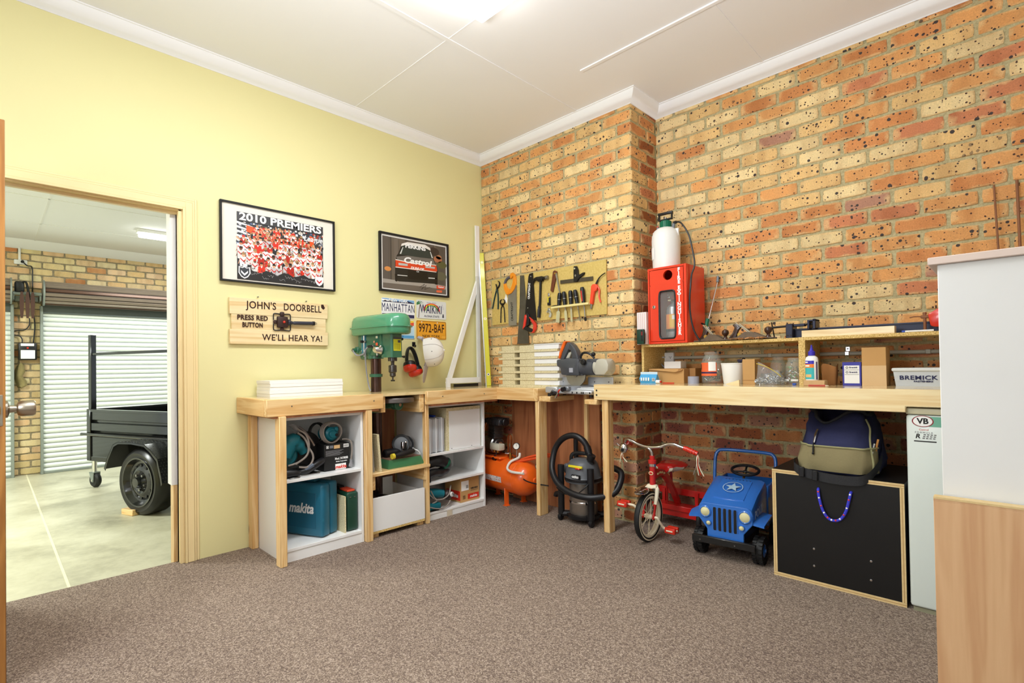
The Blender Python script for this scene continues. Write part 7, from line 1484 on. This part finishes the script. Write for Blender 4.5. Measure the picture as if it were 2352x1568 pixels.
g = G(); sp = [(.046*math.cos(PI/2+PI*i/5)*(1 if i % 2 == 0 else .42), .046*math.sin(PI/2+PI*i/5)*(1 if i % 2 == 0 else .42)) for i in range(10)]
g.raw([(x, y, .0012) for x, y in sp]+[(0, 0, .0012)], [(i, (i+1) % 10, 10) for i in range(10)], STARM, Ms)
g.lathe([(.052, .001), (.056, .001)], STARM, Ms, 36); g.obj('star', bn)
g = G()
for k in range(8): x = -.07+.02*k; g.box(x-.0025, x+.0025, .243, .262, hz(.25)-.001, hz(.25)+.003, P('vent_shadow', '#1d3f74', .4))
g.obj('vent', bn)
g = G(); g.box(-.155, .155, .285, .53, .16, .36, JB, bev=.01, seg=2) if False else None
for x in (-.158, .146): g.box(x, x+.012, .285, .54, .15, .385, JB, bev=.004)
g.box(-.158, .158, .53, .542, .15, .385, JB, bev=.004); g.box(-.146, .146, .29, .53, .15, .165, JB); g.box(-.15, .15, .40, .52, .16, .25, JB, bev=.01); g.obj('tub', t)
g = G(); g.text('POLICE', .062, P('police_silver', '#aebfd0', .4), frame((.1495, .135, .275), (0, 1, .12), (0, -.05, 1), (1, 0, 0)), bold=.035, ext=.0004); g.obj('lettering', t)
for s in (-1, 1):
    g = G(); pts = [(-.005, .232), (.03, .222), (.03, .205), (-.005, .22)]
    g.raw([(s*x, y, z) for (x, y, z) in ((.148, -.005, .235), (.205, -.01, .228), (.21, .05, .245), (.148, .06, .25), (.148, .20, .25), (.20, .19, .245), (.148, -.005, .222), (.205, -.01, .217), (.21, .05, .235), (.148, .06, .24), (.148, .20, .24), (.20, .19, .235))], [(0, 1, 2, 3), (3, 2, 5, 4), (9, 8, 7, 6), (10, 11, 8, 9), (0, 6, 7, 1), (1, 7, 8, 2), (2, 8, 11, 5), (5, 11, 10, 4)], JB); bmesh.ops.recalc_face_normals(g.bm, faces=g.bm.faces[:]); g.obj('mudguard', t)
def jwheel(x, y, s):
    Mw = frame((x, y, .075), (0, 1, 0), (0, 0, 1), (1, 0, 0)); g = G(); g.lathe([(0, -.022), (.04, -.022), (.045, -.026), (.066, -.026), (.071, -.018), (.071, .018), (.066, .026), (.045, .026), (.04, .022), (0, .022)], RUB, Mw, 32)
    for k in range(22):
        for u in (-1, 1):
            a = 2*PI*(k+(.5 if u > 0 else 0))/22; g.box(.066, .0755, -.0065, .0065, u*.006, u*.026, RUB, M=Mw @ rot(0, 0, math.degrees(a)))
    w_ = g.obj('wheel', t); g = G(); g.lathe([(.036, .0225), (.03, .026), (.012, .027), (.010, .032), (0, .033)], JB, Mw @ (Matrix() if s > 0 else rot(180)), 20); g.obj('hubcap', w_)
jwheel(-.158, .06, -1); jwheel(.165, .06, 1); jwheel(-.165, .44, -1); jwheel(.165, .44, 1)
g = G(); g.cyl((-.16, .06, .075), (.165, .06, .075), .006, STEEL, seg=8); g.cyl((-.165, .44, .075), (.165, .44, .075), .006, STEEL, seg=8); g.box(-.1, .1, -.0, .3, .09, .13, P('chassis_dark', '#20242c', .5)); g.obj('chassis', t)
g = G(); g.box(-.178, .165, -.045, -.022, .088, .128, P('bumper_black', '#161616', .4, coat=.2), bev=.004); g.box(-.06, -.04, -.03, .0, .1, .12, 'bumper_black'); g.box(.04, .06, -.03, .0, .1, .12, 'bumper_black')
for x in (-.13, .06): g.cyl((x, -.046, .105), (x, -.0475, .105), .004, STEEL, seg=8)
g.obj('bumper', t)
g = G(); g.tube([(.078*math.cos(a)+.02, .335+.042*math.sin(a), .455+.022*math.sin(a)) for a in [2*PI*i/32 for i in range(32)]], .0085, BLACK, closed=True, seg=8); g.ball((.02, .335, .445), (.018, .012, .01), BLACK, seg=12, rings=6)
for a in (90, 210, 330): a = R(a); g.tube([(.02, .335, .447), (.02+.076*math.cos(a), .335+.041*math.sin(a), .455+.021*math.sin(a))], .006, BLACK, seg=6)
g.obj('steering_wheel', t)
g = G(); g.cyl((.02, .335, .445), (.01, .27, .35), .007, BRASS, seg=10); g.obj('steering_column', t)
g = G(); g.tube([(-.175, .36, .30), (-.178, .38, .42), (-.178, .40, .51), (-.165, .41, .545), (-.13, .415, .558), (.0, .42, .56), (.13, .415, .558), (.165, .41, .545), (.178, .40, .51), (.178, .38, .42), (.175, .36, .30)], .0105, JB, sm=5, seg=10); g.obj('roll_bar', t)
# ------------------------------------------------------------------ tool bag on the chest
NV = P('navy_canvas', '#26294d', .85, var=.15, vs_=9, bump=.25, bs=90); KH = P('khaki_canvas', '#877c58', .85, var=.12, vs_=7, bump=.2, bs=90); BW = P('black_webbing', '#232326', .7, var=.1, bump=.2, bs=200)
t = thing('tool_bag', 'navy and khaki canvas tool bag sagging on the black chest', 'bag', (2.82, -.05, .556))
LV_ = [(.558, 2.66, 2.985, -.255, .14), (.575, 2.648, 3.0, -.268, .15), (.62, 2.648, 3.005, -.272, .155), (.69, 2.668, 2.995, -.25, .15), (.74, 2.672, 2.985, -.215, .145), (.785, 2.672, 2.97, -.165, .14), (.825, 2.678, 2.955, -.12, .13), (.852, 2.69, 2.945, -.085, .11)]
def bag_ring(z, x0, x1, y0, y1, off=0, a0=0, a1=2*PI, n=56, full=True):
    out = []
    for i in range(n if full else n+1):
        a = a0+(a1-a0)*i/n; c, s_ = math.cos(a), math.sin(a); e = .55
        x = (x0+x1)/2+((x1-x0)/2+off)*math.copysign(abs(c)**e, c); y = (y0+y1)/2+((y1-y0)/2+off)*math.copysign(abs(s_)**e, s_)
        wv = .006*math.sin(7*a+z*40)+.004*math.sin(13*a-z*60); dz = 0
        if z > .76:
            f = max(0, -s_)*math.exp(-((x-2.77)/.07)**2); dz = -.055*f*(z-.76)/.09+.012*math.sin(4*a)*(z-.76)/.09
        out.append((x+wv*c, y+wv*s_, z+dz))
    return out
g = G(); g.loft([bag_ring(*l) for l in LV_]+[[(2.82+(p[0]-2.82)*.93, .01+(p[1]-.01)*.9, p[2]-.004) for p in bag_ring(*LV_[-1])], [(2.82+(p[0]-2.82)*.85, .01+(p[1]-.01)*.8, p[2]-.07) for p in bag_ring(*LV_[-1])]], NV); bg_ = g.obj('bag_body', t, True, ang=80)
g = G(); g.loft([bag_ring(*l, off=.004, a0=R(196), a1=R(344), n=40, full=False) for l in [(.572, 2.65, 2.998, -.266, .15)]+LV_[2:4]], KH, cap=False, closed=False); g.obj('front_pocket', t, True, ang=80)
g = G(); g.tube([(p[0], p[1], p[2]+.002) for p in bag_ring(*LV_[3], off=.006, a0=R(196), a1=R(344), n=40, full=False)], .005, P('khaki_binding', '#98946a', .8), seg=6); g.obj('pocket_binding', t, True)
g = G(); g.tube([bag_ring(z, *l, off=.006, a0=R(322), a1=R(323), n=1, full=False)[0] for z, *l in LV_[1:7]], .0045, 'khaki_binding', sm=3, seg=6); g.obj('side_piping', t, True)
g = G(); g.tube([(p[0], p[1], p[2]+.003) for p in bag_ring(*LV_[-1], off=.004)], .009, BW, closed=True, seg=8); g.obj('zip_rim', t, True)
g = G(); pts = [(2.642, -.20, .59), (2.66, -.275, .58), (2.70, -.298, .563), (2.76, -.304, .552), (2.84, -.308, .545), (2.92, -.305, .546), (2.965, -.29, .556), (2.995, -.24, .59), (3.012, -.16, .64), (3.0, -.08, .70)]
sp_ = smoothpts(pts, 5); g.loft([[(p.x, p.y-.004, p.z+.022*k_), (p.x, p.y+.004, p.z+.022*k_), (p.x, p.y+.004, p.z-.022*k_), (p.x, p.y-.004, p.z-.022*k_)] for p, k_ in [(q_, 1-.5*max(0, i-38)/8) for i, q_ in enumerate(sp_)]], BW); g.obj('shoulder_strap', t, True)
g = G(); g.box(2.69, 2.715, -.318, -.303, .538, .588, BLACK, bev=.003); g.box(2.752, 2.775, -.325, -.31, .528, .578, BLACK, bev=.003); g.obj('strap_buckle', t, True)
g = G(); g.tube([(2.748, -.185, .765), (2.746, -.215, .745), (2.745, -.235, .72), (2.744, -.245, .705)], [.006, .007, .006, .005], CHROME, sm=3); g.tube([(2.744, -.245, .705), (2.744, -.262, .685), (2.745, -.268, .66)], .004, BLACK, sm=3); g.ball((2.745, -.27, .655), .006, INK, seg=8, rings=6); g.obj('zip_puller', t, True)
g = G(); g.cyl((2.985, -.17, .66), (3.0, -.16, .735), .005, P('pen_orange', '#c98a45', .4), seg=8); g.cyl((2.975, -.185, .66), (2.985, -.175, .715), .006, CHROME, seg=8); g.cyl((2.96, -.20, .675), (2.985, -.2, .672), .006, PAPER, seg=8); g.obj('pocket_pens', t, True)
g = G(); g.tube([bag_ring(.60, 2.65, 3.0, -.27, .15, off=.004, a0=R(190), a1=R(191), n=1, full=False)[0], bag_ring(.66, 2.66, 3.0, -.26, .15, off=.004, a0=R(190), a1=R(191), n=1, full=False)[0]], .004, 'khaki_binding', seg=6); g.obj('loop', t, True)
# ------------------------------------------------------------------ tools in the cabinets
TEALD = P('teal_case', '#1a6680', .4, coat=.15, var=.06)
GCORD = P('grey_tool_cord', '#8f857c', .5)
def knurl(): pass
t = thing('tool_case', 'blue green plastic power tool case in the bottom of the left cabinet', 'tool case', (.25, -1.68, .076))
MC = Matrix.Translation((.428, -1.74, 0)) @ rot(0, 0, 24)
g = G(); g.box(-.36, 0, 0, .076, .08, .405, TEALD, bev=.018, seg=3, M=MC); g.obj('case_half', t, True)
g = G(); g.box(-.36, -.002, .078, .148, .08, .408, TEALD, bev=.018, seg=3, M=MC); g.obj('case_half', t, True)
g = G(); g.box(-.28, -.10, .045, .105, .405, .425, TEALD, bev=.008, seg=2, M=MC); g.obj('handle', t, True)
g = G(); g.box(-.33, -.05, -.0015, .002, .13, .35, P('teal_case_panel', '#1b5d76', .4), bev=.001, M=MC); g.obj('side_panel', t, True)
g = G(); g.text('makita', .085, WHT, MC @ frame((-.165, -.0022, .25), (1, 0, 0), (0, 0, 1), (0, -1, 0)), bold=.03, shear=.25, sx=.85, ext=.0004); g.obj('lettering', t, True)
t = thing('tool_case', 'dark green tool case beside the larger blue green case', 'tool case', (.3, -1.53, .076))
DGC = P('dark_green_case', '#14402f', .4, coat=.15)
g = G(); g.box(.12, .425, -1.575, -1.497, .078, .325, DGC, bev=.014, seg=3); g.obj('case_body', t, True)
g = G(); g.box(.30, .405, -1.562, -1.51, .325, .337, P('orange_red_tag', '#f0532e', .5), bev=.002); g.obj('red_label', t, True)
g = G(); g.box(.2, .29, -1.56, -1.52, .325, .345, BLACK, bev=.005); g.obj('handle', t, True)
g = G(); g.box(.424, .428, -1.56, -1.548, .292, .296, STEEL); g.box(.424, .428, -1.53, -1.518, .292, .296, STEEL); g.obj('latch', t, True)
g = G(); g.box(.10, .43, -1.596, -1.586, .0765, .305, CHIPL); solo(g, 'board_offcut', 'narrow pale board offcut standing between the two tool cases', 'board', (.27, -1.59, .0765))
zs = .4735
t = thing('tool_carton', 'black planer carton with white and red print on the left cabinet shelf', 'box', (.3, -1.62, zs))
g = G(); g.box(.16, .385, -1.705, -1.535, zs, .64, INK, bev=.001); g.obj('carton_body', t, True)
g = G(); g.box(.385, .3858, -1.632, -1.56, zs+.002, .512, PAPER); g.text('makita', .03, RED, onX(-1.596, .492, .3862), shear=.3, bold=.03, ext=.0003, sx=.95); g.text('Mod. N1900B', .020, WHT, onX(-1.59, .545, .386), bold=.03, ext=.0003, sx=.78); g.text('Makita Corporation', .011, WHT, onX(-1.59, .527, .386), bold=.02, ext=.0003, sx=.85)
for i in range(6): g.box(.385, .3856, -1.695, -1.60+.012*(i % 3), .568+.006*i, .570+.006*i, P('fine_print', '#8d8d90', .6))
g.box(.385, .3857, -1.69, -1.675, .615, .632, PAPER); g.lathe([(.004, 0), (.006, .0003)], INK, onX(-1.6825, .6235, .3859), 16); g.box(.385, .3857, -1.668, -1.645, .615, .632, P('grey_block', '#777a80', .6)); g.box(.385, .3857, -1.64, -1.60, .61, .632, P('tan_sticker', '#d9b27c', .6)); g.box(.385, .3857, -1.575, -1.54, .612, .634, PAPER)
for i in range(7): g.box(.3857, .386, -1.572+.0042*i, -1.570+.0042*i, .615, .63, INK)
g.obj('printing', t, True)
def coil(pts, r, name, parent, m=GCORD):
    g = G(); g.tube(pts, r, m, sm=4, seg=8); return g.obj(name, parent, True)
t = thing('palm_sander', 'teal power tool with coiled cord resting on the black carton', 'power tool', (.3, -1.64, .641))
g = G(); g.cyl((.24, -1.64, .70), (.36, -1.635, .70), .045, TEAL, seg=24, bev=.012); g.cyl((.36, -1.635, .70), (.372, -1.635, .70), .024, TEAL, seg=20, bev=.003); g.cyl((.372, -1.615, .695), (.378, -1.615, .695), .010, BLACK, seg=12); g.box(.34, .366, -1.62, -1.595, .715, .745, TEAL, bev=.006); g.box(.26, .34, -1.66, -1.62, .641, .662, BLACK, bev=.006); g.obj('tool_body', t, True)
for k, (rr, x) in enumerate(((.062, .365), (.066, .35), (.066, .33))): coil([(x+.01*math.sin(a*2), -1.638+.98*rr*math.cos(a), .708+rr*math.sin(a)) for a in [2*PI*i/12 for i in range(13)]], .0055, 'cord', t)
for rr, x in ((.064, .27), (.06, .24)): coil([(x, -1.69+.8*rr*math.cos(a), .706+rr*math.sin(a)) for a in [2*PI*i/12 for i in range(13)]], .0055, 'cord', t, BLACK)
coil([(.36, -1.57, .66), (.375, -1.545, .66), (.39, -1.524, .64), (.39, -1.52, .58), (.388, -1.525, .53)], .0055, 'cord', t); g = G(); g.tube([(.388, -1.525, .53), (.388, -1.527, .50), (.385, -1.53, .483)], [.009, .013, .012], P('grey_plug', '#8b8a8c', .4), sm=3); g.obj('plug', t, True)
t = thing('circular_saw', 'teal circular saw with looped grey cord on the left cabinet shelf', 'circular saw', (.28, -1.83, zs))
g = G(); g.tube([(.35, -1.94, .60), (.36, -1.90, .68), (.36, -1.86, .66), (.355, -1.82, .61)], [.05, .05, .04, .028], TEAL, sm=4, seg=14); g.cyl((.28, -1.92, .60), (.36, -1.92, .60), .065, TEAL, seg=24, bev=.012); g.obj('motor_housing', t, True)
g = G(); g.cyl((.24, -1.78, .62), (.285, -1.775, .62), .105, P('saw_guard_dark', '#2d2b2a', .4, .4), seg=36, bev=.008); g.obj('upper_guard', t, True)
g = G(); g.tube([(.31, -1.83, .76), (.325, -1.80, .73), (.34, -1.765, .67), (.345, -1.75, .64)], .016, P('guard_alloy', '#a09898', .35, .7), sm=4, flat=.5, seg=10); g.obj('lower_guard', t, True)
g = G(); g.box(.14, .40, -1.90, -1.74, zs, zs+.006, STEEL, bev=.001); g.tube([(.38, -1.86, zs+.02), (.395, -1.82, zs+.03), (.39, -1.75, zs+.06), (.37, -1.71, zs+.07)], .022, BLACK, sm=3, seg=10); g.tube([(.40, -1.83, zs+.035), (.41, -1.80, zs+.055), (.41, -1.79, zs+.06)], .014, P('slate_grip', '#525c6b', .5), sm=3); g.obj('base_plate', t, True)
coil([(.37, -1.885, .775), (.385, -1.86, .75), (.40, -1.825, .72), (.405, -1.81, .66), (.405, -1.82, .60), (.40, -1.87, .56), (.39, -1.93, .545)], .006, 'cord', t); coil([(.385, -1.87, .735), (.40, -1.835, .70), (.41, -1.815, .64), (.41, -1.83, .59), (.40, -1.89, .55)], .006, 'cord', t); coil([(.40, -1.81, .64), (.41, -1.79, .60), (.41, -1.79, .56), (.41, -1.82, .525), (.40, -1.87, .53)], .006, 'cord', t)
g = G(); g.tube([(.36, -1.905, .785), (.37, -1.885, .772), (.378, -1.87, .752)], [.009, .014, .010], 'grey_plug', sm=3); g.obj('plug', t, True)
t = thing('grinder_attachment', 'dark jigsaw lying at the front left of the left cabinet shelf', 'power tool', (.38, -1.90, zs))
g = G(); g.tube([(.40, -1.955, zs+.03), (.41, -1.91, zs+.028), (.42, -1.87, zs+.022)], [.026, .022, .014], BLACK, sm=3, seg=12); g.obj('tool_body', t, True)
g = G(); g.box(.40, .44, -1.94, -1.88, zs, zs+.006, STEEL, bev=.001); g.obj('foot_plate', t, True)
# bench grinder on the tray under the drill press
zt = .4285
t = thing('bench_grinder', 'green based bench grinder with two grey wheel guards on the tray below the drill press', 'bench grinder', (.35, -1.1, zt))
GG = P('grinder_green', '#3f7a52', .4, coat=.3, var=.12, vs_=20)
g = G(); g.loft([[(.285, -1.275, zt), (.43, -1.275, zt), (.43, -.985, zt), (.285, -.985, zt)], [(.285, -1.275, zt+.012), (.432, -1.275, zt+.012), (.432, -.985, zt+.012), (.285, -.985, zt+.012)], [(.30, -1.262, zt+.058), (.42, -1.262, zt+.058), (.42, -1.0, zt+.058), (.30, -1.0, zt+.058)]], GG); g.box(.302, .418, -1.26, -1.002, zt+.058, zt+.062, P('grinder_rust', '#7d5a48', .7, var=.3)); g.obj('base', t, True)
g = G(); g.cyl((.31, -1.235, zt+.085), (.315, -1.02, zt+.09), .033, BLACK, seg=20, bev=.008); g.obj('motor', t, True)
ax = Vector((.8, -.55, .05)).normalized(); q = ax.to_track_quat('Z', 'Y').to_matrix().to_4x4()
for c in ((.33, -1.105, .575), (.27, -1.035, .555)):
    q2 = q.copy(); q2.translation = c
    g = G(); g.lathe([(0, -.022), (.058, -.022), (.066, -.014), (.066, .014), (.06, .02), (.052, .018), (.05, .014)], P('guard_dark', '#3b3d40', .4, .3), q2, 36); wg = g.obj('wheel_guard', t, True)
    g = G(); g.lathe([(.05, .014), (.046, .017), (0, .017)], P('guard_grey', '#74777b', .5, var=.08), q2, 36); g.obj('guard_cover', wg, True)
g = G(); g.box(.36, .385, -1.13, -1.115, zt+.09, zt+.165, CHROME, bev=.003); g.cyl((.375, -1.10, zt+.06), (.378, -1.10, zt+.16), .007, TK, seg=10); g.ball((.378, -1.10, zt+.16), .010, CHROME, seg=10, rings=6); g.cyl((.37, -1.045, zt+.1), (.385, -1.04, zt+.11), .010, CHROME); g.obj('tool_rest', t, True)
g = G(); g.tube([(.36, -1.02, zt+.1), (.38, -1.0, zt+.09), (.385, -.985, zt+.07), (.385, -.985, zt+.062)], .004, WHT, sm=3); g.obj('lamp_cord', t, True)
t = thing('wire_brush', 'black handled tool with yellow ring lying on the grinder base', 'tool', (.40, -1.2, zt+.063))
g = G(); g.tube([(.425, -1.22, zt+.085), (.425, -1.15, zt+.09), (.42, -1.06, zt+.10)], [.017, .022, .019, .014], BLACK, sm=3, seg=12); g.obj('handle', t, True)
g = G(); g.tube([(.427, -1.245, zt+.083), (.426, -1.225, zt+.084)], .019, P('brush_yellow', '#d9c43a', .5), seg=14); g.obj('collar', t, True)
for i, (x, y, h, lab, m) in enumerate(((.40, -1.385, .30, 'taller grey board strip leaning at the left of the grinder tray', P('grey_board', '#9a958a', .6)), (.43, -1.35, .25, 'shorter pale board strip leaning at the left of the grinder tray', CHIPL))):
    g = G(); g.box(x-.03, x+.03, y-.008, y+.008, zt, zt+h, m, M=Matrix.Translation((0, y, zt)) @ rot(4.5) @ Matrix.Translation((0, -y, -zt))); solo(g, 'board_strip', lab, 'board', (x, y, zt))
# cabinet beside the compressor
z2 = .2735
t = thing('sanding_hood', 'black hose and hood heaped on the middle shelf of the three-tier cabinet', 'hose', (.3, -.82, z2))
g = G(); g.tube([(.28, -.93, z2+.10), (.34, -.88, z2+.13), (.36, -.80, z2+.14), (.35, -.73, z2+.11), (.33, -.71, z2+.07), (.35, -.77, z2+.05), (.37, -.85, z2+.06), (.37, -.92, z2+.05)], [.03, .04, .045, .045, .04, .035, .03, .03], P('black_hose', '#1b1c1e', .4), sm=5, seg=14); g.obj('hose', t, True)
g = G(); g.lathe([(.046, -.012), (.05, 0), (.046, .012)], P('green_ring', '#14563f', .4), frame((.352, -.728, z2+.11), (1, 0, 0), (0, .6, .8), (0, -.8, .6)), 20); g.obj('ring', t, True)
g = G(); g.box(.385, .405, -.925, -.90, z2, z2+.06, BLACK, bev=.005); g.obj('nozzle', t, True)
zb2 = .0615
t = thing('drill', 'teal power drill tangled in grey cord on the bottom shelf of the three-tier cabinet', 'drill', (.34, -.80, zb2))
g = G(); g.tube([(.36, -.93, zb2+.13), (.37, -.85, zb2+.12), (.385, -.78, zb2+.105)], [.036, .035, .03], TEAL, sm=3, seg=14); g.tube([(.36, -.92, zb2+.12), (.38, -.92, zb2+.06)], .022, TEAL, seg=12); g.obj('motor_housing', t, True)
g = G(); g.ball((.385, -.735, zb2+.09), (.034, .042, .036), P('gear_dark', '#453a38', .4, .5), seg=16, rings=10); g.cyl((.41, -.722, zb2+.095), (.422, -.718, zb2+.095), .018, WHT, seg=18); g.box(.4222, .4228, -.730, -.724, zb2+.085, zb2+.105, INK); g.box(.4222, .4228, -.715, -.709, zb2+.085, zb2+.105, INK); g.obj('gear_case', t, True)
coil([(.385, -.93, zb2+.16), (.40, -.90, zb2+.11), (.41, -.86, zb2+.08), (.415, -.80, zb2+.075), (.42, -.75, zb2+.10), (.40, -.72, zb2+.14), (.38, -.70, zb2+.15)], .005, 'cord', t); coil([(.395, -.90, zb2+.15), (.41, -.88, zb2+.10), (.415, -.86, zb2+.07), (.40, -.89, zb2+.055)], .005, 'cord', t)
t = thing('jigsaw', 'teal tool lying in front of the drill on the bottom shelf', 'power tool', (.38, -.87, zb2))
g = G(); g.box(.375, .415, -.93, -.82, zb2+.008, zb2+.055, TEAL, bev=.010, seg=2, M=Matrix.Translation((.395, -.87, 0)) @ rot(0, 0, -6) @ Matrix.Translation((-.395, .87, 0))); g.obj('tool_body', t, True)
g = G(); g.box(.372, .418, -.925, -.84, zb2, zb2+.008, TK); g.obj('foot_plate', t, True)
coil([(.40, -.93, zb2+.04), (.422, -.88, zb2+.02), (.424, -.82, zb2+.01), (.42, -.77, zb2+.02), (.41, -.73, zb2+.05)], .005, 'cord', t)
t = thing('tool_carton', 'brown power tool carton with red print on the bottom shelf of the three-tier cabinet', 'box', (.3, -.51, zb2))
g = G(); g.box(.19, .385, -.608, -.416, zb2, .246, CARD, bev=.001); g.obj('carton_body', t, True)
g = G(); g.box(.21, .38, -.6085, -.608, .075, .15, RED); g.text('makita', .04, PAPER, frame((.30, -.609, .11), (1, 0, 0), (0, 0, 1), (0, -1, 0)), shear=.25, bold=.03, ext=.0003); g.box(.385, .3856, -.535, -.42, .078, .118, RED); g.text('makita', .028, PAPER, onX(-.477, .097, .3858), shear=.25, bold=.02, ext=.0003); g.box(.385, .3857, -.60, -.525, .15, .225, PAPER)
for i in range(6): g.box(.3857, .386, -.552+.004*i, -.55+.004*i, .165, .19, INK)
for i, w_ in enumerate((.008, .010, .007, .009, .009, .008)): g.box(.3857, .386, -.503+.0125*i, -.503+.0125*i+w_, .150, .165, INK)
g.box(.3857, .386, -.505, -.43, .140, .143, INK)
for i in range(3): g.box(.385, .3856, -.585, -.56, .085+.01*i, .092+.01*i, P('brown_print', '#6d4a2a', .6))
g.obj('printing', t, True)
g = G(); g.raw([(.385, -.608, .246), (.385, -.416, .246), (.43, -.43, .258), (.425, -.60, .25), (.385, -.608, .2475), (.385, -.416, .2475), (.43, -.43, .2595), (.425, -.60, .2515)], [(0, 1, 2, 3), (7, 6, 5, 4), (0, 3, 7, 4), (3, 2, 6, 7), (2, 1, 5, 6)], CARDD); g.obj('flap', t, True)
g = G(); g.box(.4185, .4195, -.77, -.72, .0, .055, P('masking_tape', '#d9cdb5', .6)); solo(g, 'tape_patch', 'strip of masking tape stuck over the cabinet plinth', 'tape', (.419, -.745, 0))
